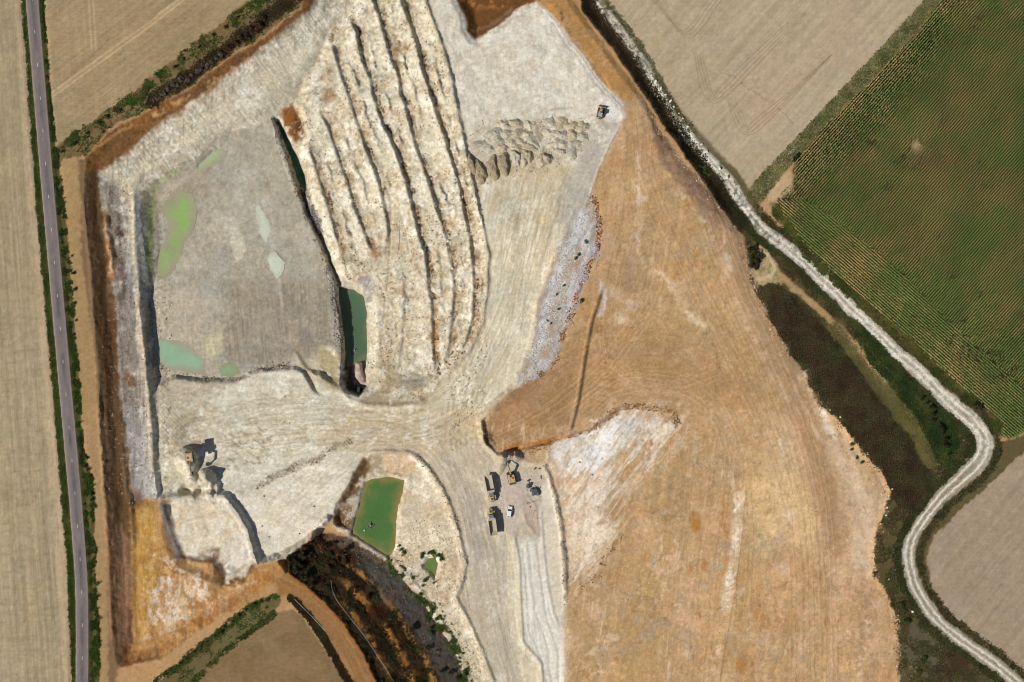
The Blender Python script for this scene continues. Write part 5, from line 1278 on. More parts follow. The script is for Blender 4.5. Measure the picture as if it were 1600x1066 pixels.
tufts('track_verge_weeds', edge_br * (.4 + .6 * patchy), 16000, 23, .4, .5, [(58, 60, 32), (74, 66, 40), (48, 50, 28), (90, 82, 48)], 'dark weedy verges along both sides of the lower chalk track')
rr = np.clip(M(RIGHT, 3, 3) - M(WEED, 3) - M(GRASSO, 3) - M(GRASSD, 3) - tm - LM([(1190, 385), (1214, 425), (1240, 450), (1270, 475), (1313, 515), (1341, 548), (1380, 595)], 7, 2) - M([(1170, 385), (1200, 380), (1212, 420), (1222, 440), (1196, 446), (1180, 444), (1170, 420)], 3), 0, 1)
tufts('rough_grass', rr * sst(-.3, .15, n12), 20000, 24, .42, .45, [(70, 68, 36), (56, 62, 30), (88, 78, 48), (60, 46, 32)], 'rough weedy ground beside the clay and the track')
tufts('track_grass', np.maximum(M(GT, 2, 2), M([(1445, 0), (1470, 0), (1540, -70), (1508, -70)], 2, 2)) * (.35 + .65 * patchy), 9000, 25, .36, .35, [(78, 84, 44), (96, 98, 56), (62, 70, 36), (120, 112, 70)], 'grass on the field track beside the maize')
mzv = LM([(1212, 330), (1260, 398), (1310, 443), (1369, 494), (1417, 535), (1470, 588), (1530, 640), (1562, 672)], 6, 4, 3)
tufts('field_edge_weeds', mzv * sst(-.25, .15, n12), 7000, 26, .42, .6, [(62, 78, 32), (50, 62, 28), (104, 96, 48), (84, 82, 40)], 'green weeds between chalk track and maize')
pondw = np.clip(LM([(612, 880), (640, 912), (668, 950), (705, 1010), (728, 1066), (745, 1110)], 7, 5, 5) + .35 * M([(620, 880), (660, 900), (690, 930), (720, 1000), (740, 1066), (725, 1066), (690, 985), (640, 915)], 8, 8) * speck + .4 * LM([(655, 872), (670, 866), (690, 872)], 4, 3, 3), 0, 1)
tufts('bank_weeds', pondw * sst(-.1, .25, nz(9, 925, 3)), 3800, 27, .4, .5, [(70, 92, 34), (58, 76, 30), (90, 100, 44)], 'green weeds sprinkled over the chalk bank of the ponds')

# stubble specks on the open fields would vanish at this distance; the maize stands in rows
def maize_rows(ang, poly_mask, seed, spacing=3.8, along=1.25):
    rs = np.random.RandomState(seed)
    c, s = math.cos(math.radians(ang)), math.sin(math.radians(ang))
    x0, x1, y0, y1 = 1200, 1660, -60, 690
    cx, cy = (x0 + x1) / 2, (y0 + y1) / 2
    R_ = 480
    u = np.arange(-R_, R_, along); v = np.arange(-R_, R_, spacing)
    U, Vv = np.meshgrid(u, v)
    U = U + (rs.rand(*U.shape) - .5) * along * .7; Vv = Vv + (rs.rand(*Vv.shape) - .5) * .8
    px = (cx + U * c - Vv * s).ravel(); py = (cy + U * s + Vv * c).ravel()
    i = np.clip(((px + MARG) / STEP).astype(int), 0, NX - 1); j = np.clip(((py + MARG) / STEP).astype(int), 0, NY - 1)
    ok = (px > 1195) & (px < W + MARG - 2) & (py > -MARG + 2) & (rs.rand(len(px)) < poly_mask[j, i])
    return px[ok], py[ok], np.full(ok.sum(), math.radians(-ang)), i[ok], j[ok], rs

HEAD = [(1208, 312), (1256, 309), (1327, 360), (1397, 416), (1439, 458), (1496, 516), (1552, 565), (1600, 607), (1670, 655), (1670, 760), (1577, 690), (1560, 680), (1200, 350)]
gap = LM([(1256, 309), (1327, 360), (1397, 416), (1439, 458), (1496, 516), (1552, 565), (1600, 607), (1660, 650)], 2.0, 1.5, 2.0)
thin = 1 - .75 * (1 - sst(.4, 1.3, np.hypot(X - 1430, Y - 226) / 14)) - .55 * sst(.35, .6, nz(26, 931, 4))
thin *= 1 - .5 * np.clip(gap * sst(-.2, .3, n12), 0, 1) - .6 * (1 - sst(.5, 1.3, np.hypot(X - 1225, Y - 290) / 30)) - .5 * (1 - sst(.5, 1.2, np.hypot((X - 1540) / 40, (Y - 555) / 12)))
field_in = M(F_MZ, 1.5, 2) * np.clip(thin, .05, 1) * (1 - LM([(1208, 322), (1260, 395), (1310, 440), (1369, 492), (1417, 532), (1470, 585), (1530, 636), (1560, 668)], 7, 3, 2))
hm_ = M(HEAD, 1.0, 2)
A1 = maize_rows(-48, field_in * (1 - hm_), 31); A2 = maize_rows(41.0, field_in * hm_, 32)
px = np.concatenate([A1[0], A2[0]]); py = np.concatenate([A1[1], A2[1]]); ra = np.concatenate([A1[2], A2[2]])
gi = np.concatenate([A1[3], A2[3]]); gj = np.concatenate([A1[4], A2[4]])
n = len(px); rs = np.random.RandomState(33)
dry = np.clip(.34 + .7 * nz(70, 935, 4)[gj, gi] + .6 * nz(14, 937, 3)[gj, gi] + .55 * sst(30, 0, -sdf(F_MZ, 0)[1].min() * 0 + np.hypot(0, 0) + ((gx[gi] - 1470) * .743 + (gy[gj]) * .669)), 0, 1)
dry = np.clip(dry + rs.normal(0, .22, n), 0, 1)
g1 = lin((116, 140, 70)); g2 = lin((190, 164, 106)); g3 = lin((84, 124, 62))
pc = g1 * (1 - dry[:, None]) + g2 * dry[:, None]
alt = rs.rand(n) < .3
pc[alt] = g3 * .6 + pc[alt] * .4
pc *= ((.9 + .5 * rs.rand(n)) * (1 + .22 * nz(40, 961, 4)[gj, gi]))[:, None]
bx = (px - 800) * S; by = (533 - py) * S; bz = zat(px, py)
hh = 1.8 * (.8 + .35 * rs.rand(n)); V = np.zeros((n, 4, 4, 3), np.float32)
for k in range(4):
    a = ra + (0 if k < 2 else math.pi) + rs.normal(0, .33, n)
    ca, sa = np.cos(a), np.sin(a)
    ln = (.34 + .22 * rs.rand(n)); wv = .06 + .035 * rs.rand(n); zb = bz + hh * (.55 + .13 * k)
    p0 = np.stack([bx, by, zb], -1); p1 = np.stack([bx + ca * ln * .55, by + sa * ln * .55, zb + .28 + .1 * rs.rand(n)], -1); p2 = np.stack([bx + ca * ln, by + sa * ln, zb + .12], -1)
    sd_ = np.stack([-sa * wv, ca * wv, 0 * wv], -1)
    V[:, k, 0] = p0; V[:, k, 1] = p1 - sd_ * 2; V[:, k, 2] = p2; V[:, k, 3] = p1 + sd_ * 2
cols = np.repeat(pc, 16, 0)
me = mesh_np('maize', V.reshape(-1, 3), np.arange(n * 16, dtype=np.int32).reshape(-1, 4), cols, False)
tag(link('maize', me, MAT_LEAF), 'maize crop standing in close green and tan rows', 'maize', None, 'stuff')

# shrubs: one crown of leaf faces and a short stem, several builds
def shrub_meshes(seed, nleaf, pal, flat=.75, lsize=.26, bare=False):
    rs = np.random.RandomState(seed)
    V = []; Cc = []
    pal = np.array([lin(p) for p in pal])
    lob = rs.normal(0, .42, (5, 3)); lob[:, 2] = np.abs(lob[:, 2]) * .6
    for i in range(nleaf):
        d = rs.normal(0, 1, 3); d /= np.linalg.norm(d); d[2] = abs(d[2]) if rs.rand() < .8 else d[2]
        rr_ = (.45 + .55 * rs.rand() ** .5)
        c = lob[i % 5] + d * np.array([.62, .62, .62 * flat]) * rr_
        c[2] = max(c[2] * 1.0 + .45, .05)
        t = rs.normal(0, 1, 3); t /= np.linalg.norm(t); b = np.cross(t, d + .3 * rs.normal(0, 1, 3)); b /= (np.linalg.norm(b) + 1e-6)
        l = lsize * (.6 + .8 * rs.rand()); w = l * (.16 if bare else .45)
        V += [c - t * l, c + b * w, c + t * l, c - b * w]
        cc = pal[rs.randint(len(pal))] * (.75 + .5 * rs.rand())
        Cc += [cc] * 4
    me = mesh_np('crown', np.array(V), np.arange(len(V), dtype=np.int32).reshape(-1, 4), np.array(Cc), False)
    me.materials.append(MAT_LEAF)
    bm = bmesh.new()
    for k in range(4):
        a = k * 1.57 + rs.rand(); p = Vector((0.05 * math.cos(a), .05 * math.sin(a), -.1)); e = Vector((.35 * math.cos(a), .35 * math.sin(a), .6))
        r1, r2 = .05, .02
        ring = []
        for q, r_ in ((p, r1), ((p + e) / 2 + Vector((0, 0, .08)), .035), (e, r2)):
            ring.append([bm.verts.new(q + Vector((r_ * math.cos(t_), r_ * math.sin(t_), 0))) for t_ in (0, 2.09, 4.19)])
        for A_, B_2 in zip(ring, ring[1:]):
            for t_ in range(3):
                bm.faces.new((A_[t_], A_[(t_ + 1) % 3], B_2[(t_ + 1) % 3], B_2[t_]))
    sm = bpy.data.meshes.new('stem'); bm.to_mesh(sm); bm.free()
    sm.materials.append(MAT_WOOD)
    return me, sm
m, nt, b = new_mat('bark'); b.inputs['Base Color'].default_value = (.07, .05, .035, 1); b.inputs['Roughness'].default_value = .9
MAT_WOOD = m
SHR = {'green': [shrub_meshes(41 + k, 130, [(66, 92, 34), (50, 74, 28), (84, 104, 46), (40, 60, 24)]) for k in range(3)],
       'grey': [shrub_meshes(51 + k, 170, [(120, 108, 104), (96, 84, 80), (140, 126, 116), (72, 60, 54)], .8, .34, True) for k in range(3)],
       'brown': [shrub_meshes(61 + k, 120, [(84, 54, 28), (64, 44, 24), (96, 66, 36), (50, 40, 22)], .7, .3) for k in range(2)],
       'dark': [shrub_meshes(71 + k, 130, [(46, 52, 24), (40, 42, 22), (60, 62, 32), (66, 50, 30)]) for k in range(2)]}
rsh = random.Random(7)
def shrub(px, py, r, kind, label, group, nm='shrub'):
    cm, sm = rsh.choice(SHR[kind])
    root = bpy.data.objects.new(nm, None); COL.objects.link(root)
    root.location = wpt(px, py); root.rotation_euler = (0, 0, rsh.random() * 6.28); root.scale = (r, r, r * (.8 + .3 * rsh.random()))
    link('crown', cm, None, root); link('stem', sm, None, root)
    tag(root, label, 'shrub', group)
def along(pts, step, jit):
    out = []
    p = np.array(pts, float)
    seg = np.r_[0, np.cumsum(np.hypot(*np.diff(p, axis=0).T))]
    for s_ in np.arange(0, seg[-1], step):
        out.append((np.interp(s_, seg, p[:, 0]) + rsh.uniform(-jit, jit), np.interp(s_, seg, p[:, 1]) + rsh.uniform(-jit, jit)))
    return out
for (x, y) in along([(240, 160), (268, 138), (292, 122), (320, 104), (345, 86)], 8, 3):
    shrub(x, y, rsh.uniform(.7, 1.25), 'grey', 'leafless grey purple shrub in the row above the brown quarry edge', 'grey shrubs on the north west bank')
for (x, y) in along([(350, 84), (368, 68), (392, 50), (420, 28)], 6, 4):
    shrub(x, y, rsh.uniform(.8, 1.5), 'brown', 'rusty brown shrub at the upper end of the north west bank', 'brown shrubs on the north west bank')
for (x, y) in along([(100, 236), (135, 208), (160, 190), (195, 168)], 22, 4) + along([(270, 105), (310, 74), (350, 44), (388, 14)], 26, 3):
    shrub(x, y, rsh.uniform(.5, .95), 'dark', 'green bush on the grassy bank along the top left field', 'green bushes on the north west bank')
for (x, y) in along([(128, 700), (136, 730), (143, 755), (144, 790), (142, 820)], 9, 4) + along([(112, 400), (114, 450), (118, 540), (122, 600)], 25, 2) + along([(146, 860), (150, 900), (151, 950), (154, 1000), (154, 1050)], 18, 2.5):
    shrub(x, y, rsh.uniform(.4, .95), rsh.choice(['green', 'dark']), 'green bush on the right verge of the asphalt road', 'bushes on the road verge')
for (x, y) in along([(262, 1052), (298, 1022), (338, 992), (388, 948)], 13, 2.5) + [(398, 944), (408, 940), (420, 936)]:
    shrub(x, y, rsh.uniform(.4, .85), rsh.choice(['green', 'dark']), 'green bush on the grass strip below the south west slope', 'bushes on the south west strip')
for (x, y) in [(625, 860), (629, 866), (622, 855), (660, 868), (668, 866), (676, 865), (684, 869), (657, 874), (690, 876), (628, 905), (632, 914), (640, 926), (648, 938), (655, 944), (662, 952), (668, 962), (672, 965), (675, 958), (666, 970), (660, 918), (656, 930), (664, 910), (682, 978), (690, 985), (670, 985), (674, 992), (716, 1036), (720, 1044), (724, 1050), (727, 1058), (718, 1030)]:
    shrub(x, y, rsh.uniform(.6, 1.25), 'green', 'green bush on the cream chalk bank beside the southern ponds', 'bushes on the pond bank')
for (x, y) in [(474, 858), (482, 850), (490, 846), (468, 868), (498, 850), (506, 858), (514, 866), (530, 868), (522, 850), (540, 858), (518, 880), (512, 890), (526, 878), (536, 880)]:
    shrub(x, y, rsh.uniform(.9, 1.7), rsh.choice(['brown', 'brown', 'dark']), 'rusty brown bush at the head of the dark benches', 'bushes at the head of the benches')
for (x, y) in [(462, 892), (470, 902), (478, 906), (486, 914), (476, 896), (466, 884), (640, 985), (668, 1015), (690, 1050), (705, 1055), (715, 1064), (575, 935)]:
    shrub(x, y, rsh.uniform(.9, 1.6), 'dark', 'dark green bush growing on the shaded stepped benches', 'bushes on the dark benches')
for (x, y) in [(1100, 262), (1096, 258), (1104, 268), (1108, 272)]:
    shrub(x, y, rsh.uniform(.9, 1.3), 'green', 'green bush in the dark ditch beside the chalk track', 'bushes in the track ditch')
for (x, y) in [(1172, 390), (1178, 386), (1182, 396), (1176, 404), (1184, 410), (1174, 414), (1180, 418), (1188, 402)]:
    shrub(x, y, rsh.uniform(1., 1.6), 'dark', 'dark bush in the black thicket where clay meets the track', 'bushes in the black thicket')
for (x, y) in [(908, 470), (860, 505), (873, 484), (855, 502), (916, 378), (880, 446), (905, 398), (900, 404), (869, 460)]:
    shrub(x, y, rsh.uniform(.5, .9), 'green', 'small green bush on the blue grey rocky slope', 'bushes on the rocky slope')
for (x, y) in [(1440, 1035), (1436, 1048), (1444, 1028), (1408, 945), (1412, 952), (1416, 970), (1332, 695), (1340, 715), (1346, 722), (1330, 702)]:
    shrub(x, y, rsh.uniform(.7, 1.3), 'green', 'green bush on the rough edge of the clay ground', 'bushes on the clay edge')
for (x, y) in along([(1458, 652), (1472, 668), (1480, 690), (1478, 706)], 6, 4) + along([(1440, 625), (1462, 642)], 7, 3):
    shrub(x, y, rsh.uniform(.8, 1.3), 'dark', 'dark bush in the long grass inside the track bend', 'bushes inside the track bend')
for (x, y) in [(1240, 248), (1246, 246), (1250, 268), (1252, 300), (1260, 312), (1556, 570), (1560, 576), (1565, 572), (1526, 632), (1530, 636)]:
    shrub(x, y, rsh.uniform(.9, 1.5), 'dark', 'dark bush at the edge of the maize field', 'bushes beside the maize')
# ---------------------------------------------------------------- stones, rubble and dumped heaps
def stone_mat(name, rgb):
    m, nt, b = new_mat(name)
    v = nnode(nt, 'ShaderNodeRGB'); v.outputs[0].default_value = (*lin(rgb), 1)
    vary(nt, b, v.outputs[0], (.12, .15), (1.5, 6.0)); b.inputs['Roughness'].default_value = .9
    return m
MAT_CHALK = stone_mat('chalk_block', (232, 226, 212)); MAT_DARKST = stone_mat('dark_stone', (84, 86, 92)); MAT_BROWNST = stone_mat('brown_clod', (120, 84, 52)); MAT_TANST = stone_mat('tan_stone', (206, 176, 138))
def boulder_mesh(seed, mat):
    rs = np.random.RandomState(seed)
    bm = bmesh.new(); bmesh.ops.create_icosphere(bm, subdivisions=2, radius=1)
    pl = rs.normal(0, 1, (7, 3)); pl /= np.linalg.norm(pl, axis=1)[:, None]
    for v in bm.verts:
        c = np.array(v.co)
        for d in pl:
            k = c @ d
            if k > .62: c -= d * (k - .62) * .9
        c *= 1 + rs.normal(0, .04)
        v.co = (c[0], c[1] * .85, c[2] * .8)
    me = bpy.data.meshes.new('boulder'); bm.to_mesh(me); bm.free(); me.materials.append(mat)
    return me
BOUL = {'chalk': [boulder_mesh(k, MAT_CHALK) for k in range(4)], 'dark': [boulder_mesh(10 + k, MAT_DARKST) for k in range(3)], 'brown': [boulder_mesh(20 + k, MAT_BROWNST) for k in range(3)], 'tan': [boulder_mesh(30 + k, MAT_TANST) for k in range(3)]}
def boulder(px, py, r, kind, label, group, nm='boulder'):
    o = bpy.data.objects.new(nm, rsh.choice(BOUL[kind])); COL.objects.link(o)
    o.location = wpt(px, py) + Vector((0, 0, r * .45)); o.rotation_euler = (rsh.uniform(-.3, .3), rsh.uniform(-.3, .3), rsh.random() * 6.28)
    o.scale = (r * rsh.uniform(.85, 1.3), r * rsh.uniform(.8, 1.1), r * rsh.uniform(.8, 1.1))
    tag(o, label, 'boulder', group)
# white blocks set along the edge of the chalk track
blk = [(1014, 121, .45), (1018, 118, .5), (1025, 127, .6), (1033, 138, .6), (1040, 148, .55), (1048, 158, .6), (1053, 167, .5), (1067, 185, .4), (1075, 198, .65), (1096, 226, .6), (1105, 237, .6), (1125, 264, .75), (1137, 277, .85), (1061, 177, .35), (1146, 305, .5), (1156, 303, .4)]
for (x, y, r) in blk:
    boulder(x, y, r, 'chalk', 'white chalk block in the row along the upper chalk track', 'white blocks along the track')
for (x, y, r) in [(1426, 956, .5), (1378, 772, .4), (1394, 764, .45), (1386, 793, .55), (1385, 805, .5), (1306, 655, .35), (1313, 652, .4), (1389, 905, .35), (1506, 688, .3), (1369, 830, .3), (1376, 745, .35), (1380, 765, .3), (1390, 780, .3)]:
    boulder(x, y, r, 'chalk' if r > .38 else 'tan', 'pale boulder on the ragged east edge of the clay ground', 'pale boulders on the clay edge')
for (x, y, r) in [(700, 376, .6), (661, 394, .7), (663, 390, .6), (706, 419, .6), (704, 415, .45), (714, 432, .5), (719, 448, .7), (712, 434, .5), (722, 308, .5), (725, 306, .45), (660, 391, .5), (681, 322, .5), (702, 425, .4), (729, 487, .5), (604, 515, .5), (690, 530, .4), (741, 379, .45)]:
    boulder(x, y, r, 'chalk', 'pale boulder lying among the eastern spoil ridges', 'boulders among the spoil ridges')
drk = [(826, 761, 1.2), (829, 758, .9), (836, 769, 1.5), (831, 767, 1.0), (840, 771, 1.2), (834, 773, .9), (826, 752, .65), (838, 764, .7)]
for (x, y, r) in drk[:2] + drk[7:]:
    boulder(x, y, r, 'dark', 'dark grey boulder of the upper cluster beside the excavator yard', 'dark boulders, upper cluster')
for (x, y, r) in drk[2:7]:
    boulder(x, y, r, 'dark', 'dark grey boulder of the lower cluster beside the excavator yard', 'dark boulders, lower cluster')
for k in range(34):
    x = rsh.uniform(824, 846); y = rsh.uniform(738, 812)
    boulder(x, y, rsh.uniform(.14, .3), 'dark', 'small dark stone strewn on pale ground beside the dark boulders', 'small dark stones of the yard', 'stone')
for (x, y, r) in [(410, 777, .35), (489, 793, .4), (407, 824, .35), (418, 841, .35), (466, 836, .35), (443, 621, .3), (450, 662, .3), (906, 723, .35), (926, 743, .35), (941, 717, .3), (837, 732, .5), (843, 733, .55), (835, 734, .35)]:
    boulder(x, y, r, 'dark', 'single dark stone on the bare white ground', 'single dark stones', 'stone')

def rubble(name, mask, n, seed, size, pal, label, cat='rubble'):
    n = int(n * .6); mask = np.clip(mask, 0, 1) * sst(-.25, .25, nz(11, seed * 3 + 1, 3)); size *= .72
    px, py, rs = scatter(mask, n, seed)
    z = zat(px, py); r = size * (.5 + rs.rand(n) ** 2 * 1.6)
    base = np.array([(1, 0, 0), (0, 1, 0), (-1, 0, 0), (0, -1, 0), (0, 0, 1)], np.float32)
    V = base[None] * r[:, None, None] * (.7 + .6 * rs.rand(n, 5, 3)); V[:, :, :] += (rs.rand(n, 5, 3) - .5) * r[:, None, None] * .5
    a = rs.rand(n) * 6.28; ca, sa = np.cos(a)[:, None], np.sin(a)[:, None]
    x = V[..., 0] * ca - V[..., 1] * sa; y = V[..., 0] * sa + V[..., 1] * ca
    V[..., 0] = x + ((px - 800) * S)[:, None]; V[..., 1] = y + ((533 - py) * S)[:, None]; V[..., 2] = V[..., 2] * .8 + z[:, None]
    F = (np.array([(0, 1, 4), (1, 2, 4), (2, 3, 4), (3, 0, 4)])[None] + (np.arange(n) * 5)[:, None, None]).reshape(-1, 3)
    pal = np.array([lin(p) for p in pal]); pc = pal[rs.randint(0, len(pal), n)] * (.8 + .4 * rs.rand(n))[:, None]
    me = mesh_np(name, V.reshape(-1, 3), F.astype(np.int32), np.repeat(pc, 5, 0), False)
    o = link(name, me, MAT_RUBBLE); tag(o, label, cat, None, 'stuff')
rubble('rock_rubble', M(BK, 3, 5), 5500, 101, .24, [(206, 206, 206), (184, 184, 190), (172, 156, 136), (196, 190, 184), (166, 160, 156)], 'blue grey broken rock on the slope east of the haul road')
rubble('rock_rubble', LM([(926, 310), (936, 350), (934, 392), (918, 425), (900, 470), (886, 512), (870, 552), (846, 586)], 4, 3, 4), 2200, 102, .3, [(128, 82, 48), (168, 126, 84), (104, 72, 50), (206, 170, 130)], 'rusty rubble along the lip of the clay ground')
rubble('ridge_clods', RM * (.15 + .85 * sst(.05, .35, nz(24, 941, 3))), 9000, 103, .24, [(150, 112, 70), (214, 200, 172), (120, 92, 60), (226, 214, 190), (96, 76, 52)], 'brown and cream clods strewn over the spoil ridges', 'clods')
rubble('ridge_clods', sum(LM([(x_ + 7, y_) for (x_, y_) in Lp], 3, 2, 3) for Lp in (L1, L2, L3, L4, L5, L6)) * RM * sst(-.1, .25, nz(20, 943, 3)), 5000, 104, .28, [(104, 78, 48), (80, 60, 38), (196, 176, 144), (128, 98, 62)], 'dark clods in the hollows between the spoil ridges', 'clods')
rubble('trench_rubble', LM([(424, 188), (434, 218), (448, 258), (462, 298), (474, 330), (494, 374), (508, 414), (518, 455), (526, 500), (530, 545)], 5, 3, 3) + M([(470, 296), (480, 292), (498, 340), (504, 362), (492, 366), (478, 338)], 2, 3), 3200, 105, .32, [(120, 114, 106), (150, 142, 128), (88, 84, 86), (176, 166, 148)], 'grey broken rock along the west lip of the trench')
rubble('bank_rubble', LM([(400, 762), (442, 739), (485, 722), (527, 697), (548, 690)], 4, 3, 3) + LM([(240, 572), (270, 584), (318, 592), (366, 592), (400, 576), (450, 570)], 4, 3, 3), 2600, 106, .26, [(150, 134, 116), (206, 194, 172), (110, 96, 80), (184, 166, 140)], 'grey brown rubble on the low banks of the western fan')
rubble('bank_rubble', LM([(893, 680), (921, 674), (941, 658), (969, 641), (997, 634), (1025, 637), (1056, 644), (1057, 662)], 5, 3, 4) + .6 * LM([(969, 834), (949, 879), (913, 918)], 5, 4, 4) + .5 * LM([(780, 712), (820, 705), (880, 688)], 4, 3, 3), 2600, 107, .24, [(128, 92, 58), (96, 68, 46), (212, 184, 148), (160, 120, 80)], 'brown rubble along the arc above the white scoop')
rubble('bank_rubble', M(BOWL, 3, 3) * sst(800, 870, Y + 20 * n12) * (1 - M(POND_S, 3, 1)) * (1 - M(POND_R, 3, 1)) * (.2 + .8 * patchy), 6500, 108, .22, [(232, 220, 190), (204, 186, 150), (150, 136, 100), (190, 166, 130)], 'cream rubble on the chalk bank around the southern ponds')
rubble('bank_rubble', LM([(853, 731), (860, 748), (869, 776), (877, 820), (884, 880), (884, 940)], 4, 2.5, 2) + .7 * LM([(653, 715), (670, 735), (690, 763), (704, 794), (718, 843), (727, 880), (724, 907)], 4, 3, 2), 2200, 109, .22, [(110, 108, 100), (150, 138, 118), (92, 92, 90), (196, 184, 160)], 'dark grey rubble on the berms beside the southern haul road')
rubble('bank_rubble', LM([(1010, 175), (1045, 225), (1085, 275), (1120, 320), (1160, 372), (1170, 430), (1200, 500), (1256, 588), (1310, 658), (1346, 705), (1380, 745), (1388, 790), (1370, 850), (1368, 900), (1400, 960), (1405, 1040)], 4, 4, 4), 3400, 110, .24, [(196, 158, 116), (150, 108, 72), (222, 200, 170), (120, 84, 58)], 'tan rubble along the ragged east edge of the clay ground')
rubble('track_stones', tm * (.4 + .6 * patchy), 4000, 111, .13, [(232, 226, 212), (206, 200, 186), (170, 164, 148), (240, 236, 224)], 'white chalk stones on the farm track', 'gravel')
rubble('wall_rubble', west_wall * sst(260, 300, Y) * sst(800, 760, Y) * sst(150, 170, X), 5000, 112, .24, [(150, 132, 112), (110, 84, 60), (190, 176, 156), (84, 60, 40)], 'brown and grey rubble on the western quarry wall')
rubble('clay_clods', om * .12 + om * spk2 * .5, 5000, 113, .16, [(206, 172, 130), (150, 114, 76), (226, 206, 176)], 'small clods scattered over the clay ground', 'clods')
rubble('floor_clods', (M(JW, 3) + nef * .3 + hm * .6 + FM * .25) * (.1 + .9 * speck), 4500, 114, .15, [(226, 218, 198), (150, 138, 112), (188, 176, 150)], 'small clods scattered over the pale quarry ground', 'clods')
rubble('bench_rocks', bench * (.15 + .85 * sst(.6, .7, f)), 3500, 115, .3, [(104, 98, 92), (80, 72, 64), (120, 76, 36), (60, 46, 30)], 'dark rocks on the lowest bench above the ponds')

# heaps tipped by the trucks on the edge of the platform
MAT_HEAP = {}
for nm, rgb in (('pale', (206, 192, 162)), ('grey', (188, 178, 158)), ('tan', (180, 160, 124)), ('brown', (150, 130, 100))):
    MAT_HEAP[nm] = soil_mat('heap_' + nm, (.14, .2), (.9, 2.6), .2, seed=9.0)
def heap(px, py, rx, ry, h, kind, label, rot=0.0, flat=.5, seed=0):
    rs = np.random.RandomState(seed)
    nr_, na = 13, 36
    base = lin({'pale': (202, 191, 166), 'grey': (188, 179, 160), 'tan': (186, 172, 144), 'brown': (160, 145, 118)}[kind])
    z0 = float(zat(np.array([px], float), np.array([py], float))[0])
    ph = rs.rand(4) * 6.28
    tt = np.repeat(np.arange(1, nr_ + 1) / nr_, na); aa = np.tile(np.arange(na) / na * 6.2832, nr_)
    lob = 1 + .16 * np.sin(2 * aa + ph[0]) + .12 * np.sin(3 * aa + ph[1]) + .07 * np.sin(5 * aa + ph[2]) + .06 * np.sin(9 * aa + ph[3])
    x = np.cos(aa) * rx * S * tt * lob; y = np.sin(aa) * ry * S * tt * lob
    prof = np.where(tt < flat, 1.0, np.clip(1 - (tt - flat) / (1 - flat), 0, 1))
    nzz = fbm((x + 50 + px).astype(np.float32) / 1.1, (y + 50 + py).astype(np.float32) / 1.1, 970, 4, .6)
    z = h * (prof + .35 * nzz * (tt < .97)) - .25 * (tt > .97)
    V = [(0, 0, h)] + list(zip(x.tolist(), y.tolist(), z.tolist()))
    n2 = fbm((x + 20 + px).astype(np.float32) / .6, (y + 20 + py).astype(np.float32) / .6, 975, 3, .6)
    Cc = np.concatenate([base[None], base[None] * (1 + .25 * n2)[:, None]])
    F = [(0, 1 + k, 1 + (k + 1) % na, 0) for k in range(na)]
    F3 = [(0, 1 + k, 1 + (k + 1) % na) for k in range(na)]
    me = bpy.data.meshes.new('spoil_heap')
    quads = [(1 + i * na + k, 1 + (i + 1) * na + k, 1 + (i + 1) * na + (k + 1) % na, 1 + i * na + (k + 1) % na) for i in range(nr_ - 1) for k in range(na)]
    me.from_pydata(V, [], F3 + quads)
    ca = me.color_attributes.new('Col', 'FLOAT_COLOR', 'POINT')
    c4 = np.ones((len(V), 4), np.float32); c4[:, :3] = np.array(Cc); ca.data.foreach_set('color', c4.ravel())
    me.polygons.foreach_set('use_smooth', np.ones(len(me.polygons), bool))
    o = link('spoil_heap', me, MAT_HEAP[kind]); o.location = ((px - 800) * S, (533 - py) * S, z0 - .05); o.rotation_euler = (0, 0, rot)
    tag(o, label, 'spoil heap', 'heaps tipped on the chalk platform')
hs = random.Random(3)
rubble('heap_debris', M([(730, 240), (745, 192), (770, 188), (840, 184), (928, 188), (915, 228), (895, 255), (860, 268), (800, 275), (770, 286), (748, 292), (730, 272)], 6, 6), 3000, 116, .26, [(200, 188, 160), (168, 150, 120), (140, 124, 98), (216, 206, 182)], 'loose lumps around the tipped spoil heaps', 'clods')
rows = [(196, [(788, 0), (806, -3), (829, 0)], 'topmost row, left of the wheel track'), (197, [(858, -5), (876, -4), (894, 0), (910, 2)], 'topmost row, right of the wheel track'),
        (209, [(771, 0), (789, 0), (806, 1), (823, 3)], 'second row, left of the wheel track'), (210, [(861, -1), (877, 1), (893, 2), (908, 3)], 'second row, right of the wheel track'),
        (221, [(776, -2), (796, 3), (815, 2), (832, 2)], 'third row, left of the wheel track'), (225, [(866, 0), (880, 2), (895, 1)], 'third row, right of the wheel track'),
        (230, [(744, -3), (764, 2), (784, 1), (808, 2), (828, 1)], 'fourth row, left of the wheel track'), (238, [(876, 0), (890, 3)], 'fourth row, right of the wheel track')]
kk = 0
for y, xs, where in rows:
    for k_, (x, dy) in enumerate(xs):
        heap(x + hs.uniform(-1.5, 1.5), y + dy, hs.uniform(11, 14), hs.uniform(7.5, 9.5), hs.uniform(.75, 1.1), hs.choice(['pale', 'grey', 'grey', 'tan']), 'spoil heap, ' + ['first', 'second', 'third', 'fourth', 'fifth'][k_] + ' from the left in the ' + where, hs.uniform(-.4, .4), hs.uniform(.1, .4), kk); kk += 1
tong = [(736, 258, 9, 16, 'brown'), (750, 268, 11, 20, 'brown'), (770, 262, 11, 19, 'brown'), (787, 256, 11, 17, 'brown'), (806, 246, 9, 15, 'grey'), (822, 246, 10, 16, 'tan'), (850, 250, 13, 12, 'tan')]
side = ['leftmost', 'second', 'third', 'fourth', 'fifth', 'sixth', 'rightmost']
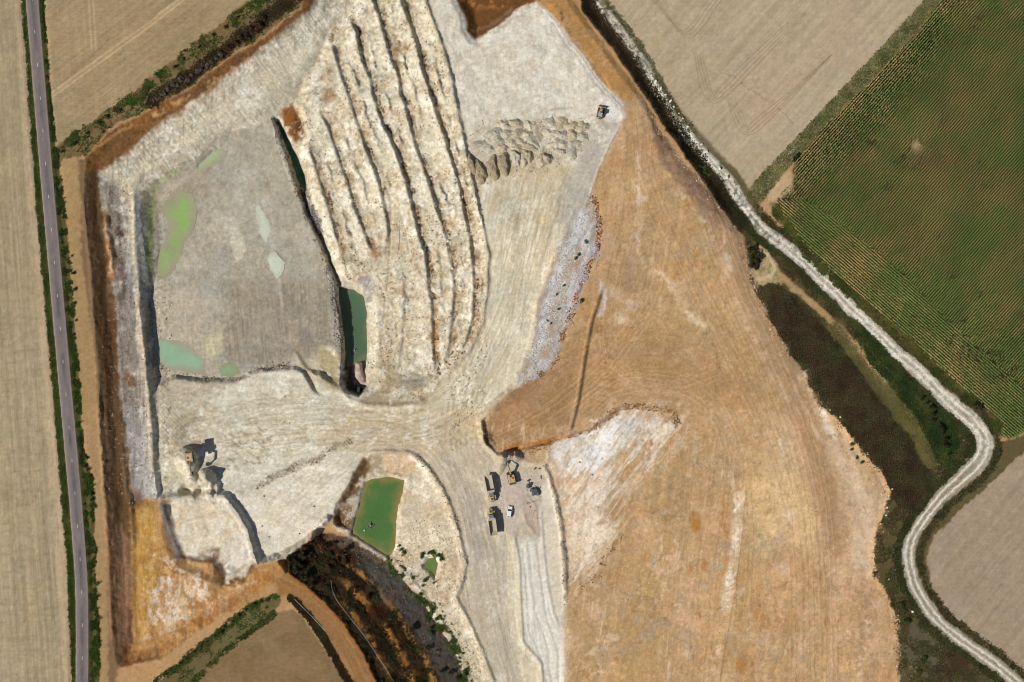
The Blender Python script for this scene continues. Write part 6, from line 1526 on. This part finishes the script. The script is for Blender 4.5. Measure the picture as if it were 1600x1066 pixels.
for (x, y, rx, ry, kd), w_ in zip(tong, side):
    heap(x, y, rx, ry, hs.uniform(1.3, 1.7), kd, 'large brown spoil tongue on the lower edge of the heaps, ' + w_ + ' of seven', hs.uniform(-.1, .15), .55, 70 + kk); kk += 1
# ---------------------------------------------------------------- machines
def paint_mat(name, rgb, rough=.5, metal=0.0, dust=.25):
    m, nt, b = new_mat(name)
    v = nnode(nt, 'ShaderNodeRGB'); v.outputs[0].default_value = (*lin(rgb), 1)
    mx = nnode(nt, 'ShaderNodeMix', data_type='RGBA'); n = nnode(nt, 'ShaderNodeTexNoise'); n.inputs['Scale'].default_value = 1.3; n.inputs['Detail'].default_value = 5
    tc = nnode(nt, 'ShaderNodeTexCoord'); nt.links.new(tc.outputs['Object'], n.inputs['Vector'])
    r = nnode(nt, 'ShaderNodeMapRange'); r.inputs['From Min'].default_value = .4; r.inputs['From Max'].default_value = .75; r.inputs['To Max'].default_value = dust * 2
    nt.links.new(n.outputs['Fac'], r.inputs['Value']); nt.links.new(r.outputs[0], mx.inputs['Factor'])
    nt.links.new(v.outputs[0], mx.inputs[6]); mx.inputs[7].default_value = (*lin((196, 180, 150)), 1)
    nt.links.new(mx.outputs[2], b.inputs['Base Color'])
    b.inputs['Roughness'].default_value = rough; b.inputs['Metallic'].default_value = metal
    return m
MY = paint_mat('yellow_paint', (190, 160, 96), .6, 0, .5); MG = paint_mat('body_steel', (178, 166, 146), .6, 0, .3); MD = paint_mat('dark_steel', (52, 50, 48), .6, 0, .15)
MT = paint_mat('rubber', (38, 36, 34), .85, 0, .25); MC = paint_mat('white_paint', (236, 238, 238), .35, 0, .03); MGL = paint_mat('glass_dark', (24, 30, 34), .12, 0, .04)
MCAB = paint_mat('cab_grey', (110, 118, 116), .4, 0, .15); MR = paint_mat('red_panel', (150, 40, 30), .5, 0, .1); MTEAL = paint_mat('teal_roof', (150, 168, 164), .5, 0, .15); MLAMP = paint_mat('lamp_glass', (235, 232, 215), .2, 0, 0); MPIPE = paint_mat('pipe_white', (226, 222, 210), .5, 0, .1)

class MB:
    def __init__(self): self.bm = bmesh.new()
    def box(self, c, s, rot=None, taper=(1, 1), bev=0.0, shift=(0, 0)):
        """box centred at c, top face scaled by taper and shifted"""
        vs = []
        for z in (-1, 1):
            for (x, y) in ((-1, -1), (1, -1), (1, 1), (-1, 1)):
                tx, ty = (taper if z > 0 else (1, 1))
                p = Vector((x * s[0] / 2 * tx + (shift[0] if z > 0 else 0), y * s[1] / 2 * ty + (shift[1] if z > 0 else 0), z * s[2] / 2))
                if rot: p = rot @ p
                vs.append(self.bm.verts.new(p + Vector(c)))
        fs = [self.bm.faces.new([vs[i] for i in f_]) for f_ in ((3, 2, 1, 0), (4, 5, 6, 7), (0, 1, 5, 4), (1, 2, 6, 5), (2, 3, 7, 6), (3, 0, 4, 7))]
        if bev:
            ed = list({e for f_ in fs for e in f_.edges})
            bmesh.ops.bevel(self.bm, geom=ed, offset=bev, segments=2, affect='EDGES', profile=.6)
        return self
    def cyl(self, a, b_, r, seg=14, r2=None):
        a = Vector(a); b_ = Vector(b_); d = (b_ - a); q_ = d.to_track_quat('Z', 'Y')
        r2 = r if r2 is None else r2
        A = [self.bm.verts.new(a + q_ @ Vector((r * math.cos(t * 6.2832 / seg), r * math.sin(t * 6.2832 / seg), 0))) for t in range(seg)]
        B = [self.bm.verts.new(b_ + q_ @ Vector((r2 * math.cos(t * 6.2832 / seg), r2 * math.sin(t * 6.2832 / seg), 0))) for t in range(seg)]
        for t in range(seg):
            self.bm.faces.new((A[t], A[(t + 1) % seg], B[(t + 1) % seg], B[t]))
        self.bm.faces.new(A[::-1]); self.bm.faces.new(B)
        return self
    def prism(self, prof, y0, y1):
        """side profile (x,z) extruded along y"""
        A = [self.bm.verts.new((x, y0, z)) for x, z in prof]; B = [self.bm.verts.new((x, y1, z)) for x, z in prof]
        n = len(prof)
        for t in range(n):
            self.bm.faces.new((A[t], A[(t + 1) % n], B[(t + 1) % n], B[t]))
        self.bm.faces.new(A[::-1]); self.bm.faces.new(B)
        return self
    def quad(self, pts):
        self.bm.faces.new([self.bm.verts.new(p) for p in pts]); return self
    def out(self, name, mat, parent):
        bmesh.ops.recalc_face_normals(self.bm, faces=self.bm.faces[:])
        me = bpy.data.meshes.new(name); self.bm.to_mesh(me); self.bm.free()
        return link(name, me, mat, parent)

def root(name, px, py, heading, label, cat, group=None, dz=0.0):
    """heading: image direction of the machine's front, degrees clockwise from image up"""
    o = bpy.data.objects.new(name, None); COL.objects.link(o)
    o.location = wpt(px, py) + Vector((0, 0, dz)); o.rotation_euler = (0, 0, math.radians(90 - heading))
    tag(o, label, cat, group)
    return o
def wheel(parent, x, y, r, w):
    t = MB().cyl((x, y - w / 2, r), (x, y + w / 2, r), r, 20).out('wheel', MT, parent)
    MB().cyl((x, y - w / 2 - .02, r), (x, y + w / 2 + .02, r), r * .55, 14).out('rim', MY, t)

def dump_truck(px, py, heading, label, loaded):
    R = root('dump_truck', px, py, heading, label, 'dump truck', 'yellow dump trucks in the excavator yard')
    # x forward; front unit 1.2..5.2, rear unit -5.0..0.9
    for s in (-1, 1):
        wheel(R, 3.3, s * 1.15, .85, .65); wheel(R, -1.5, s * 1.15, .85, .65); wheel(R, -3.3, s * 1.15, .85, .65)
    MB().box((-1.2, 0, 1.15), (7.4, 1.0, .5)).box((2.9, 0, 1.15), (3.6, 1.1, .5)).cyl((.6, 0, .8), (.6, 0, 1.6), .45).out('chassis', MD, R)
    b = MB()
    # open tray: floor, sloping tail, two sides and a headboard, all of real thickness
    b.prism([(.75, 1.55), (-3.4, 1.55), (-5.2, 2.35), (-5.2, 2.5), (-3.4, 1.75), (.75, 1.75)], -1.35, 1.35)
    for s in (-1, 1):
        y0, y1 = sorted((s * 1.38, s * 1.52))
        b.prism([(.85, 1.5), (-3.4, 1.5), (-5.35, 2.4), (-5.35, 2.75), (-3.6, 3.05), (.85, 3.2)], y0, y1)
    b.box((.87, 0, 2.4), (.16, 2.9, 1.75))
    bed = b.out('dump_bed', MG, R)
    MB().box((1.25, 0, 3.25), (.75, 2.9, .1)).out('spill_guard', MG, bed)
    for s in (-1, 1):
        for xx in (-.3, -1.6, -2.9):
            MB().box((xx, s * 1.57, 2.3), (.14, .1, 1.3)).out('rib', MG, bed)
    if loaded:
        m_ = MB()
        m_.box((-1.9, 0, 2.05), (4.6, 2.66, .7), None, (.7, .55))
        m_.out('load', MAT_CHALK, bed)
    c = MB().box((2.25, .0, 2.35), (1.7, 1.9, 1.6), None, (.92, .88), .08).out('cab', MCAB, R)
    MB().box((2.25, 0, 3.2), (1.6, 1.8, .1), None, (.95, .95), .03).out('cab_roof', MCAB, c)
    MB().box((3.07, 0, 2.6), (.08, 1.5, .85)).out('windscreen', MGL, c)
    for s in (-1, 1):
        MB().box((2.3, s * .93, 2.6), (1.2, .06, .8)).out('side_window', MGL, c)
        MB().box((3.0, s * 1.35, 2.5), (.08, .35, .5)).cyl((2.8, s * .95, 2.5), (3.0, s * 1.3, 2.5), .03, 6).out('mirror', MD, c)
    hd = MB().box((4.2, 0, 1.85), (2.0, 1.7, .95), None, (.9, .82), .12, (-.06, 0)).out('hood', MY, R)
    MB().box((4.3, 0, 2.34), (1.0, .9, .06)).out('grille', MD, hd)
    MB().cyl((3.35, -.72, 2.2), (3.35, -.72, 3.3), .09, 10).out('exhaust_pipe', MD, R)
    MB().box((5.25, 0, 1.1), (.25, 2.3, .4), None, (1, 1), .05).out('bumper', MD, R)
    for s in (-1, 1):
        MB().box((3.3, s * 1.15, 1.82), (2.1, .75, .1), None, (1, 1), .03).out('fender', MY, R)
        MB().box((5.21, s * .75, 1.65), (.1, .32, .22)).out('headlight', MLAMP, R)
    return R
dump_truck(766, 764, 169, 'yellow dump truck facing down, empty bed, nearest the eastern excavator', False)
dump_truck(769, 817, 352, 'yellow dump truck facing up, lower of the two trucks', False)

def tracks(parent, L, gauge, w, r):
    for s in (-1, 1):
        prof = []
        for k in range(9): a = math.pi / 2 + k * math.pi / 8; prof.append((-L / 2 + r + r * math.cos(a), r + r * math.sin(a)))
        for k in range(9): a = -math.pi / 2 + k * math.pi / 8; prof.append((L / 2 - r + r * math.cos(a), r + r * math.sin(a)))
        y0, y1 = sorted((s * gauge / 2 - w / 2, s * gauge / 2 + w / 2))
        t = MB().prism(prof, y0, y1).out('crawler_track', MT, parent)
        g = MB()
        for k in range(int(L / .3)):
            g.box((-L / 2 + .25 + k * .3, s * gauge / 2, 2 * r + .02), (.12, w, .06))
        g.out('track_shoes', MD, t)

def excavator(px, py, heading, label, cabmat, bodymat, swing=0.0, scale=1.0, dz=0.0):
    R = root('excavator', px, py, heading, label, 'excavator', None, dz)
    R.scale = (scale,) * 3
    tracks(R, 4.3, 2.5, .62, .45)
    MB().box((0, 0, .8), (2.6, 1.9, .5)).cyl((0, 0, 1.0), (0, 0, 1.3), .75, 20).out('undercarriage', MD, R)
    b = MB().box((-.55, 0, 1.85), (3.1, 2.7, 1.1), None, (.97, .95), .08).out('upper_body', bodymat, R)
    MB().box((-.9, .2, 2.44), (1.6, 1.7, .1), None, (1, 1), .03).out('engine_cover', bodymat, b)
    MB().box((-.2, -.5, 2.52), (.75, .8, .1)).out('red_panel', MR, b)
    cw = MB(); cw.prism([(-2.1, 1.25), (-2.75, 1.3), (-2.9, 1.7), (-2.8, 2.5), (-2.1, 2.5)], -1.35, 1.35); cw.out('counterweight', MD, R)
    c = MB().box((.75, .88, 2.25), (1.6, .95, 1.7), None, (.85, .9), .06).out('cab', cabmat, R)
    MB().box((.72, .88, 3.13), (1.35, .86, .08)).out('cab_roof', cabmat, c)
    MB().box((1.56, .88, 2.45), (.06, .75, 1.0), Matrix.Rotation(-.08, 3, 'Y')).out('windscreen', MGL, c)
    MB().box((.8, 1.36, 2.45), (1.1, .05, .8)).out('side_window', MGL, c)
    bo = MB(); bo.prism([(.6, 1.6), (.9, 2.2), (3.0, 4.3), (3.5, 4.4), (5.8, 3.6), (5.75, 3.2), (3.4, 3.75), (1.1, 1.55)], -.28, .22)
    bo = bo.out('boom', MY, R)
    st = MB(); st.prism([(5.5, 3.95), (6.0, 3.95), (6.6, 1.5), (6.3, 1.35), (5.6, 3.1), (5.3, 3.6)], -.2, .14)
    st = st.out('stick', MY, R)
    bk = MB()
    bk.prism([(6.2, 1.6), (6.75, 1.5), (6.9, .6), (6.2, .1), (5.5, .35), (5.42, .5), (6.1, .32), (6.65, .7), (6.5, 1.25), (6.1, 1.35)], -.65, .6)
    for yy in (-.65, .55):
        bk.prism([(6.2, 1.5), (6.75, 1.4), (6.85, .65), (6.2, .15), (5.5, .4)], yy, yy + .06)
    bk = bk.out('bucket', MD, R)
    for k in range(5): MB().box((5.4, -.55 + k * .26, .42), (.24, .1, .1)).out('tooth', MD, bk)
    for s in (-.45, .38):
        MB().cyl((1.2, s, 1.75), (3.0, s, 3.6), .1, 10).out('boom_cylinder', MD, bo)
    MB().cyl((3.2, -.03, 4.5), (5.5, -.03, 4.05), .1, 10).out('stick_cylinder', MD, st)
    MB().cyl((-1.6, -.7, 2.4), (-1.6, -.7, 3.05), .08, 8).out('exhaust_pipe', MD, R)
    for yy in (-.9, .9):
        MB().cyl((-.2, yy, 2.4), (-.2, yy, 2.75), .03, 6).cyl((-1.9, yy, 2.4), (-1.9, yy, 2.75), .03, 6).cyl((-1.9, yy, 2.75), (-.2, yy, 2.75), .03, 6).out('handrail', MY, R)
    return R
excavator(799, 747, -14, 'yellow excavator digging the grey heap, dark counterweight towards the yard', MY, MY, 0, 1.0, 0.0)
excavator(296, 716, 172, 'excavator with pale cab on top of the white stockpile', MTEAL, MY, 0, 1.0, 0.0)

def bulldozer(px, py, heading, label):
    R = root('bulldozer', px, py, heading, label, 'bulldozer')
    tracks(R, 3.6, 2.0, .6, .5)
    MB().box((.1, 0, .95), (3.0, 1.4, .6)).out('undercarriage', MD, R)
    h = MB().box((1.0, 0, 1.75), (1.7, 1.1, .9), None, (.95, .85), .08).out('hood', MY, R)
    MB().cyl((1.2, .3, 2.1), (1.2, .3, 2.9), .07, 8).out('exhaust_pipe', MD, h)
    c = MB().box((-.55, 0, 2.1), (1.4, 1.6, 1.5), None, (.9, .9), .06).out('cab', MY, R)
    MB().box((-.55, 0, 2.9), (1.5, 1.65, .1), None, (1, 1), .03).out('cab_roof', MTEAL, c)
    MB().box((.17, 0, 2.3), (.06, 1.25, .8)).out('windscreen', MGL, c)
    for s in (-1, 1):
        MB().box((-.55, s * .78, 2.3), (1.0, .05, .75)).out('side_window', MGL, c)
        MB().cyl((.2, s * 1.35, .6), (2.5, s * 1.35, .5), .1, 8).out('push_arm', MY, R)
    bl = MB(); bl.prism([(2.45, .02), (2.62, .05), (2.5, .6), (2.62, 1.25), (2.48, 1.25), (2.36, .6)], -1.75, 1.75)
    bl.out('blade', MG, R)
    MB().box((-2.0, 0, .9), (.3, 1.4, .4)).box((-2.2, -.5, .5), (.2, .14, 1.0)).box((-2.2, .5, .5), (.2, .14, 1.0)).out('ripper', MD, R)
bulldozer(938, 178, 12, 'small yellow bulldozer at the white tip of the chalk platform')

# white pickup-like car
R = root('parked_car', 796, 801, 8, 'white car parked between the dump trucks and the dark stones', 'car')
bm_ = MB(); bm_.prism([(-2.1, .35), (2.0, .35), (2.15, .55), (2.1, .85), (1.3, 1.0), (-2.1, 1.05), (-2.2, .7)], -.88, .88)
body = bm_.out('body', MC, R)
gh = MB(); gh.prism([(1.0, .98), (.35, 1.55), (-1.7, 1.6), (-2.05, 1.05)], -.74, .74); gh.out('roof', MC, R)
MB().quad([(1.02, -.7, 1.02), (1.02, .7, 1.02), (.40, .66, 1.56), (.40, -.66, 1.56)]).out('windscreen', MGL, R)
MB().box((.72, 0, 1.30), (.05, 1.36, .72), Matrix.Rotation(-.86, 3, 'Y')).out('windscreen', MGL, R)
MB().box((-1.92, 0, 1.33), (.05, 1.3, .42), Matrix.Rotation(.55, 3, 'Y')).out('rear_window', MGL, R)
for s in (-1, 1):
    MB().box((-.5, s * .75, 1.3), (1.9, .04, .36)).out('side_window', MGL, R)
    MB().box((.75, s * .98, 1.05), (.16, .2, .14)).out('mirror', MC, R)
    MB().box((2.1, s * .62, .72), (.1, .34, .16)).out('headlight', MLAMP, R); MB().box((-2.17, s * .7, .75), (.06, .22, .26)).out('tail_light', MR, R)
    for xx in (-1.3, 1.3):
        t = MB().cyl((xx, s * .9 - .1, .33), (xx, s * .9 + .1, .33), .33, 16).out('wheel', MT, R); MB().cyl((xx, s * .9 - .11, .33), (xx, s * .9 + .11, .33), .18, 10).out('rim', MCAB, t)

# floating pumps
def raft(px, py, level, heading, label, ring):
    R = root('pump_raft', px, py, heading, label, 'pump raft'); R.location.z = float(depth(np.float32(level)))
    if ring:
        t = bmesh.new(); me = bpy.data.meshes.new('float')
        b = MB(); n = 14
        for k in range(n):
            a0_, a1_ = k / n * 6.283, (k + 1) / n * 6.283
            b.cyl((.75 * math.cos(a0_), .75 * math.sin(a0_), .1), (.75 * math.cos(a1_), .75 * math.sin(a1_), .1), .2, 8)
        b.out('float', MCAB, R); t.free()
    else:
        for s in (-1, 1): MB().cyl((-1.2, s * .7, .1), (1.2, s * .7, .1), .28, 12).out('float', MCAB, R)
        MB().box((0, 0, .42), (1.6, 1.8, .08)).out('deck', MD, R)
    MB().box((0, 0, .6), (.7, .55, .4), None, (.9, .9), .04).cyl((.1, 0, .8), (.1, 0, 1.1), .15, 10).out('pump_motor', MTEAL, R)
    MB().cyl((-.3, .1, .5), (-1.6, .5, .1), .09, 8).out('hose', MD, R)
raft(551, 548, -22.6, 20, 'round pump raft floating on the trench water', True)
raft(577, 824, -15.2, 40, 'grey pump raft floating in the bright green pond', False)
o = bpy.data.objects.new('mooring_buoy', None)
b = MB(); b.cyl((0, 0, -.1), (0, 0, .25), .32, 14).cyl((0, 0, .25), (0, 0, .45), .32, 14, .1)
by = b.out('mooring_buoy', MC, None); by.location = wpt(567.5, 831.5, float(depth(np.float32(-15.2)))); tag(by, 'small white buoy beside the pump raft in the green pond', 'buoy')
bpy.data.objects.remove(o)
# white tank on skids in the dark end of the trench
R = root('water_tank', 557, 610, 95, 'small white rectangular tank in the dark south end of the trench', 'tank')
MB().box((0, 0, .75), (1.1, 2.1, 1.1), None, (1, 1), .08).out('tank_body', MC, R)
for s in (-1, 1): MB().box((s * .4, 0, .1), (.15, 2.3, .2)).out('skid', MD, R)
MB().cyl((0, .5, 1.3), (0, .5, 1.42), .22, 12).out('lid', MCAB, R)
# long pale pipes
def pipe(name, pts, r, label, lift=.25):
    b = MB(); P3 = [wpt(x, y) + Vector((0, 0, lift)) for x, y in pts]
    for a_, c_ in zip(P3, P3[1:]): b.cyl(a_, c_, r, 8)
    o = b.out(name, MPIPE, None); tag(o, label, 'pipe')
pipe('water_pipe', smooth_pts([(516, 908), (519, 924), (528, 942), (548, 968), (570, 996), (592, 1030), (612, 1062), (622, 1085)], 6), .04, 'long thin white pipe running down the dark benches')
pipe('water_pipe', smooth_pts([(460, 936), (472, 948), (490, 966), (508, 986)], 6), .06, 'short pale pipe beside the brown road ditch')
pipe('water_pipe', smooth_pts([(622, 355), (622, 380), (619, 400)], 4), .1, 'short thin pipe lying on the levelled track between the spoil ridges')
